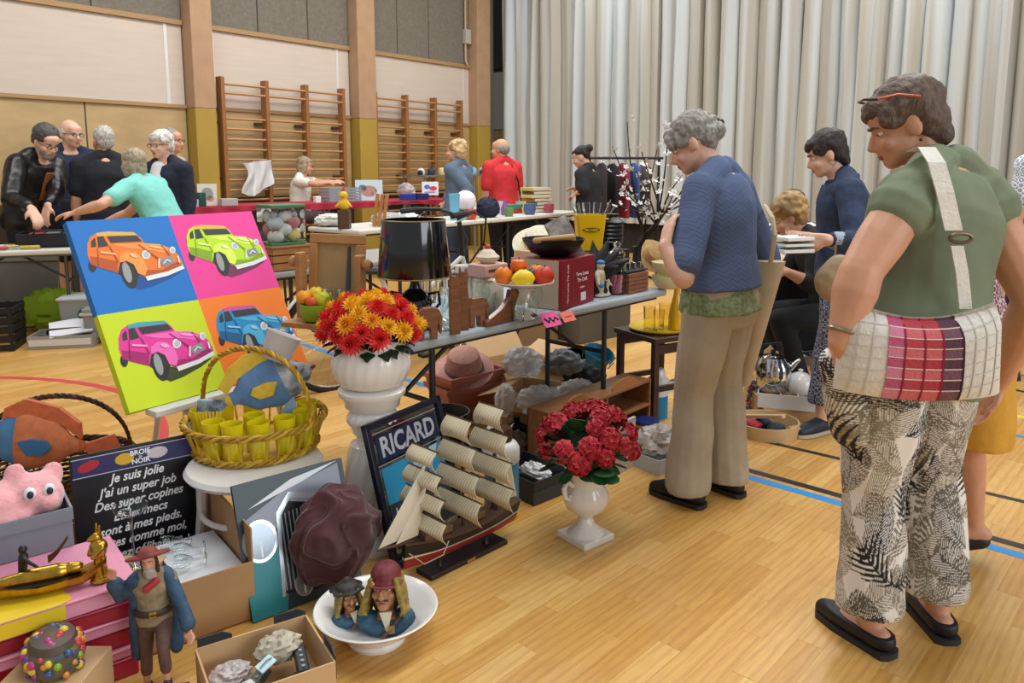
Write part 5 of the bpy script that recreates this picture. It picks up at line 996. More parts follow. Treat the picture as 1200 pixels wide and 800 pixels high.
MB().grid(6, 6, lambda u, v: (-.145-.1*u*(1-.35*v), .01*math.sin(PI*u), .17+.16*v-.02*u*(1-v)), .0012).build('spanker_sail', sailm, sh, True, 70)
rg = MB()
for x, hh in ((.14, .80), (.0, .95), (-.14, .97)):
    for s_ in (-1, 1):
        for q in range(4): rg.tube([(x-.03+.014*q, s_*.045, .135), (x, 0, .12+.43*hh*.62)], .0007, 4)
    rg.tube([(x, 0, .12+.43*hh), (.33 if x > .1 else x+.14, 0, .17 if x > .1 else .12+.3)], .0007, 4)
rg.build('rigging', M('#3a2d24', .7), sh, kind='stuff')
MB().tube([(.24, .03, .13), (.2, .055, .085), (.13, .06, .09), (.1, .05, .125)], .0022, 6).build('anchor_chain', M('#a89878', .5), sh)
# ---------------------------------------------------------------- near folding table
tA, tt, tn = V((-.406, 2.792, 0)), V((.684, .730, 0)).normalized(), V((-.730, .684, 0)).normalized(); TZ = .745
GREYTOP = M('#a9b3ba', .45, var=.03, scale=8); TUBE = M('#3b4046', .4, .6)
def folding_table(label, o, ex, L_, D_, z, group=None, top=GREYTOP, tube=TUBE, legs=(.2, .8)):
    ey = V((-ex.y, ex.x, 0)); t = thing('folding_table', label, 'table', m=frame((o.x, o.y, 0), ex, ey), group=group)
    MB().box((L_/2, D_/2, z-.022), (L_, D_, .04)).build('table_top', top, t, False, bev=.012)
    MB().box((L_/2, D_/2, z-.05), (L_-.08, D_-.08, .02)).build('under_frame', tube, t, False)
    for f in legs:
        x = L_*f; s_ = -1 if f < .5 else 1
        for y in (.07, D_*.62): MB().tube([(x, y, z-.05), (x, y, .12), (x+s_*.02, y, .0)], .0135, 10).build('leg', tube, t)
        MB().tube([(x, .07, z*.62), (x, D_*.62, z*.62)], .011).build('cross_bar', tube, t); MB().tube([(x, D_*.35, z*.62), (x-s_*.34, D_*.35, z-.06)], .01).build('brace', tube, t)
    return t
folding_table('grey folding table nearest, crowded with lamp, glasses and fruit', tA, tt, 1.83, .72, TZ, legs=(.11, .74))
def T(a, b_, z=TZ): p = tA+tt*a+tn*b_; return V((p.x, p.y, z))
tyaw = math.atan2(tt.y, tt.x)
# lamp
lp = G(487, 384, TZ); t = thing('table_lamp', 'table lamp with glossy black drum shade on the near table', 'lamp', lp)
vessel('shade', [(.150, .215), (.151, .22), (.128, .44), (.127, .445)], M('#0d0c0e', .12, coat=.6), .003, 48, t); 
for r, z in ((.1505, .217), (.1275, .443)): MB().tube([(r*math.cos(a), r*math.sin(a), z) for a in [2*PI*i/48 for i in range(48)]], .003, 6, True).build('shade_trim', M('#8a7a55', .35, .6), t)
MB().lathe([(0, 0), (.075, 0), (.075, .012), (.05, .02), (.03, .035), (.055, .07), (.075, .105), (.06, .14), (.025, .165), (.015, .2), (.012, .26), (0, .26)], 32).build('lamp_base', M('#141316', .12, coat=.6), t)
for s_ in (-1, 1): MB().tube([(s_*.055, 0, .14), (s_*.095, 0, .15), (s_*.1, 0, .1), (s_*.07, 0, .07)], .007, 8).build('handle', M('#141316', .15), t)
# carved wooden bookends
walnut = M('#7b4a2e', .35, var=.25, scale=10, stretch=(2, 2, 9), coat=.4)
def slab(name, label, m, poly, th, mat=walnut, cat='wood carving', s=1): return tag(MB().prism([(x*s, y*s) for x, y in poly], -th/2, th/2, RX(PI/2)).build(name, mat, None, True, 30, .004, m), label, cat)
ELE = [(-.04, 0), (-.015, 0), (-.013, .045), (.008, .045), (.01, 0), (.035, 0), (.04, .06), (.046, .02), (.052, .02), (.056, .085), (.045, .115), (.02, .125), (-.02, .122), (-.042, .095)]
slab('elephant_bookend', 'brown wooden elephant carving at the left corner of the near table', TR(G(501, 397, TZ)) @ RZ(tyaw-.5), ELE, .035)
slab('elephant_bookend', 'brown wooden elephant carving right of the tall carved pair', TR(G(558, 382, TZ)) @ RZ(tyaw-.2), ELE, .035, s=.98)
CATP = [(-.02, 0), (.02, 0), (.022, .1), (.016, .17), (.02, .2), (.012, .235), (.006, .22), (-.006, .222), (-.012, .24), (-.018, .2), (-.022, .1)]
slab('tall_cat_carving', 'tall slim wooden cat carving, left of the pair', TR(G(533, 391, TZ)) @ RZ(tyaw-.6), CATP, .03, M('#7b4a2e', .35, var=.25, scale=10, stretch=(2, 2, 9), coat=.4), 'wood carving', 1.05)
slab('tall_cat_carving', 'tall slim wooden cat carving, right of the pair', TR(G(543, 386, TZ)) @ RZ(tyaw-.6), CATP, .028, walnut, 'wood carving', 1.08)
slab('dog_carving', 'lying wooden dog carving below the fruit plate', TR(G(586, 378, TZ)) @ RZ(tyaw+.05), [(-.1, 0), (.075, 0), (.08, .05), (.1, .09), (.115, .12), (.105, .135), (.085, .13), (.06, .135), (.05, .1), (.0, .06), (-.06, .035), (-.1, .02)], .03)
# drinking glasses
GL = GLASS(); wg = [(.03, 0), (.03, .003), (.004, .008), (.0035, .06), (.02, .075), (.032, .105), (.028, .15)]; tb_ = [(.026, 0), (.028, .004), (.033, .1)]; fl = [(.028, 0), (.004, .008), (.0035, .05), (.018, .07), (.022, .17)]
for (u, v, pf, lb, k_) in ((518, 386, wg, 'stemmed glass beside the tall cat carvings, front left', 1.1), (526, 379, tb_, 'tumbler directly behind the tall cat carvings', 1.1), (517, 376, fl, 'flute glass between lamp and tall cat carvings', 1.15), (566, 371, wg, 'stemmed glass behind the second wooden elephant', 1.0), (573, 368, tb_, 'tumbler between wooden elephant and dog carving', 1.0), (602, 368, fl, 'flute glass behind the wooden dog carving', 1.0), (628, 372, wg, 'stemmed glass in front of the fruit plate stand', .9), (607, 377, tb_, 'tumbler just right of the wooden dog carving', .9)):
    tag(vessel('drinking_glass', [(r*k_, z*k_) for r, z in pf], GL, .0018, 20, None, TR(G(u, v, TZ))), lb, 'glass', 'clear glasses on the near table')
# white jug, canister, pink box, cake ornament
t = thing('white_jug', 'white ceramic jug standing behind the black lamp', 'jug', G(546, 362, TZ)); vessel('jug_body', [(.05, 0), (.055, .01), (.058, .08), (.045, .15), (.05, .2), (.053, .205)], WHITE, .004, 28, t); MB().tube([(-.05, 0, .18), (-.09, 0, .16), (-.09, 0, .09), (-.055, 0, .06)], .008).build('handle', WHITE, t)
t = thing('canister', 'cream enamel canister right of the white jug', 'canister', G(572, 364, TZ)); MB().lathe([(0, 0), (.07, 0), (.072, .01), (.072, .15), (.065, .16), (0, .16)], 32).build('can_body', M('#d9d5bd', .35), t); MB().tube([(.0725*math.cos(a), .0725*math.sin(a), .15) for a in [2*PI*i/32 for i in range(32)]], .003, 6, True).build('rim', M('#cfcab0', .35), t)
cz = TZ+.161
t = thing('pink_tin', 'small pink tin box resting on the cream canister', 'box', V((G(572, 364, TZ).x, G(572, 364, TZ).y, cz)), tyaw); MB().box((0, 0, .03), (.15, .11, .058)).build('tin', M('#cfa69c', .45), t, False, bev=.006); MB().box((0, -.0555, .032), (.1, .002, .012)).build('slot', M('#4b3c38', .5), t, False)
t = thing('cupcake_ornament', 'cream cupcake ornament with red cherry on the pink tin', 'ornament', V((G(572, 364, TZ).x, G(572, 364, TZ).y, cz+.06))); MB().lathe([(.03, 0), (.05, .02), (.052, .03), (.035, .045), (.03, .055), (.012, .065), (0, .066)], 24, None, lambda a, z: 1+.05*math.sin(8*a+60*z)).build('cream', M('#d8c9b4', .6), t); MB().ell((0, 0, .072), .014).build('cherry', M('#c63a2e', .3), t)
# fruit stand
fs = G(613, 372, TZ); t = thing('fruit_stand', 'glass-footed cake stand with white plate on the near table', 'cake stand', fs)
MB().lathe([(.06, 0), (.065, .01), (.03, .03), (.022, .06), (.03, .09), (.06, .135), (0, .135)], 24, None, lambda a, z: 1+.04*math.sin(12*a)).build('glass_foot', GL, t); MB().lathe([(0, .136), (.05, .136), (.1, .145), (.135, .16), (.134, .165), (.1, .153), (0, .146)], 36).build('plate', M('#e4d8cf', .3), t)
def fruit(nm, lb, m, r, col, kind='round', cat='fruit', c2=None):
    t = thing(nm, lb, cat, m=m)
    if kind == 'lemon': MB().lathe([(0, -r*1.35), (r*.15, -r*1.25), (r*.6, -r*.9), (r*.95, -r*.3), (r*.95, r*.3), (r*.6, r*.9), (r*.15, r*1.25), (0, r*1.35)], 20, RY(PI/2)).build('skin', M(col, .4, var=.06, scale=40), t)
    elif kind == 'gourd': MB().lathe([(0, -.8*r), (.5*r, -.78*r), (r*.95, -.3*r), (r, .1*r), (.75*r, .6*r), (.2*r, .75*r), (0, .7*r)], 32, None, lambda a, z: 1+.05*abs(math.sin(5*a))).build('skin', M(col, .35, var=.08, scale=20), t)
    else: MB().lathe([(0, -.88*r), (.35*r, -.92*r), (.8*r, -.6*r), (r, 0), (.85*r, .55*r), (.45*r, .88*r), (.12*r, .86*r), (0, .78*r)], 20).build('skin', M(col, .4, var=.08, scale=30), t)
    MB().tube([(0, 0, r*.7), (r*.08, 0, r*1.05)], r*.07, 6).build('stem', M('#4b3a22', .7), t); return t
FZ = fs.z+.15
for nm, lb, dx, dy, dz, r, col, kd in (('orange', 'artificial orange at the left of the fruit plate', -.085, -.02, .045, .042, '#e07a1c', 'round'), ('lemon', 'large yellow lemon at the front of the fruit plate', .0, -.07, .04, .042, '#e8c81c', 'lemon'), ('apple', 'red apple at the right of the fruit plate', .09, -.02, .045, .045, '#c43a24', 'round'), ('fig', 'dark purple fig at the back of the fruit plate, left', -.03, .02, .04, .034, '#33402a', 'round'), ('fig', 'dark purple fig at the back of the fruit plate, right', .035, .03, .04, .034, '#3a3030', 'round'), ('tangerine', 'tangerine topping the pile on the fruit plate', -.02, .0, .088, .036, '#e5681a', 'gourd'), ('peach', 'peach behind the apple on the fruit plate', .06, .06, .045, .04, '#d98a3a', 'round')):
    q = RZ(.4) if kd == 'lemon' else Matrix.Identity(4); fruit(nm, lb, TR(fs.x+dx, fs.y+dy, FZ+dz-.008) @ q, r, col, kd)
fruit('gourd', 'orange gourd on the table left of the red wine carton', TR(G(642, 357, TZ)+V((0, 0, .032))), .04, '#dd731a', 'gourd', 'gourd')
# red wine carton
C0, C1 = G(659, 364, TZ), G(696, 352, TZ); cx_ = (C1-C0); cw = cx_.length; t = thing('wine_carton', 'red wine carton with white print at the edge of the near table', 'box', m=frame(C0, cx_, V((-cx_.y, cx_.x, 0))))
MB().box((cw/2, .14, .115), (cw, .28, .229)).build('carton_body', M('#8f1f2e', .45, var=.04, scale=6), t, False, bev=.002); MB().box((-.0008, .15, .115), (.001, .258, .227)).build('kraft_side', M('#b9aa96', .7), t, False)
text('Terra Loves', .026, WT, t, TR(cw*.6, -.001, .15) @ RX(PI/2)); text('The Craft', .026, WT, t, TR(cw*.6, -.001, .122) @ RX(PI/2)); text('12,5% vol', .012, WT, t, TR(cw*.6, -.001, .085) @ RX(PI/2)); text('Terra Loves The Craft', .02, WT, t, TR(cw*.16, -.001, .115) @ RX(PI/2) @ RZ(PI/2))
sheet([(cw*.56, .02), (cw*.72, .02), (cw*.72, .06), (cw*.56, .06)], 0, WT, t, 'white_patch', m=TR(0, 0, 0) @ RX(PI/2) @ TR(0, 0, .0006))
t = thing('price_tag', 'bright pink handwritten price tag hanging over the table edge', 'label', m=frame(G(632, 372, TZ)-tn*.01+V((0, 0, .004)), tt, V((.3, -.3, -.55)))); MB().box((.05, .02, .0), (.11, .07, .002)).build('card', M('#e85aa0', .6), t, False); MB().tube([(.01, .01, -.002), (.03, .035, -.002), (.045, .012, -.002), (.06, .035, -.002), (.08, .015, -.002), (.095, .03, -.002)], .004, 6).build('scribble', M('#2a2030', .7), t)
t = thing('price_tag', 'salmon coloured price tag just right of the pink one', 'label', m=frame(G(655, 366, TZ)-tn*.01+V((0, 0, .005)), tt, V((.35, -.3, -.6)))); MB().box((.03, .03, .0), (.085, .05, .002)).build('card', M('#e8796a', .6), t, False); MB().box((.03, .03, -.0015), (.05, .006, .001)).build('scribble', M('#b9483c', .7), t, False)
# figurine pair, candy jar, wooden boxes
t = thing('sailor_figurine', 'white porcelain couple figurine with blue cap beside the candy jar', 'figurine', G(706, 347, TZ), tyaw); b = MB()
for x, h in ((-.02, 1.0), (.035, .62)):
    b.cap((x, 0, .012), .022*h, (x, .005, .07*h), .026*h).cap((x, .005, .07*h), .024*h, (x, 0, .115*h), .03*h).ell((x, -.002, .158*h), (.021*h, .022*h, .024*h)).cap((x-.025*h, 0, .115*h), .01*h, (x-.04*h, -.02, .07*h), .008*h).cap((x+.025*h, 0, .115*h), .01*h, (x+.035*h, -.02, .08*h), .008*h)
b.ell((0, 0, .008), (.06, .035, .01)); ob('figures', blob(b, .005, 3), M('#d8cfb8', .35, var=.08, scale=40), t); MB().ell((-.02, -.002, .175), (.021, .022, .014)).build('cap', M('#3d7fb8', .4), t); MB().ell((-.035, -.02, .06), (.014, .014, .012)).build('trim', M('#3d7fb8', .4), t)
jp = G(722, 344, TZ); t = thing('candy_jar', 'tall lidded glass jar with pink candy sticks on the near table', 'jar', jp); vessel('jar_glass', [(.045, 0), (.05, .006), (.05, .17), (.04, .19), (.042, .2)], GL, .003, 28, t); MB().lathe([(.044, .201), (.046, .21), (.02, .235), (.012, .245), (.02, .258), (.018, .27), (0, .275)], 24).build('lid', GL, t)
for i in range(9): a = i*.7; MB().tube([(.02*math.cos(a), .02*math.sin(a), .008), (.03*math.cos(a+1), .03*math.sin(a+1), .1)], .007, 8).build('candy_stick', M('#d9738a', .4), t)
w2 = M('#8a5a40', .45, var=.2, scale=12, stretch=(9, 2, 1)); bp_ = G(737, 345, TZ); t = thing('wooden_casket', 'slatted wooden box with metal oddments on top beside the candy jar', 'box', m=frame(bp_, tt, tn))
for i in range(5): MB().box((.09, .08, .011+i*.021), (.18, .16, .019)).build('slat', w2, t, False, bev=.002)
def pile(cx, cy, z, n, seed, spread, cols, lbl, nm='oddment', group=None):
    rr = random.Random(seed)
t = thing('metal_tray', 'dark tray of chrome lighters standing on the wooden box', 'tray', m=frame(bp_+V((0, 0, .107)), tt, tn)); MB().box((.09, .08, .006), (.2, .14, .01)).build('tray', M('#23272d', .4), t, False, bev=.003)
for i in range(7): MB().box((.02+.025*i, .05+.03*(i % 2), .028), (.014, .014, .034)).build('lighter', M('#c3c8cc', .2, 1), t, False, bev=.002)
for u, v, r, lb, z in ((782, 338, .085, 'cream bowl beside the wooden box, lower one', 0), (782, 338, .085, 'cream bowl stacked upper beside the wooden box', .075)): p = G(u, v, TZ); tag(vessel('cream_bowl', [(.04, 0), (.06, .01), (.085, .05), (.088, .07)], M('#ddd3a4', .35), .004, 28, None, TR(p+V((0, 0, z+.001)))), lb, 'bowl')
# black crate at the back carrying wok, jug, vase
cr0 = T(1.30, .22); tag(MB().box((.25, .15, .1), (.5, .28, .2)).build('dark_carton', M('#222126', .6), None, False, .004 and 38, .004, frame(cr0, tt, tn)), 'black carton at the back of the near table under the yellow jug', 'box')
wk_ = C0+cx_*.35+tn*.13+V((0, 0, .232)); t = thing('wok', 'black wok with wooden handle resting on the red wine carton', 'pan', V(wk_), tyaw); vessel('pan', [(.06, 0), (.11, .02), (.145, .07), (.15, .085)], M('#151517', .4, .3), .003, 36, t); MB().cap((-.15, -.02, .085), .014, (-.03, -.14, .1), .016).build('handle', M('#b98d58', .5), t); MB().tube([(.13, .05, .07), (.17, .03, .085), (.15, -.02, .075)], .006).build('loop_handle', BLACK, t)
cd = AT(672, 312, 3.72); t = thing('picture_plate', 'glazed wooden picture plaque leaning on the wok', 'plaque', m=TR(cd+V((.02, 0, 0))) @ RZ(RAD(-8)) @ RY(RAD(-28)) @ RX(RAD(-14))); MB().box((0, 0, .13), (.12, .03, .26)).build('plaque', M('#7a6256', .5), t, False, bev=.004); MB().box((0, -.0155, .13), (.11, .002, .25)).build('picture', M('#d9d2ca', .3, col2='#7d6a5e', scale=14, coat=.5), t, False)
jg = V((T(1.60, .36).x, T(1.60, .36).y, TZ+.201)); t = thing('yellow_jug', 'yellow square water jug lettered RICARD on the black carton', 'jug', jg, RAD(4))
b = MB(); rs = []
for z, s_ in ((0, .062), (.19, .082), (.195, .084), (.195, .079), (.012, .058)): rs.append([(s_*x, s_*.8*y, z) for x, y in ((-1, -.85), (-.85, -1), (.85, -1), (1, -.85), (1, .85), (.85, 1), (-.85, 1), (-1, .85))])
b.rings(rs).build('jug_body', M('#e8b90e', .35), t, True, 30, .003); MB().tube([(.075, 0, .17), (.12, 0, .165), (.125, 0, .09), (.1, 0, .04), (.066, 0, .03)], .009, 10).build('handle', M('#e8b90e', .35), t)
sheet(ellpoly(0, .115, .046, .013, 20), 0, M('#2a2320', .4), t, 'badge', .001, TR(0, -.0515, 0) @ RX(PI/2) @ RX(.105)); text('RICARD', .021, M('#e8c21e', .4), t, TR(0, -.0655, .113) @ RX(PI/2+.105), bold=.0006)
for i, (x, a, lb) in enumerate(((-.04, -.25, 'leftmost glass flute standing in the yellow jug'), (-.01, -.08, 'second glass flute from the left in the yellow jug'), (.025, .1, 'third glass flute from the left in the yellow jug'), (.05, .45, 'tilted wide glass at the right of the yellow jug'))): tag(vessel('flute_glass', [(.012, 0), (.014, .01), (.02, .12), (.021, .16)], GL, .0015, 16, None, TR(jg+V((x, 0, .1))) @ RY(a)), lb, 'glass')
bv = V((T(1.72, .31).x, T(1.72, .31).y, TZ+.201)); tag(MB().lathe([(0, 0), (.06, 0), (.065, .02)]+[(.07+.008*(i % 2), .03+i*.011) for i in range(12)]+[(.06, .165), (.045, .18), (.05, .195), (0, .195)], 20, None, lambda a, z: 1+.04*math.sin(10*a)).build('ribbed_vase', M('#121215', .35), None, True, 30, 0, TR(bv)), 'black ribbed vase right of the yellow jug', 'vase')
t = thing('black_agave', 'black pointed ornamental leaves in front of the yellow jug', 'ornament', V((T(1.37, .13).x, T(1.37, .13).y, TZ)), 0); MB().lathe([(.05, 0), (.055, .03), (.04, .1), (0, .1)], 16).build('pot', BLACK, t)
for i, (a, e, l) in enumerate(((.3, .9, .2), (.9, 1.1, .22), (-.3, .6, .2), (-.9, .5, .17), (1.7, 1.0, .22), (2.6, .8, .18))):
    d = V((math.cos(a)*math.cos(e), math.sin(a)*math.cos(e)-.1, math.sin(e))); MB().grid(4, 6, lambda u, v: V((0, 0, .09))+d*l*v+d.cross(V((0, -1, .2))).normalized()*(u-.5)*.07*math.sin(PI*min(1, .25+v*.75))+V((0, .02*(2*u-1)**2, 0)), .003).build('leaf', M('#17181b', .5), t)
# blossom branches
br0 = G(746, 318, TZ); t = thing('blossom_branches', 'black branches with white artificial blossom in a dark vase', 'artificial branches', br0); MB().lathe([(0, 0), (.045, 0), (.05, .02), (.03, .06), (.025, .12), (.03, .16), (0, .16)], 20).build('vase', BLACK, t)
rnd = random.Random(21); fl_me = MB()
for i in range(5):
    a = 2*PI*i/5; d = V((math.cos(a), math.sin(a), .35)); s = V((-math.sin(a), math.cos(a), 0)); fl_me.add([(0, 0, 0), d*.013+s*.007, d*.022, d*.013-s*.007], [(0, 1, 2, 3)])
fl_me = fl_me.mesh('blossom', False); fl_me.materials.append(M('#e9e6e2', .6))
tw_ = M('#1a1718', .6); trunk = [V((0, 0, .14)), V((.04, -.02, .22)), V((.11, -.03, .30)), V((.15, -.02, .36))]; MB().tube(trunk, [.018, .017, .015, .012], 8).build('trunk', tw_, t)
TIPS = [(735, 143), (783, 150), (824, 183), (718, 172), (706, 190), (752, 178), (770, 175), (745, 200), (800, 205), (815, 218), (728, 222), (712, 236), (760, 215), (790, 225), (835, 222)]
for i, (u, v) in enumerate(TIPS):
    tip = AT(u, v, 4.15+.25*math.sin(i*2.3))-br0; st = trunk[1+i % 3]; mid = st*.5+tip*.5+V((rnd.uniform(-.05, .05), rnd.uniform(-.05, .05), rnd.uniform(-.06, .02)))
    pts = [st*(1-f)**2+mid*2*f*(1-f)+tip*f*f for f in [j/8 for j in range(9)]]; MB().tube(pts, [.007-.0006*j for j in range(9)], 6).build('branch', tw_, t)
    for j in range(3, 9):
        for q in range(1):
            o = V((rnd.uniform(-.03, .03), rnd.uniform(-.03, .03), rnd.uniform(-.02, .03))); ob('blossom', fl_me, None, t, m=TR(pts[j]+o) @ Euler((rnd.uniform(-1.2, 1.2), rnd.uniform(-1.2, 1.2), rnd.uniform(0, 6))).to_matrix().to_4x4() @ Matrix.Scale(rnd.uniform(.8, 1.3), 4))
# hats
def hat(nm, lb, m, r, h, col, band=None, cat='hat'):
    t = thing(nm, lb, cat, m=m); MB().lathe([(r, 0), (r*1.0, .004), (r*.62, .012), (r*.58, h*.5), (r*.5, h*.9), (r*.3, h), (0, h*.97)], 36, None, lambda a, z: 1+.02*math.sin(3*a)).build('straw', M(col, .8, var=.12, scale=60, bump=.4, bscale=120), t)
    if band: MB().tube([(r*.605*math.cos(a), r*.605*math.sin(a), .02) for a in [2*PI*i/36 for i in range(36)]], .009, 6, True).build('ribbon', M(band, .7), t)
hat('straw_hat', 'tan straw hat behind the blossom vase', TR(G(762, 312, TZ)+V((.03, .1, .06))) @ RZ(.3) @ RX(RAD(60)), .12, .08, '#b08d5e')
hat('sun_hat', 'large cream sun hat at the back of the near table', TR(T(1.47, .60, TZ+.22)) @ RX(RAD(35)), .16, .09, '#d9cfb6')
tag(MB().box((.15, .05, .1), (.3, .12, .2)).build('plain_carton', CARD2, None, False, 38, .003, frame(T(1.32, .55), tt, tn)), 'plain brown carton under the cream sun hat', 'box')
tag(MB().lathe([(0, 0), (.03, 0), (.032, .01), (.032, .13), (.03, .15), (.013, .18), (.012, .2), (.015, .202), (.015, .222), (0, .222)], 20, None, lambda a, z: 1+(.02*math.sin(8*a) if z < .14 else 0)).build('water_bottle', GLASS('#e6eef2'), None, True, 40, 0, TR(T(.62, .60))), 'clear plastic water bottle at the back of the near table', 'bottle')
# ---------------------------------------------------------------- wooden rack with frame at the left end
rk = T(.02, .50); RKM = frame(rk, V((.93, -.37, 0)), V((.37, .93, 0))); lw = M('#a9794a', .5, var=.12, scale=8, stretch=(2, 2, 8))
t = thing('wooden_rack', 'wooden towel rack with turned rails and small shelf', 'rack', m=RKM)
for x in (-.14, .15): MB().box((x, .0, .15), (.028, .05, .30)).build('upright', lw, t, False, bev=.006); MB().lathe([(0, 0), (.014, .0), (.022, .012), (.024, .025), (.014, .04), (0, .044)], 16, RY(PI/2 if x > 0 else -PI/2)).build('knob', lw, t, m=TR(x+(.014 if x > 0 else -.014), 0, .26))
MB().tube([(-.14, -.0, .09), (.15, -.0, .09)], .011, 10).build('rail', lw, t); MB().box((0, -.03, .012), (.33, .17, .022)).build('shelf', lw, t, False, bev=.004)
fm = M('#b3824e', .45, var=.1, scale=8); t = thing('picture_stand', 'plain wooden picture frame leaning at the back of the rack', 'frame', m=RKM @ TR(-.115, .035, .026) @ RX(RAD(-6)))
for c, d in (((.115, 0, .02), (.27, .022, .04)), ((.115, 0, .33), (.27, .022, .04)), ((.0, 0, .175), (.04, .022, .27)), ((.23, 0, .175), (.04, .022, .27))): MB().box(c, d).build('frame_rail', fm, t, False, bev=.004)
MB().box((.115, .006, .175), (.2, .004, .28)).build('backing', M('#a98c62', .7, var=.08, scale=10), t, False); MB().prism([(.16, .05), (.185, .05), (.178, .3), (.168, .3)], -.004, .004, RX(PI/2)).build('strut', M('#3f454a', .4), t, False)
gbp = RKM @ V((-.03, -.06, .0235)); t = thing('green_bowl', 'lime green bowl of artificial fruit on the rack shelf', 'bowl', gbp); vessel('bowl', [(.03, 0), (.05, .01), (.064, .045), (.06, .075)], M('#86a522', .4), .003, 28, t)
for i, (nm, x, y, z, r, col) in enumerate((('orange', -.045, 0, .10, .032, '#ef9a1c'), ('yellow pear', .03, -.01, .095, .036, '#d5cf2a'), ('peach', -.005, -.03, .085, .026, '#d8582a'), ('lemon', .0, .02, .11, .034, '#e6c022'))): fruit(nm.replace(' ', '_'), ['artificial orange in the lime green bowl', 'yellow-green pear in the lime green bowl', 'small red peach in the lime green bowl', 'artificial lemon at the back of the lime green bowl'][i], TR(gbp+V((x, y, z))), r, col)
vg = [(.022, 0), (.026, .004), (.03, .05), (.05, .12), (.052, .13)]
for (x, y, lb) in ((.02, -.045, 'tall flared glass vase on the rack, left one'), (.09, -.05, 'tall flared glass vase on the rack, right one')): tag(vessel('glass_vase', vg, GL, .002, 24, None, RKM @ TR(x, y+.01, .024)), lb, 'vase')
fruit('lemon_ornament', 'yellow lemon ornament between rack and lamp', TR(T(.18, .42)+V((0, 0, .04))), .042, '#e8cf2a', 'lemon', 'ornament')
t = thing('red_top_bottle', 'small bottle with red cap beside the rack', 'bottle', RKM @ V((.19, -.04, 0))); MB().lathe([(0, 0), (.018, 0), (.018, .06), (.01, .08), (.01, .095), (0, .095)], 14).build('bottle', GLASS('#dfe6e6'), t); MB().ell((0, 0, .108), (.02, .02, .018)).build('cap', M('#c9283a', .4), t)
# ---------------------------------------------------------------- drink cooler, shoebox, urn with red geraniums
jp = G(588, 604); t = thing('drink_cooler', 'white and blue drink cooler with brown cap behind the model ship', 'jug', jp, RAD(20))
MB().lathe([(0, 0), (.068, 0), (.07, .005), (.07, .03)], 32).build('yellow_foot', M('#cdbb2c', .4), t); MB().lathe([(.0695, .03), (.0695, .235), (0, .235)], 32).build('blue_body', M('#3f8fb5', .4, var=.1, scale=12), t); MB().lathe([(.0705, .235), (.072, .24), (.072, .29), (.06, .31), (.035, .32), (0, .32)], 32).build('white_top', M('#dcdcd8', .4), t)
MB().lathe([(0, .318), (.04, .318), (.042, .325), (.042, .365), (.038, .372), (0, .372)], 28, None, lambda a, z: 1+.015*math.sin(24*a)).build('cap', M('#4a2a20', .45), t); MB().tube([(-.07, 0, .27), (-.085, 0, .33), (-.05, 0, .38), (-.02, 0, .375)], .009).build('handle', M('#dcdcd8', .4), t)
for i in range(5): MB().box((0, 0, .06+.03*i), (.142, .142, .006), RZ(0)).build('wave_print', M('#d6e4ea', .4), t, False, m=Matrix.Diagonal((.7, .7, 1, 1)) @ RZ(PI/4)) if False else None
sx_ = V((.70, .71, 0)); so = G(608, 588); t = thing('dark_shoebox', 'open dark grey shoebox with shoes and tissue beside the urn', 'box', m=frame(V((so.x+.06, so.y-.04, .001)), V((.74, .67, 0)), V((-.67, .74, 0))))
dg = M('#2a2e33', .55)
for c, d in (((.11, .0, .05), (.22, .005, .1)), ((.11, .3, .05), (.22, .005, .1)), ((0, .15, .05), (.005, .3, .1)), ((.22, .15, .05), (.005, .3, .1))): MB().box(c, d).build('side', dg, t, False)
MB().box((.11, .15, .003), (.22, .3, .005)).build('base', dg, t, False); MB().box((.11, -.004, .03), (.23, .006, .05)).build('lid_edge', M('#33383e', .55), t, False)
shm = TR(so.x+.06, so.y-.04, .001) @ RZ(math.atan2(.67, .74)); 
tag(crumple((.05, .1, .05), M('#e4e4e6', .6), 'tissue_paper', None, shm @ TR(.15, .14, .06), .3, 6, 9), 'white tissue paper in the dark shoebox', 'paper')
t = thing('black_shoe', 'shiny black shoe inside the dark shoebox', 'shoe', m=shm @ TR(.06, .14, .02)); b = MB().cap((0, -.1, .035), .03, (0, .0, .035), .034).cap((0, .0, .03), .034, (0, .1, .022), .024); ob('upper', blob(b, .007, 3), M('#141416', .25, coat=.4), t); MB().box((0, 0, .004), (.06, .24, .008)).build('sole', BLACK, t, False, bev=.003)
uc = G(686, 630); t = thing('flower_urn', 'white pedestal urn planted with red artificial geraniums', 'flower pot', uc, RAD(38)); pw = M('#e3ddd6', .2, coat=.5)
MB().box((0, 0, .0125), (.155, .155, .025)).build('plinth', pw, t, False, bev=.004); MB().lathe([(.07, .025), (.06, .035), (.035, .06), (.026, .085), (.032, .1), (.05, .108), (.075, .13), (.087, .16), (.085, .185), (.07, .21), (.066, .225), (.078, .27), (.092, .3), (.088, .3), (.07, .27), (0, .25)], 40, None, lambda a, z: 1+(.018*abs(math.sin(6*a)) if .11 < z < .29 else 0)).build('urn', pw, t)
for s_ in (-1, 1): MB().tube([(s_*.068, 0, .225), (s_*.095, 0, .25), (s_*.112, 0, .225), (s_*.105, 0, .19), (s_*.085, 0, .175), (s_*.08, 0, .195)], .01, 10).build('handle', pw, t)
rnd = random.Random(17); flor = MB()
for i in range(5):
    a = 2*PI*i/5; d = V((math.cos(a), math.sin(a), .25)); s = V((-math.sin(a), math.cos(a), 0)); flor.add([(0, 0, 0), d*.016+s*.011, d*.026+V((0, 0, -.003)), d*.016-s*.011], [(0, 1, 2, 3)])
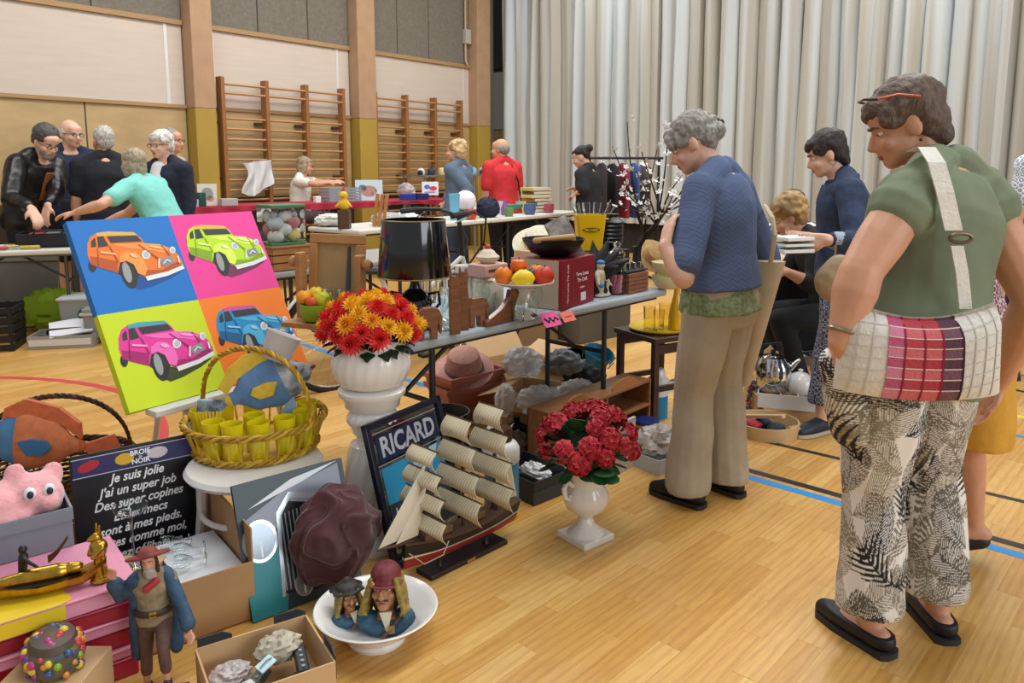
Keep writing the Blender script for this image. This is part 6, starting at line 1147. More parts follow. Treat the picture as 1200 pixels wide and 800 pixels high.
for k in range(11):
    th = math.acos(1-(k+.5)/11*.85); a = k*2.4; d = V((math.sin(th)*math.cos(a), math.sin(th)*math.sin(a), math.cos(th))); 
    if k == 0: base = list(flor.v), list(flor.f); flor = MB()
    flor.add(base[0], base[1], TR(d*.032) @ V((0, 0, 1)).rotation_difference(d).to_matrix().to_4x4())
gme = flor.mesh('flower_head', False); gme.materials.append(M('#9c1626', .55, col2='#c42a36', scale=30)); UD = V((0, 0, .37))
for i in range(34):
    th = math.acos(1-(i+.5)/34*1.1); a = i*2.39996; d = V((math.sin(th)*math.cos(a), math.sin(th)*math.sin(a), math.cos(th)))
    if rnd.random() < .3: continue
    ob('flower_head', gme, None, t, m=TR(UD+V((d.x*.165, d.y*.165, d.z*.13))) @ V((0, 0, 1)).rotation_difference(d).to_matrix().to_4x4() @ RZ(i) @ Matrix.Scale(rnd.uniform(.75, 1.1), 4))
gl_me = MB().grid(6, 3, lambda u, v: ((.02+.045*v)*math.cos(2*PI*u*.85)*(1+.12*math.cos(14*PI*u)*v), (.02+.045*v)*math.sin(2*PI*u*.85)-.02+.03, .012*v*math.sin(6*PI*u)), .0012).mesh('leaf', True)
gl_me = MB().prism(ellpoly(0, .035, .036, .036, 11), 0, .0015).mesh('leaf', False); gl_me.materials.append(M('#27512a', .5, var=.4, scale=25))
for i in range(70):
    a = i*2.39996; el = rnd.uniform(-.75, 1.2); d = V((math.cos(a)*math.cos(el), math.sin(a)*math.cos(el), math.sin(el))); rr = rnd.uniform(.09, .16)
    ob('leaf', gl_me, None, t, m=frame(UD+V((d.x*rr, d.y*rr, d.z*.09-.015)), d.cross(V((.1, .2, 1))), (d+V((0, 0, rnd.uniform(-.5, .4))))) @ Matrix.Scale(rnd.uniform(.7, 1.15), 4))
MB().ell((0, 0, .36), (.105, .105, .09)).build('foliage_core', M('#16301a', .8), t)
# ---------------------------------------------------------------- under the near table
tr_ = G(545, 486); terra = M('#a35f50', .65, var=.08, scale=8); 
def planter(lb, p, z, rz, s): 
    t = thing('planter_trough', lb, 'planter', m=TR(p.x, p.y, z) @ RZ(rz) @ Matrix.Scale(s, 4)); L0, W0, L1, W1, H1 = .13, .08, .18, .12, .17
    rs = [[(-a, -b_, zz_), (a, -b_, zz_), (a, b_, zz_), (-a, b_, zz_)] for a, b_, zz_ in ((L0, W0, 0), (L1, W1, H1), (L1+.015, W1+.015, H1), (L1+.015, W1+.015, H1+.03), (L1-.004, W1-.004, H1+.03), (L0-.008, W0-.008, .01))]; MB().rings(rs).build('trough', terra, t, False, bev=.006); return t
planter('terracotta plastic planter under the table, lower of two', tr_, .001, RAD(35), 1.0); planter('terracotta plastic planter nested on top holding the felt hat', tr_+V((.0, .0, 0)), .06, RAD(42), 1.05)
hat('felt_hat', 'dusty pink felt hat lying in the terracotta planter', TR(tr_.x, tr_.y-.02, .27) @ RX(RAD(24)) @ RZ(.5), .17, .12, '#b58478', '#5a3f38')
pb_ = G(521, 528); tag(vessel('dark_bucket', [(.09, 0), (.1, .01), (.125, .2), (.128, .205)], M('#1e1c1c', .5, col2='#2c2a1c', scale=5), .006, 30, None, TR(pb_)), 'black bucket with yellowish inside behind the framed mirror', 'bucket')
def gbox(lb, p, rz, d, hs, mat=CARD, flaps=()):
    c, s = math.cos(rz), math.sin(rz); q = [V((p.x+c*x*d[0]/2-s*y*d[1]/2, p.y+s*x*d[0]/2+c*y*d[1]/2, 0)) for x, y in ((-1, -1), (1, -1), (1, 1), (-1, 1))]
    o = carton('cardboard_box', lb, q, [d[2]]*4 if hs is None else hs, mat)
    C = V((p.x, p.y, 0))
    for i, l_, an in flaps: flap(o, q[i]-C+V((0, 0, d[2])), q[(i+1) % 4]-C+V((0, 0, d[2])), l_, an, mat)
    return o
gbox('open cardboard box with raised flap behind the planters', G(602, 462), RAD(38), (.42, .3, .22), None, CARD2, ((0, .14, -.9), (1, .13, .5), (2, .14, .9)))
gbox('open cardboard box full of plastic bags under the table', G(636, 500), RAD(-22), (.36, .30, .22), None, CARD, ((3, .15, -.3), (0, .1, -1.1)))
plast = M('#eef1f4', .22, alpha=.42); 
for i, (u, v, z, r, lb, mt_, sd) in enumerate(((632, 470, .2, (.13, .1, .09), 'clear plastic bag spilling over the open box', plast, 1), (612, 425, .3, (.12, .1, .1), 'grey plastic bag heaped behind the open box', M('#ccd0d4', .25, alpha=.6), 2), (676, 468, .14, (.14, .11, .12), 'crinkled clear bag at the right of the open box', plast, 4), (660, 425, .22, (.13, .1, .09), 'grey cloth bundle under the table crossbar', M('#6c6f73', .8, var=.3, scale=10), 6), (592, 470, .18, (.06, .08, .1), 'white plastic wrap hanging on the box flap', plast, 8), (690, 440, .12, (.12, .1, .1), 'dark rucksack lying under the table', M('#24262b', .7, var=.3, scale=12), 10), (570, 520, .05, (.12, .12, .06), 'dark bag on the floor behind the drink cooler', M('#26231f', .8, var=.3, scale=12), 12), (600, 520, .06, (.1, .1, .07), 'brown paper parcel behind the geraniums', M('#5b4a35', .8, var=.2, scale=12), 14))):
    p = G(u, v, z); tag(crumple(r, mt_, 'bag', None, TR(p.x, p.y, max(.002+r[2]*.75, z)), .26, 4, sd, 44, 30, False), lb, 'bag')
t = thing('storage_bin', 'low grey bin supporting the bags under the table', 'bin', V((G(672, 433, .1).x, G(672, 433, .1).y, 0)), tyaw); MB().box((0, 0, .1), (.36, .25, .2), None, -.08).build('bin', M('#4b4d50', .6), t, False, bev=.01); MB().box((0, 0, .19), (.41, .29, .02)).build('rim', M('#55585c', .6), t, False, bev=.005)
t = thing('blue_plastic_basket', 'small turquoise plastic basket on the heap under the table', 'basket', m=TR(G(698, 424, .3)) @ RX(.35) @ RY(.3)); vessel('basket_shell', [(.06, 0), (.065, .004), (.085, .07), (.088, .072)], M('#2e9cc0', .4), .003, 24, t)
for k in range(10): a = 2*PI*k/10; MB().box((0, 0, .035), (.006, .004, .06)).build('rib', M('#1f86a8', .4), t, False, m=RZ(a) @ TR(.079, 0, 0) @ RY(.3))
for i, (u, v, lb) in enumerate(((700, 476, 'round black bottle under the table, left of the shelf flowers'), (716, 470, 'round black bottle under the table beside the rucksack'), (605, 510, 'small black mug on the floor behind the geraniums'))): p = G(u, v, .03); tag(MB().lathe([(0, 0), (.045, 0), (.06, .04), (.055, .08), (.02, .1), (.018, .13), (0, .13)], 22).build('black_bottle', M('#101013', .15), None, True, 40, 0, TR(p.x, p.y, .002)), lb, 'bottle')
# low shelf unit
s0, s1 = G(652, 552), G(762, 500); sx = (s1-s0); t = thing('low_shelf', 'low open wooden shelf unit on the floor under the table', 'shelf', m=frame(s0, sx, V((-sx.y, sx.x, 0)))); SL = sx.length; sw = M('#8d5f38', .5, var=.15, scale=6, stretch=(1, 6, 6))
for z in (.008, .13, .262): MB().box((SL/2, .09, z), (SL, .18, .014)).build('board', sw, t, False, bev=.002)
for x in (.008, SL*.5, SL-.008): MB().box((x, .09, .135), (.014, .178, .24)).build('divider', sw, t, False, bev=.002)
MB().box((SL/2, .176, .135), (SL, .006, .25)).build('back_panel', M('#4a3220', .6), t, False)
for x, l in ((SL*.22, .2), (SL*.72, .24)):
    MB().prism([(-l/2, 0)]+[(l/2*math.cos(a), .05*math.sin(a)) for a in [PI*(8-i)/8 for i in range(9)]]+[(l/2, 0)], -.004, .004, RX(PI/2)).build('arched_crest', M('#a8713f', .5), t, False, m=TR(x, .02, .269))
p = G(770, 488); t = thing('thermos', 'white and blue thermos flask beside the shelf', 'flask', p); MB().lathe([(0, 0), (.058, 0), (.058, .13), (0, .13)], 28).build('blue_body', M('#1f7fae', .35), t); MB().lathe([(.058, .13), (.058, .17), (.05, .17), (0, .17)], 28).build('label_band', M('#d8dcdc', .35), t); MB().box((-.02, -.0555, .15), (.03, .008, .03)).build('red_label', M('#c9252f', .4), t, False); MB().lathe([(.06, .17), (.064, .19), (.06, .22), (.042, .235), (.038, .27), (.03, .28), (0, .28)], 28).build('white_top', WHITE, t); MB().tube([(.06, 0, .2), (.085, 0, .2), (.08, 0, .15), (.06, 0, .14)], .007).build('handle', WHITE, t)
p = G(757, 508); t = thing('painted_bowl', 'yellow and blue painted ceramic bowl beside the shelf', 'bowl', p); vessel('bowl', [(.035, 0), (.05, .008), (.068, .04), (.066, .075)], M('#d9b32a', .3, coat=.4), .004, 28, t); MB().lathe([(.0675, .062), (.0685, .068), (.0675, .078), (.062, .078)], 28).build('blue_rim', M('#22306e', .3), t)
for k in range(5): MB().ell((0, 0, 0), (.016, .004, .014), RZ(-1.9+.45*k) @ TR(.0, -.064, .035) if False else TR(.066*math.cos(-2.4+.4*k), .066*math.sin(-2.4+.4*k), .036) @ RZ(-2.4+.4*k+PI/2)).build('flower_print', M('#3f5fae', .35), t)
p = G(775, 540); t = thing('white_tray', 'white plastic tray with a bundle of wrapped cutlery', 'tray', V((p.x, p.y, .001)), RAD(40)); 
for c, d in (((0, 0, .004), (.3, .22, .006)), ((0, -.11, .035), (.3, .005, .07)), ((0, .11, .035), (.3, .005, .07)), ((-.15, 0, .035), (.005, .22, .07)), ((.15, 0, .035), (.005, .22, .07))): MB().box(c, d).build('panel', M('#b9c0c6', .4), t, False)
tag(crumple((.13, .1, .1), M('#b7aaa0', .25, col2='#e0dcd6', scale=18, trans=.15), 'cutlery_bundle', None, TR(p.x-.02, p.y-.03, .10), .3, 8, 21), 'plastic-wrapped bundle of cutlery in the white tray', 'bundle')
p = G(737, 568)
for i in range(5): o = p+V((.024, .026, 0))*i; tag(MB().box((0, .0, .12), (.014, .19, .24-.012*(i % 2))).build('magazine', M(('#cfc8bd', '#8a6f62', '#d8d4cc', '#3b3236', '#c4bdb4')[i], .5), None, False, 38, .001, TR(o.x, o.y, 0.001) @ RZ(RAD(-43)) if False else TR(o.x-.1, o.y+.05, .001) @ RZ(RAD(47)) @ RZ(-PI/2+RAD(4))), ('pale magazine standing at the front of the row', 'brown magazine standing second in the row', 'white magazine standing third in the row', 'dark magazine standing fourth in the row', 'grey magazine standing last in the row')[i], 'magazine', 'upright magazines beside the urn')
# stool with yellow tray
p = G(772, 384, .5); t = thing('dark_stool', 'dark wooden stool carrying the yellow tray', 'stool', V((p.x, p.y, 0)), RAD(30)); dw = M('#3a2217', .4, var=.2, scale=6)
MB().box((0, 0, .475), (.36, .36, .03)).build('seat', dw, t, False, bev=.006)
for x in (-.15, .15):
    for y in (-.15, .15): MB().box((x, y, .23), (.035, .035, .46)).build('leg', dw, t, False, bev=.004)
for y in (-.15, .15): MB().box((0, y, .2), (.28, .02, .03)).build('stretcher', dw, t, False); MB().box((0, y, .42), (.28, .02, .05)).build('apron', dw, t, False)
tag(MB().lathe([(0, 0), (.14, 0), (.165, .012), (.168, .018), (.16, .016), (.138, .006), (0, .006)], 40).build('yellow_tray', M('#d9b821', .35), None, True, 40, 0, TR(p.x, p.y, .4905)), 'round yellow tray on the dark stool', 'tray')
for i, (x, y, k_, lb) in enumerate(((-.06, -.03, 1.0, 'tall glass on the yellow tray, left'), (-.01, -.05, .9, 'tall glass on the yellow tray, middle'), (.04, .03, 1.05, 'tall glass on the yellow tray, right'))): tag(vessel('tray_glass', [(.028*k_, 0), (.03*k_, .005), (.034*k_, .13*k_)], GLASS('#f3ecc2'), .002, 20, None, TR(p.x+x, p.y+y, .498)), lb, 'glass')
tag(MB().lathe([(0, 0), (.038, 0), (.045, .02), (.042, .08), (.03, .15), (.018, .2), (.014, .26), (.02, .3), (.022, .32), (0, .32)], 24).build('yellow_bottle_vase', M('#d9a90e', .2, coat=.5), None, True, 40, 0, TR(p.x+.09, p.y-.03, .498)), 'slim yellow bottle vase at the right of the yellow tray', 'vase')
# ---------------------------------------------------------------- bicycle behind the near table
b0, b1 = V((-1.12, 4.72, 0)), V((-.20, 5.42, 0)); bx_ = (b1-b0).normalized(); t = thing('bicycle', 'white bicycle with black handlebars parked behind the near table', 'bicycle', m=frame(b0, bx_, V((-bx_.y, bx_.x, 0)))); WB = (b1-b0).length; R_ = .33; wf_ = M('#d8d8d4', .3)
for x in (0, WB):
    wl = MB().tube([(x+R_*math.cos(a), 0, R_+R_*math.sin(a)) for a in [2*PI*i/40 for i in range(40)]], .018, 8, True).build('tyre', M('#1b1b1d', .7), t); MB().tube([(x+(R_-.022)*math.cos(a), 0, R_+(R_-.022)*math.sin(a)) for a in [2*PI*i/40 for i in range(40)]], .007, 6, True).build('rim', STEEL, wl)
    for k in range(18): a = 2*PI*k/18; MB().tube([(x+.02*math.cos(a+.5), .012*(-1)**k, R_+.02*math.sin(a+.5)), (x+(R_-.025)*math.cos(a), 0, R_+(R_-.025)*math.sin(a))], .0013, 4).build('spoke', STEEL, wl)
    MB().tube([(x, -.04, R_), (x, .04, R_)], .018, 10).build('hub', BLACK, wl); MB().tube([(x+(R_+.03)*math.cos(a), 0, R_+(R_+.03)*math.sin(a)) for a in [PI*(.1+.75*i/14) for i in range(15)]], .018, 8, flat=.5).build('mudguard', wf_, t)
BBk = (WB*.42, 0, .28); ST_ = (WB*.3, 0, .68); HT, HB_ = (WB*.84, 0, .78), (WB*.88, 0, .62)
for a, b_ in ((BBk, ST_), (BBk, HB_), ((BBk[0]-.01, 0, .42), HT), ((0, .04, R_), BBk), ((0, -.04, R_), BBk), ((0, .04, R_), (ST_[0], 0, .5)), ((0, -.04, R_), (ST_[0], 0, .5)), (HT, HB_), (HB_, (WB, .05, R_)), (HB_, (WB, -.05, R_))): MB().tube([a, b_], .017).build('frame_tube', wf_, t)
MB().ell((ST_[0]-.02, 0, .74), (.13, .07, .03)).build('saddle', BLACK, t); MB().tube([(ST_[0], 0, .66), (ST_[0]-.01, 0, .73)], .013).build('seat_post', STEEL, t)
MB().tube([HT, (WB*.82, 0, 1.05)], .016).build('stem', BLACK, t); MB().tube([(WB*.82-.14, .3, 1.1), (WB*.82-.02, .2, 1.1), (WB*.82, 0, 1.06), (WB*.82-.02, -.2, 1.1), (WB*.82-.14, -.3, 1.1)], .014).build('handlebar', BLACK, t)
for s_ in (-1, 1): MB().tube([(WB*.82-.14, s_*.3, 1.1), (WB*.82-.27, s_*.33, 1.09)], .02).build('grip', M('#26272a', .7), t); MB().tube([(WB*.82-.02, s_*.2, 1.1), (WB*.82+.1, s_*.18, 1.05), (WB*.82+.14, s_*.1, .88), (WB*.82+.04, s_*.03, .7)], .007, 6).build('brake_cable', BLACK, t); MB().tube([(WB*.82-.1, s_*.29, 1.08), (WB*.82-.2, s_*.26, 1.04)], .006, 6).build('brake_lever', STEEL, t)
MB().tube([(BBk[0]+.095*math.cos(a), -.05, .28+.095*math.sin(a)) for a in [2*PI*i/24 for i in range(24)]], .006, 6, True).build('chainring', M('#3a3c3e', .4, .8), t); MB().tube([(BBk[0], -.06, .28), (BBk[0]+.12, -.07, .16)], .009).build('crank', STEEL, t); MB().box((BBk[0]+.12, -.11, .155), (.09, .07, .02)).build('pedal', BLACK, t, False)
# ---------------------------------------------------------------- bags carried by people
# white woven shoulder bag with pink patches
bg = AT(1076, 405, 1.93); BGM = TR(bg) @ RZ(RAD(-7)); t = thing('shoulder_bag', 'white quilted shoulder bag with pink and plum patchwork panel', 'bag', m=BGM)
def bagpt(u, v, off=0):   # u across, v up
    w_ = .205-.012*v-.035*max(0, v-.75)*2; x = (2*u-1)*w_; e = max(0, 1-(2*u-1)**4)*max(0, 1-abs(2*v-.86)**3.2); y = -(.055*e**.6)-off; z = -.135+.255*v-.05*(1-(2*u-1)**2)*v**2*.9+.018*(2*u-1)**2*(1-v)
    return (x, y, z)
cream = M('#dcd7cc', .85, var=.04, scale=30, bump=.4, bscale=90)
MB().grid(28, 20, lambda u, v: bagpt(u, v)).grid(28, 20, lambda u, v: (lambda q: (q[0], -q[1]*.7+.0, q[2]))(bagpt(1-u, v))).build('bag_body', cream, t, True, 60)
PAN = [(.27, .37, '#b9577a', '#cf7f9a'), (.37, .49, '#b8424f', '#cf6a70'), (.49, .60, '#b23c46', '#d0666a'), (.60, .72, '#5b3a48', '#75525f')]
for i, (u0, u1, c1, c2) in enumerate(PAN):
    for k in range(8): v0, v1 = .0+k*.123, .115+k*.123; MB().grid(5, 4, lambda u, v: bagpt(u0+(u1-u0)*u, v0+(v1-v0)*v, .003), .002).build('patch', M(c1 if k % 2 else c2, .9, bump=.4, bscale=120), t, True, 60)
    MB().grid(2, 20, lambda u, v: bagpt(u1-.006+.012*u, v*.985, .0045), .002).build('stitched_seam', M('#8e1f38' if i < 3 else '#3a2230', .9), t, True, 60)
for k in range(1, 8): MB().grid(20, 1, lambda u, v: bagpt(.27+.45*u, -.008+k*.123+.012*v, .0042), .001).build('pale_thread', M('#e0c9b8', .9), t, True, 60)
for k in range(1, 7):
    for (u0, u1) in ((.02, .26), (.73, .98)): MB().grid(8, 1, lambda u, v: bagpt(u0+(u1-u0)*u, k*.135+.05*u-.004+.008*v, .0022), .001).build('quilt_line', M('#c9c4ba', .9), t, True, 60)
for u0 in (.08, .17, .79, .86, .93): MB().grid(1, 12, lambda u, v: bagpt(u0+.008*u+.03*(v-.5), v*.94+.02, .0024), .001).build('quilt_line', M('#c9c4ba', .9), t, True, 60)
def wl_(p): return BGM.inverted() @ V(p)
ring_p = AT(1121, 278, 1.98); sp_ = [AT(1100, 168, 2.06), AT(1108, 215, 2.0), AT(1118, 268, 1.98)]
def strap(pts, w_, nm, mat):
    P = [wl_(q) for q in pts]; d = V((1, .25, .0)).normalized()
    return MB().rings([[q-d*w_/2, q+d*w_/2, q+d*w_/2+V((0, .006, 0)), q-d*w_/2+V((0, .006, 0))] for q in P]).build(nm, mat, t, False, bev=.001)
strap([AT(1072, 178, 2.12), AT(1086, 172, 2.05), AT(1098, 190, 2.0), AT(1108, 225, 1.975), AT(1118, 270, 1.96)], .05, 'strap', cream); strap([AT(1122, 288, 1.955), AT(1128, 320, 1.95), AT(1132, 362, 1.945)], .036, 'strap_end', cream)
MB().tube([wl_(ring_p+V((.028*math.cos(a), -.02, .012*math.sin(a)))) for a in [2*PI*i/20 for i in range(20)]], .005, 8, True).build('ring', M('#6b5a4a', .35, .7), t)
# beige tote on the blue cardigan woman
tp = AT(898, 375, 3.28); t = thing('canvas_tote', 'beige canvas tote hanging from the shoulder of the woman in blue', 'bag', m=TR(tp) @ RZ(RAD(-28))); cv_ = M('#b9a78a', .85, var=.05, scale=10)
rs = []
for i in range(9):
    f = i/8; z = .26-.56*f; w_ = .078-.05*f; rs.append([(x*w_-.075*f-.01, y*.05*(1-.3*f), z) for x, y in [(math.cos(a), math.sin(a)) for a in [2*PI*k/16 for k in range(16)]]])
MB().rings(rs).build('tote_body', cv_, t)
tm = (TR(tp) @ RZ(RAD(-28))).inverted(); MB().tube([tm @ AT(896, 240, 3.30), tm @ AT(905, 255, 3.2), tm @ AT(908, 275, 3.17), tm @ AT(903, 308, 3.22)], .011, 8, flat=.5).build('strap', cv_, t)
# taupe handbag of the denim woman, books in her hands
hp0 = AT(984, 330, 3.56); t = thing('taupe_handbag', 'taupe leather handbag hanging beside the patterned trousers', 'bag', m=TR(hp0) @ RZ(RAD(-10))); b = MB().ell((0, 0, 0), (.115, .05, .11)).ell((.0, 0, .07), (.075, .035, .06)); ob('bag_body', blob(b, .009, 3, .006, 14), M('#9c8768', .5, var=.06, scale=10), t); MB().tube([(-.03, 0, .08), (-.02, .02, .18), (.05, .03, .2), (.06, 0, .1)], .008, 8, flat=.5).build('handle', M('#8a6a55', .5), t)
for i, (cl, lb) in enumerate((('#c8d2d8', 'pale book at the bottom of the held stack'), ('#5b7f6a', 'green book in the middle of the held stack'), ('#d9dcd8', 'white book on top of the held stack'))):
    t = thing('held_book', lb, 'book', m=TR(AT(929, 293-7*i, 3.68)) @ RZ(RAD(12+5*i)), group='books held by the denim jacket woman'); MB().box((0, 0, .0), (.16, .12, .018)).build('cover', M(cl, .5), t, False, bev=.002); MB().box((-.002, -.002, 0), (.157, .118, .012)).build('pages', M('#e9e6dc', .8), t, False)
# green top woman: sunglasses on the head, watch, lace cuff
R_, HM_ = GW[0], GW[1]
MB().tube([HM_ @ V((-.088, .052, .1)), HM_ @ V((-.096, .0, .09)), HM_ @ V((-.094, -.05, .06))], .0035, 6).build('spectacle_arm', M('#c8552e', .35), R_)
MB().tube([HM_ @ V((-.088, .052, .1)), HM_ @ V((-.05, .08, .115)), HM_ @ V((.05, .08, .115)), HM_ @ V((.088, .052, .1))], .004, 6).build('spectacle_rim', M('#3a2a26', .35), R_)
E_, W_, *_x = GW[4]['L']; dd = (E_-W_).normalized(); up_ = dd.cross(V((1, 0, 0))).normalized(); si = dd.cross(up_)
MB().tube([W_+dd*.03+(up_*math.cos(a)+si*math.sin(a))*.038 for a in [2*PI*i/20 for i in range(20)]], .006, 8, True).build('watch_strap', M('#8f8878', .3, .7), R_)
MB().ell(HM_ @ V((-.08, -.012, -.055)), .005).build('earring', M('#4a3f3a', .3, .6), R_)
# hair clip and pouch details on the woman in blue
MB().ell((0, 0, 0), (.022, .02, .02), BW[1] @ TR(.02, -.142, .02)).build('hair_clip', M('#1b1818', .35), BW[0])
# ---------------------------------------------------------------- goods on the floor at the right
def lathe_thing(nm, lb, cat, p, prof, mat, n=28, group=None, rot=None): return tag(MB().lathe(prof, n).build(nm, mat, None, True, 40, 0, TR(V(p)) @ (rot or Matrix.Identity(4))), lb, cat, group)
g0 = G(905, 508); PINE = M('#c4a478', .55, var=.12, scale=8)
t = thing('wooden_trug', 'round wooden sieve basket with crossed handle on the floor', 'basket', V((g0.x-.03, g0.y+.02, .001))); MB().lathe([(.15, 0), (.165, 0), (.17, .07), (.162, .07), (.155, .006)], 40).build('hoop', PINE, t); MB().lathe([(0, .002), (.155, .002), (.155, .008), (0, .008)], 30).build('base', M('#8a7a66', .7), t); MB().box((0, 0, .045), (.36, .035, .02)).build('cross_handle', PINE, t, False, bev=.004, m=RZ(-.9) @ RY(-.25) @ TR(-.05, 0, .04)); MB().box((0, .0, .06), (.12, .05, .03)).build('grip', PINE, t, False, bev=.004, m=RZ(.4) @ TR(.12, -.12, -.02))
for i, (x, y, cl, lb) in enumerate(((-.06, .02, '#a3273a', 'red cloth pouch in the wooden sieve'), (.0, .05, '#28324f', 'navy cloth pouch in the wooden sieve'), (.05, -.02, '#4a4f57', 'grey metal part in the wooden sieve'))): tag(crumple((.05, .04, .03), M(cl, .7), 'pouch', None, TR(g0.x-.03+x, g0.y+.02+y, .035), .2, 5, 30+i), lb, 'pouch')
p = G(925, 492, 0); t = thing('compartment_tray', 'white plastic tray with compartments of small jewellery', 'tray', V((p.x-.0, p.y+.07, .072)), RAD(-18)); wp_ = M('#d9dad8', .45)
for c, d in (((0, 0, .005), (.3, .22, .008)), ((0, -.11, .04), (.3, .006, .08)), ((0, .11, .04), (.3, .006, .08)), ((-.15, 0, .04), (.006, .22, .08)), ((.15, 0, .04), (.006, .22, .08)), ((-.03, 0, .035), (.006, .22, .07)), ((.06, 0, .035), (.006, .22, .07)), ((0, .01, .035), (.3, .006, .07))): MB().box(c, d).build('wall', wp_, t, False)
for i in range(9): MB().tube([(.02*math.cos(a), .014*math.sin(a), .02) for a in [2*PI*j/10 for j in range(10)]], .005, 6, True).build('trinket', M(('#8a6a4a', '#5b4a3f', '#b08a5a')[i % 3], .4, .4), t, m=TR(-.1+.1*(i % 3), -.06+.07*(i//3), 0) @ RZ(i))
tag(MB().box((p.x-.0, p.y+.07, .036), (.3, .22, .070)).build('crate', CARD, None, False, 38, .004), 'low carton under the white compartment tray', 'box')
kp = G(904, 458, .13); t = thing('chrome_kettle', 'round chrome kettle among the goods on the floor', 'kettle', V((kp.x, kp.y, .131))); tag(MB().box((kp.x, kp.y, .065), (.22, .2, .128)).build('kettle_carton', CARD, None, False, 38, .003), 'brown carton under the chrome kettle', 'box'); ch_ = M('#c9ccd0', .08, 1)
MB().lathe([(0, 0), (.07, 0), (.09, .02), (.105, .09), (.1, .15), (.07, .2), (.03, .215), (0, .22)], 36).build('kettle_body', ch_, t); MB().lathe([(0, .215), (.012, .215), (.014, .24), (0, .245)], 16).build('knob', BLACK, t); MB().cap((.09, 0, .12), .018, (.15, 0, .18), .011).build('spout', ch_, t); MB().tube([(-.07, 0, .18), (-.06, 0, .27), (.04, 0, .28), (.06, 0, .19)], .008).build('handle', BLACK, t)
tp_ = G(937, 462, .12); t = thing('white_teapot', 'white porcelain teapot on the floor by the patterned trousers', 'teapot', V((tp_.x, tp_.y, .121))); MB().lathe([(0, 0), (.05, 0), (.075, .03), (.08, .07), (.06, .11), (.03, .125), (.012, .13), (.014, .145), (0, .15)], 28).build('pot', WHITE, t); MB().cap((-.07, 0, .05), .016, (-.12, 0, .11), .009).build('spout', WHITE, t); MB().tube([(.07, 0, .09), (.11, 0, .08), (.11, 0, .04), (.07, 0, .03)], .007).build('handle', WHITE, t)
tag(MB().box((tp_.x, tp_.y, .06), (.16, .15, .119)).build('flat_carton', CARD2, None, False, 38, .003), 'flat carton under the white teapot', 'box')
jq = G(883, 482); t = thing('cord_jar', 'glass storage jar filled with coloured cords', 'jar', jq); vessel('jar', [(.055, 0), (.06, .006), (.06, .2), (.055, .21)], GLASS(), .003, 24, t); rr = random.Random(8)
for i in range(9): MB().tube([(rr.uniform(-.04, .04), rr.uniform(-.04, .04), .02+.02*j) for j in range(9)], .005, 6).build('cord', M(('#b83a4a', '#3a5f9a', '#d0d0d0', '#8a3050')[i % 4], .6), t)
for i, (u, v, z, lb, cl) in enumerate(((893, 440, .18, 'steel saucepan behind the cord jar', '#aeb2b6'), (925, 425, .15, 'white enamel dish at the back of the floor goods', '#e2e2df'), (945, 430, .12, 'steel sugar bowl beside the teapot', '#b8bcc0'))):
    q = G(u, v, z); t = thing('saucepan' if i != 1 else 'enamel_dish', lb, 'pan', V((q.x, q.y, z))); vessel('pan', [(.07, 0), (.075, .005), (.078, .08), (.08, .082)], M(cl, .2, 1 if i != 1 else 0), .003, 28, t); MB().tube([(.08, 0, .07), (.2, .03, .075)], .009, 8).build('handle', BLACK, t)
    tag(MB().box((q.x, q.y, z/2), (.2, .18, z-.003)).build('support_carton', CARD2, None, False, 38, .003), ('brown carton under the steel saucepan', 'brown carton under the white enamel dish', 'brown carton under the steel sugar bowl')[i], 'box')
q = G(908, 425, .2); t = thing('cutting_board', 'pale wooden board with handle leaning among the floor goods', 'board', m=TR(q.x, q.y+.02, .0) @ RZ(-.3) @ RX(-.2)); MB().prism([(-.06, .0), (.06, .0), (.06, .26), (.03, .29), (.02, .36), (-.02, .36), (-.03, .29), (-.06, .26)], -.008, .008, RX(PI/2)).build('plank', PINE, t, False, bev=.003); MB().tube([(.012*math.cos(a), -.009, .335+.012*math.sin(a)) for a in [2*PI*i/12 for i in range(12)]], .003, 6, True).build('hanging_ring', M('#6a5238', .5), t)
q = G(955, 470); tag(crumple((.09, .07, .05), M('#b01f36', .6), 'red_cloth', None, TR(q.x+.02, q.y, .04), .2, 5, 44), 'red cloth on the floor by the shoe of the denim woman', 'cloth')
# black draped table behind them
t = thing('draped_table', 'table under a black cloth in front of the sitting girl', 'table', V((2.16, 5.14, 0)), RAD(-12))
MB().grid(60, 6, lambda u, v: ((lambda a, k: (max(-.6, min(.6, .85*math.cos(a)))*(1+k), max(-.3, min(.3, .45*math.sin(a)))*(1+k), .02+.70*v))(2*PI*u, .05*(1-v)*math.sin(18*2*PI*u))), 0, None, True).build('cloth_skirt', M('#1a1a1d', .9), t, True, 60); MB().box((0, 0, .73), (1.2, .6, .02)).build('cloth_top', M('#1c1c20', .9), t, False, bev=.01)
for i, (x, cl, lb) in enumerate(((-.45, '#c8d0d6', 'pale book lying on the black draped table, left'), (-.2, '#8aa0b0', 'blue book lying on the black draped table, middle'), (.1, '#d8d4c6', 'cream book lying on the black draped table, right'))): tag(MB().box((0, 0, .015), (.16, .22, .03)).build('book', M(cl, .5), None, False, 38, .002, TR(2.16+x, 5.14-x*.2, .7405)), lb, 'book', 'books on the black table')
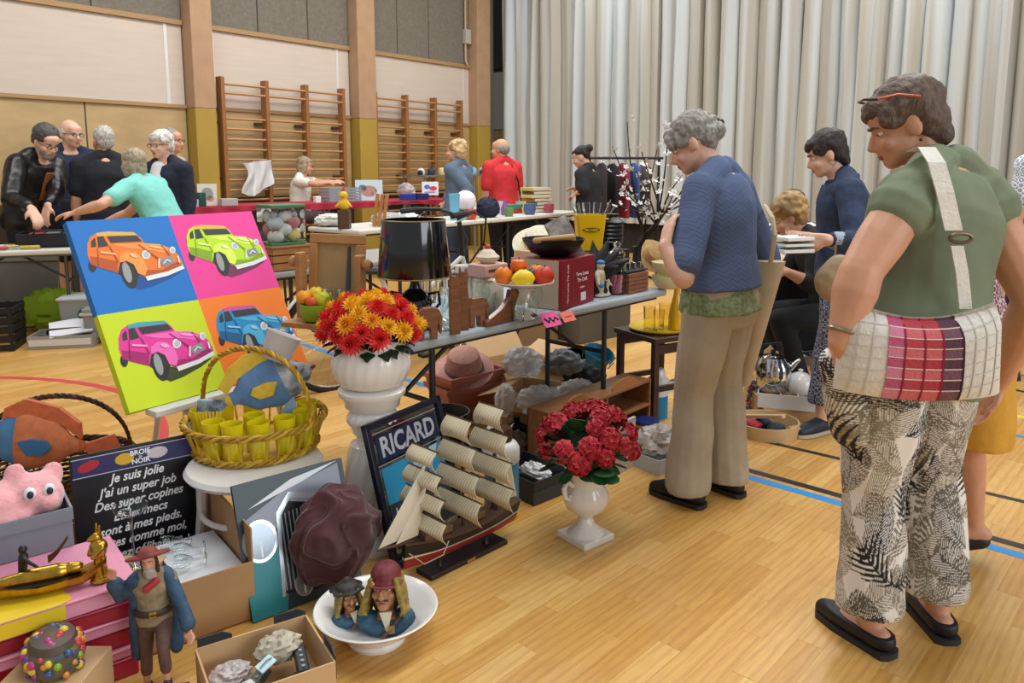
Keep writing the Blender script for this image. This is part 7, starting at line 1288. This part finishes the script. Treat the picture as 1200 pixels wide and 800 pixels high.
# ---------------------------------------------------------------- left table with tools
LT0 = V((-4.75, 5.72, 0)); lx = V((.93, .37, 0)).normalized(); WHT_TOP = M('#d3cdc2', .45); folding_table('white folding table at the far left with tools and a case', LT0, lx, 1.35, .66, .74, None, WHT_TOP, M('#5b5f63', .35, .7), (.32, .9)); ly = V((-lx.y, lx.x, 0))
def LT(a, b_, z=.741): q = LT0+lx*a+ly*b_; return V((q.x, q.y, z))
q = LT(1.1, .34); t = thing('tool_case', 'open black tool case on the left table', 'case', q, RAD(22)); 
for c, d in (((0, 0, .01), (.5, .34, .02)), ((0, -.165, .06), (.5, .01, .11)), ((0, .165, .06), (.5, .01, .11)), ((-.245, 0, .06), (.01, .34, .11)), ((.245, 0, .06), (.01, .34, .11))): MB().box(c, d).build('shell', M('#1b1c1f', .5), t, False, bev=.003)
MB().tube([(-.12, -.17, .11), (-.1, -.2, .14), (.1, -.2, .14), (.12, -.17, .11)], .009).build('handle', BLACK, t)
for x, cl in ((-.12, '#a33a3a'), (0, '#6a6e72'), (.13, '#b9a13a')): MB().box((x, 0, .09), (.09, .2, .05)).build('insert', M(cl, .5), t, False, bev=.005)
for i, (a, b_, r, c1, c2, lb) in enumerate(((.74, .14, .2, '#24356e', '#d6b22a', 'blue and yellow pliers at the front of the left table'), (.82, .24, -.15, '#24356e', '#d6b22a', 'blue and yellow pliers beside the tool case'), (.9, .08, .1, '#1f2f66', '#cfae2a', 'blue and yellow cutter at the edge of the left table'), (.68, .05, .4, '#c98aa0', '#b04a6a', 'pink handled snips at the corner of the left table'))):
    t = thing('pliers', lb, 'tool', m=TR(LT(a, b_, .756)) @ RZ(r+.3)); MB().cap((0, 0, 0), .012, (.13, .02, 0), .013, 8).build('grip', M(c1, .5), t); MB().cap((0, .0, .004), .012, (.13, -.02, .004), .013, 8).build('grip', M(c2, .5), t); MB().cap((-.07, 0, .002), .008, (0, 0, .002), .014, 8).build('jaw', STEEL, t)
t = thing('black_crate', 'black slatted plastic crate on the floor at the left edge', 'crate', G(-12, 408), RAD(18))
for zz_ in (.03, .1, .17, .24, .31):
    for c, d in (((0, -.17, zz_), (.42, .012, .045)), ((0, .17, zz_), (.42, .012, .045)), ((.21, 0, zz_), (.012, .35, .045)), ((-.21, 0, zz_), (.012, .35, .045))): MB().box(c, d).build('slat', M('#17171a', .5), t, False)
for x in (-.2, -.1, 0, .1, .2):
    for y in (-.17, .17): MB().box((x, y, .17), (.02, .016, .34)).build('post', M('#17171a', .5), t, False)
q = G(52, 392); tag(crumple((.3, .16, .22), M('#8fae1c', .7), 'green_bag', None, TR(q.x, q.y+.15, .17), .22, 4, 51), 'lime green shopping bag under the left table', 'bag')
q = G(75, 405); t = thing('paper_tray', 'low grey box of papers and tools under the left table', 'box', V((q.x, q.y+.05, .001)), RAD(12))
for c, d in (((0, 0, .005), (.46, .3, .008)), ((0, -.15, .05), (.46, .008, .1)), ((0, .15, .05), (.46, .008, .1)), ((-.23, 0, .05), (.008, .3, .1)), ((.23, 0, .05), (.008, .3, .1))): MB().box(c, d).build('panel', M('#9d9890', .5), t, False)
MB().box((0, -.156, .05), (.44, .003, .05)).build('label_strip', M('#d8d8d4', .5), t, False)
MB().box((.05, .02, .14), (.3, .22, .012)).build('paper', M('#dcdbe0', .6), t, False, m=RX(.4) @ RZ(.3)); MB().cap((-.1, -.05, .11), .03, (.12, -.03, .12), .025).build('black_tool', BLACK, t)
for i, (u, v, d, cl, lb) in enumerate(((32, 384, (.5, .04, .62), '#77756e', 'grey board leaning under the left table'), (88, 352, (.55, .04, .45), '#4d4a44', 'dark framed board leaning behind the plastic bins'))):
    q = G(u, v); t = thing('leaning_board', lb, 'board', m=TR(q.x, q.y, .002) @ RZ(RAD(14)) @ RX(RAD(-14))); MB().box((0, 0, d[2]/2), d).build('panel', M(cl, .6, var=.08, scale=5), t, False, bev=.004); MB().box((0, -d[1]/2-.004, d[2]-.02), (d[0], .01, .03)).build('edge_strip', M('#8d8a80', .5), t, False)
for i, (u, v, lb) in enumerate(((100, 398, 'clear plastic bin with green emblem beside the canvas'), (118, 402, 'smaller pale plastic bin half hidden by the canvas'))):
    q = G(u, v); t = thing('plastic_bin', lb, 'bin', V((q.x, q.y+.1, .001)), RAD(15)); MB().box((0, 0, .17), (.34-.1*i, .28, .34-.1*i), None, -.12).build('bin', M('#a3a8a6', .3, trans=.3), t, False, bev=.01); MB().box((0, 0, .345-.1*i), (.4-.1*i, .33, .02)).build('rim', M('#b9bdba', .3), t, False, bev=.004)
    if i == 0: MB().prism(ellpoly(0, 0, .05, .05, 24), 0, .003, RX(PI/2)).build('emblem', M('#2b5a45', .5), t, False, m=TR(.0, -.166, .22))
# ---------------------------------------------------------------- middle row
M3 = G(296, 322, .74); folding_table('folding table behind the pop-art canvas with crate and tank', V((M3.x, M3.y, 0)), tt, 1.5, .7, .74, None, M('#9a9891', .5), TUBE)
def m3(a, b_, z=.741): q = V((M3.x, M3.y, 0))+tt*a+tn*b_; return V((q.x, q.y, z))
t = thing('wooden_crate', 'small slatted wooden crate behind the canvas', 'crate', m3(.28, .12), tyaw)
for k in range(3):
    for c, d in (((0, -.1, .025+.05*k), (.26, .012, .042)), ((0, .1, .025+.05*k), (.26, .012, .042)), ((-.13, 0, .025+.05*k), (.012, .2, .042)), ((.13, 0, .025+.05*k), (.012, .2, .042))): MB().box(c, d).build('slat', M('#9a6a3c', .6, var=.15, scale=8), t, False)
MB().box((0, 0, .155), (.28, .23, .012)).build('lid', M('#a87745', .6), t, False)
q = m3(.28, .12, .904); t = thing('plush_tank', 'glass tank with green lid full of plush toys on the crate', 'tank', q, tyaw); MB().box((0, 0, .12), (.24, .18, .23)).build('glass', GLASS(), t, False); MB().box((0, 0, .245), (.25, .19, .02)).build('lid', M('#3d7a55', .5), t, False, bev=.004); MB().box((0, 0, .008), (.25, .19, .014)).build('base', M('#3d7a55', .5), t, False)
for i in range(12): MB().ell((0, 0, 0), (.05, .04, .04), None, 10, 8).build('plush', M(('#d8d4cf', '#c9d3d8', '#d9c27a', '#c98a8a', '#e4e2de')[i % 5], .9), t, m=TR(-.06+.06*(i % 3), -.03+.05*(i % 2), .05+.045*(i//3)))
t = thing('black_chair', 'black plastic chair back near the red table', 'chair', V((-2.38, 7.35, .0)), RAD(175)); MB().grid(8, 5, lambda u, v: (.22*(2*u-1)*(1-.12*v), .06*(2*u-1)**2, .62+.32*v), .012).build('backrest', BLACK, t, True, 60); MB().box((0, .22, .46), (.44, .42, .03)).build('seat', BLACK, t, False, bev=.01)
for x in (-.19, .19):
    for y in (.03, .4): MB().tube([(x, y, .46), (x*1.08, y*1.02, 0)], .013).build('leg', TUBE, t)
    MB().tube([(x, .03, .45), (x*.95, .03, .7)], .013).build('back_post', TUBE, t)
# second long row
R2 = V((-1.30, 6.55, 0)); r2x = V((.60, .80, 0)).normalized(); r2y = V((-r2x.y, r2x.x, 0)); Z2 = .86
for i in range(2): folding_table(('white folding table in the second row behind the bicycle', 'white folding table in the second row before the red-shirted man')[i], R2+r2x*1.82*i, r2x, 1.8, .7, Z2, None, M('#cfcdc6', .45), TUBE)
def r2(a, b_, z=Z2+.001): q = R2+r2x*a+r2y*b_; return V((q.x, q.y, z))
t = thing('yellow_toy_figure', 'yellow toy bird with red hat on a wooden block', 'toy', r2(.05, .25), 0); MB().box((0, 0, .08), (.1, .1, .16)).build('block', M('#54382a', .6), t, False, bev=.004); b = MB().ell((0, 0, .21), (.05, .05, .055)).ell((0, -.005, .29), (.04, .04, .04)).cap((-.04, 0, .22), .014, (-.07, -.02, .19), .01).cap((.04, 0, .22), .014, (.07, -.02, .19), .01); ob('bird', blob(b, .01, 2), M('#dcb418', .5), t); MB().cap((0, 0, .33), .018, (0, 0, .36), .008).build('hat', M('#c23a2a', .5), t); MB().cap((0, -.04, .285), .012, (0, -.065, .282), .006).build('beak', M('#d8641c', .5), t)
t = thing('wood_planks', 'three upright wooden planks standing on the second row table', 'wood', r2(.35, .2), 0)
for i in range(3): MB().box((.04*i, .01*i, .15), (.03, .03, .30)).build('plank', M('#b0773f', .6, var=.12, scale=8), t, False, m=RY(RAD(8)))
rnd = random.Random(33)
bagm = M('#c4c8cc', .25, trans=.4); 
for i, (a, b_, r, lb, mt_) in enumerate(((.62, .3, (.18, .14, .07), 'clear plastic bag of clothes on the second row table', bagm), (.9, .35, (.16, .12, .06), 'white folded linen in plastic on the second row table', M('#d9dade', .5)), (.15, .55, (.16, .14, .07), 'pale linen heap behind the yellow toy bird', M('#cfcfc9', .8)), (2.0, .2, (.14, .12, .13), 'navy bag hanging low beside the water bottle', M('#1d2338', .8)), (2.3, .45, (.12, .1, .08), 'patterned plush lying on the second row table', M('#b9aeb6', .9, col2='#8a7f96', scale=12)))): tag(crumple(r, mt_, 'bundle', None, TR(r2(a, b_, Z2+.002+r[2]*.72)), .22, 5, 60+i), lb, 'bundle')
lathe_thing('blue_tumbler_flask', 'light blue tumbler flask on the second row table', 'flask', r2(1.48, .22), [(0, 0), (.045, 0), (.055, .24), (.058, .245), (.058, .265), (0, .265)], M('#6fb3d2', .4))
t = thing('white_globe_lamp', 'white round globe on a black stand on the second row table', 'lamp', r2(1.75, .3)); MB().lathe([(0, 0), (.08, 0), (.08, .06), (.03, .09), (0, .09)], 20).build('stand', BLACK, t); MB().ell((0, 0, .185), (.11, .11, .105), None, 24, 16).build('globe', M('#e4e0e8', .4), t)
cols2 = ['#c23b34', '#d98a2b', '#e8e2d8', '#6a8f5a', '#8a5a9a', '#cfcfcf', '#4b5f8a', '#d8c060', '#b9b4ae', '#a04a5a', '#3a3f48', '#e0b0a8']
nmz = ['red', 'orange', 'white', 'green', 'purple', 'silver', 'blue', 'yellow', 'grey', 'crimson', 'black', 'pink']
for i in range(12):
    a = 1.62+.13*i+(.26 if i > 1 else 0); b_ = .12+.16*(i % 3); s_ = rnd.uniform(.7, 1.1)
    pf = [[(0, 0), (.035, 0), (.045, .03), (.04, .07), (0, .07)], [(0, 0), (.025, 0), (.03, .05), (.012, .09), (.012, .11), (0, .11)], [(0, 0), (.04, 0), (.04, .085), (.035, .085), (.033, .01), (0, .01)]][i % 3]
    lathe_thing(('small_pot', 'small_bottle', 'small_mug')[i % 3], 'small %s %s among the knick-knacks on the second row table' % (nmz[i], ('pot', 'bottle', 'mug')[i % 3]), ('pot', 'bottle', 'mug')[i % 3], r2(a, b_), [(r*s_*1.5, z*s_*1.6) for r, z in pf], M(cols2[i], .4), 16, 'knick-knacks on the second row')
for i in range(7):
    t = thing('book', ('lowest book in the stack at the end of the second row', 'second book from below in the second row stack', 'third book from below in the second row stack', 'fourth book from below in the second row stack', 'fifth book from below in the second row stack', 'sixth book from below in the second row stack', 'top book of the stack at the end of the second row')[i], 'book', r2(3.1+.02*(i % 2), .35, Z2+.001+.042*i), rnd.uniform(.5, 1.0), 'stack of books on the second row'); MB().box((0, 0, .02), (.3-.02*(i % 3), .22, .039)).build('cover', M(('#7a5a3a', '#c9a94a', '#4a6f5a', '#a86a3a', '#d9c27a', '#8a6a4a', '#c9b26a')[i], .6), t, False, bev=.003); MB().box((.003, -.003, .02), (.298-.02*(i % 3), .218, .03)).build('pages', M('#ddd5c0', .8), t, False)
for i, (x, h, cl, lb) in enumerate(((2.7, .05, '#3f7f68', 'flat green game box on the second row table'), (2.7, .05, '#b03a34', 'flat red game box under the green one'))): tag(MB().box((0, 0, h/2), (.36, .26, h-.002)).build('game_box', M(cl, .5), None, False, 38, .003, TR(r2(x, .5, Z2+.001+(.05 if i == 0 else 0))) @ RZ(.7)), lb, 'box')
# cartons and storage between the rows
for i, (u, v, d, cl, lb) in enumerate(((560, 315, (.5, .35, .4), '#a5845a', 'brown carton standing behind the bicycle handlebars'), (618, 320, (.4, .3, .4), '#8a6f4f', 'brown carton behind the near table near the water bottle'), (690, 330, (.6, .4, .42), '#5f5a52', 'grey storage box behind the black carton'))):
    q = AT(u, v, 5.9+.2*i); t = thing('floor_carton', lb, 'box', V((q.x, q.y, 0)), RAD(20+10*i)); MB().box((0, 0, d[2]/2+.001), d).build('carton', M(cl, .8, var=.06, scale=4), t, False, bev=.004); MB().box((0, 0, d[2]+.0015), (d[0], .05, .001)).build('tape', M('#c9b48a', .4), t, False)
# ---------------------------------------------------------------- red draped tables and displays by the wall
RA = V((-3.40, 8.01, 0)); rx = V((.77, .64, 0)).normalized(); ry = V((-rx.y, rx.x, 0)); ZR = .97
def rt(a, b_, z=ZR+.004): q = RA+rx*a+ry*b_; return V((q.x, q.y, z))
for i in range(2):
    t = thing('red_cloth_table', ('long table with red cloth at the left of the wall bars', 'long table with red cloth before the sitting woman')[i], 'table', m=frame(rt(1.78*i, 0, 0), rx, ry)); L_ = 1.75
    MB().box((L_/2, .35, ZR-.02), (L_, .7, .04)).build('table_top', M('#8d8a84', .5), t, False); MB().box((L_/2, .35, ZR+.001), (L_+.02, .72, .004)).build('red_cloth', M('#9d2038', .8, var=.06, scale=4), t, False)
    MB().grid(40, 3, lambda u, v: (L_*u, -.012-.012*math.sin(40*u)*(1-v), ZR-.05-.02*math.sin(9*u)+(.05+.02*math.sin(9*u))*v), .003).build('cloth_drop', M('#9d2038', .8, var=.06, scale=4), t, True, 60)
    for x in (.15, 1.0, L_-.15):
        for y in (.08, .62): MB().tube([(x, y, ZR-.04), (x, y, 0)], .016).build('leg', M('#7b7f82', .35, .7), t)
        MB().tube([(x, .08, .5), (x, .62, .5)], .012).build('cross_bar', M('#7b7f82', .35, .7), t)
t = thing('plastic_crate', 'grey slatted plastic crate on the red cloth before the sitting woman', 'crate', rt(1.9, .25), math.atan2(rx.y, rx.x)); gm = M('#8b9298', .5)
for k in range(5):
    for c, d in (((0, -.14, .02+.035*k), (.42, .008, .022)), ((0, .14, .02+.035*k), (.42, .008, .022)), ((.21, 0, .02+.035*k), (.008, .28, .022)), ((-.21, 0, .02+.035*k), (.008, .28, .022))): MB().box(c, d).build('slat', gm, t, False)
for x in (-.2, -.1, 0, .1, .2): MB().box((x, -.14, .09), (.02, .012, .17)).build('post', gm, t, False)
def poster(lb, p, rz, w_, h, bg, shapes):
    t = thing('display_board', lb, 'poster', m=TR(p) @ RZ(rz) @ RX(RAD(-8))); MB().box((0, 0, h/2), (w_, .012, h)).build('board', M(bg, .5), t, False)
    for (x, z, a, b_, cl) in shapes: MB().prism(ellpoly(x, z, a, b_, 14), 0, .002, RX(PI/2)).build('print', M(cl, .5), t, False, m=TR(0, -.0065, 0))
poster('picture board with pale photograph on the red cloth table', rt(2.33, .3), RAD(15), .34, .26, '#b9cdd6', ((0, .12, .1, .07, '#a87f72'), (-.08, .16, .05, .04, '#5f6f7f'), (.08, .1, .05, .05, '#d8cdc6')))
poster('white sign with red and blue print by the wall bars', rt(3.25, .3, ZR+.05), RAD(10), .22, .18, '#dfe0e6', ((-.04, .11, .04, .03, '#4f6fb0'), (.04, .09, .05, .03, '#c23a4a'), (0, .04, .08, .012, '#8a8fc0')))
poster('small framed card beside the crate at the left end of the red cloth', rt(.33, .3), RAD(20), .2, .24, '#cfc8ba', ((0, .13, .06, .07, '#8a8f86'), (.03, .08, .04, .03, '#b98a6a')))
lathe_thing('green_jar', 'dark green jar on the red cloth beside the framed card', 'jar', rt(.2, .15), [(0, 0), (.06, 0), (.065, .02), (.06, .15), (0, .15)], M('#234f48', .3))
for i, (a, lb, cl) in enumerate(((.08, 'clear box of small parts at the left end of the red cloth', '#9fb0b8'), (.5, 'grey box of small parts next to the green jar', '#a8a8a4'), (2.8, 'bright blue box at the right of the picture board', '#2447a0'), (3.0, 'dark blue box nearest the white sign', '#20306e'), (1.55, 'white cup by the hands of the sitting woman', '#e4e0da'))): tag(MB().box((0, 0, .04), (.18 if i < 4 else .07, .12 if i < 4 else .07, .08)).build('parts_box' if i < 4 else 'paper_cup', M(cl, .4), None, False, 38, .006, TR(rt(a, .15)) @ RZ(.7)), lb, 'box' if i < 4 else 'cup')
tag(crumple((.13, .08, .12), M('#8a8088', .3, col2='#c0b4ae', scale=10), 'goods_bag', None, TR(rt(3.0, .5, ZR+.1)), .2, 6, 77), 'clear bag of goods hanging under the high display', 'bag')
# white cloth on the wall bars
def clothf(u, v): x = -1.86+.42*u+.05*math.sin(5*v)*(1-u); return (x+.03*math.sin(9*u), -.21-.03*math.sin(11*u+3*v)-.015*math.sin(23*u), 1.42-.42*v*(.75+.25*math.sin(3.2*u+.6))+.05*u*(1-v))
tag(MB().grid(30, 16, clothf, .008).build('white_cloth', M('#cfd0d2', .85), None, True, 60, 0, WM @ TR(.1, -.03, .02)), 'white cloth hung over the left wall bars', 'cloth')
# high display rack in front of the second wall bars
HR = WM @ TR(.75, -.75, 0); t = thing('display_rack', 'high metal display table before the right wall bars', 'table', m=HR)
MB().box((.85, 0, 1.26), (1.75, .5, .025)).build('table_top', M('#6b6d6a', .5), t, False)
for x in (.03, .6, 1.15, 1.68):
    for y in (-.22, .22): MB().tube([(x, y, 1.25), (x, y, 0)], .014).build('leg', M('#8f9396', .35, .7), t)
for i in range(14):
    x = .08+.12*i; s_ = rnd.uniform(.7, 1.2); pf = [(0, 0), (.05, 0), (.06, .04), (.05, .08), (.02, .1), (0, .1)]; c = ('#23262c', '#e0ded8', '#2f3a4a', '#8fb0c4', '#cfc48a', '#3a3a3c', '#b9bcc0')[i % 7]; cn = ('black', 'white', 'navy', 'pale blue', 'cream', 'dark grey', 'silver')[i % 7]
    lathe_thing('display_pot', 'small %s pot on the high display table, %s' % (cn, 'towards the pillar' if i < 7 else 'towards the curtain'), 'pot', (HR @ V((x, -.08+.1*(i % 2), 1.2735))), [(r*s_, z*s_) for r, z in pf], M(c, .45), 14, 'pots on the high display')
# ---------------------------------------------------------------- clothes rail near the curtain
t = thing('clothes_rail', 'black clothes rail in front of the curtain', 'clothes rail', V((1.35, 9.3, 0)), RAD(15))
for x in (-.45, .45): MB().tube([(x, 0, 0), (x, 0, 1.5)], .016).build('post', BLACK, t); MB().tube([(x, -.25, .02), (x, .25, .02)], .016).build('foot', BLACK, t)
MB().tube([(-.5, 0, 1.5), (.5, 0, 1.5)], .016).build('rail', BLACK, t)
for i, (cl, lb) in enumerate((('#3a2f33', 'dark plum garment on the clothes rail, leftmost'), ('#22252b', 'black garment hanging second on the clothes rail'), ('#9a2a3a', 'crimson garment hanging third on the clothes rail'), ('#3f5f9a', 'blue garment hanging fourth on the clothes rail'), ('#6a5a52', 'brown garment hanging rightmost on the clothes rail'))):
    x = -.3+.14*i; M_ = TR(1.35, 9.3, 0) @ RZ(RAD(15)) @ TR(x, 0, 0); t = thing('hanging_garment', lb, 'garment', m=M_, group='garments on the clothes rail'); MB().rings([[(.025*k_*math.cos(a)*(1+.5*f), .19*k_*math.sin(a), 1.44-.65*f) for a in [2*PI*j/16 for j in range(16)]] for f, k_ in ((0, .3), (.08, 1), (.5, .95), (1, 1.05))]).build('garment', M(cl, .9), t); MB().tube([(0, 0, 1.44), (0, 0, 1.5), (0, .015, 1.52)], .004, 6).build('hook', STEEL, t)
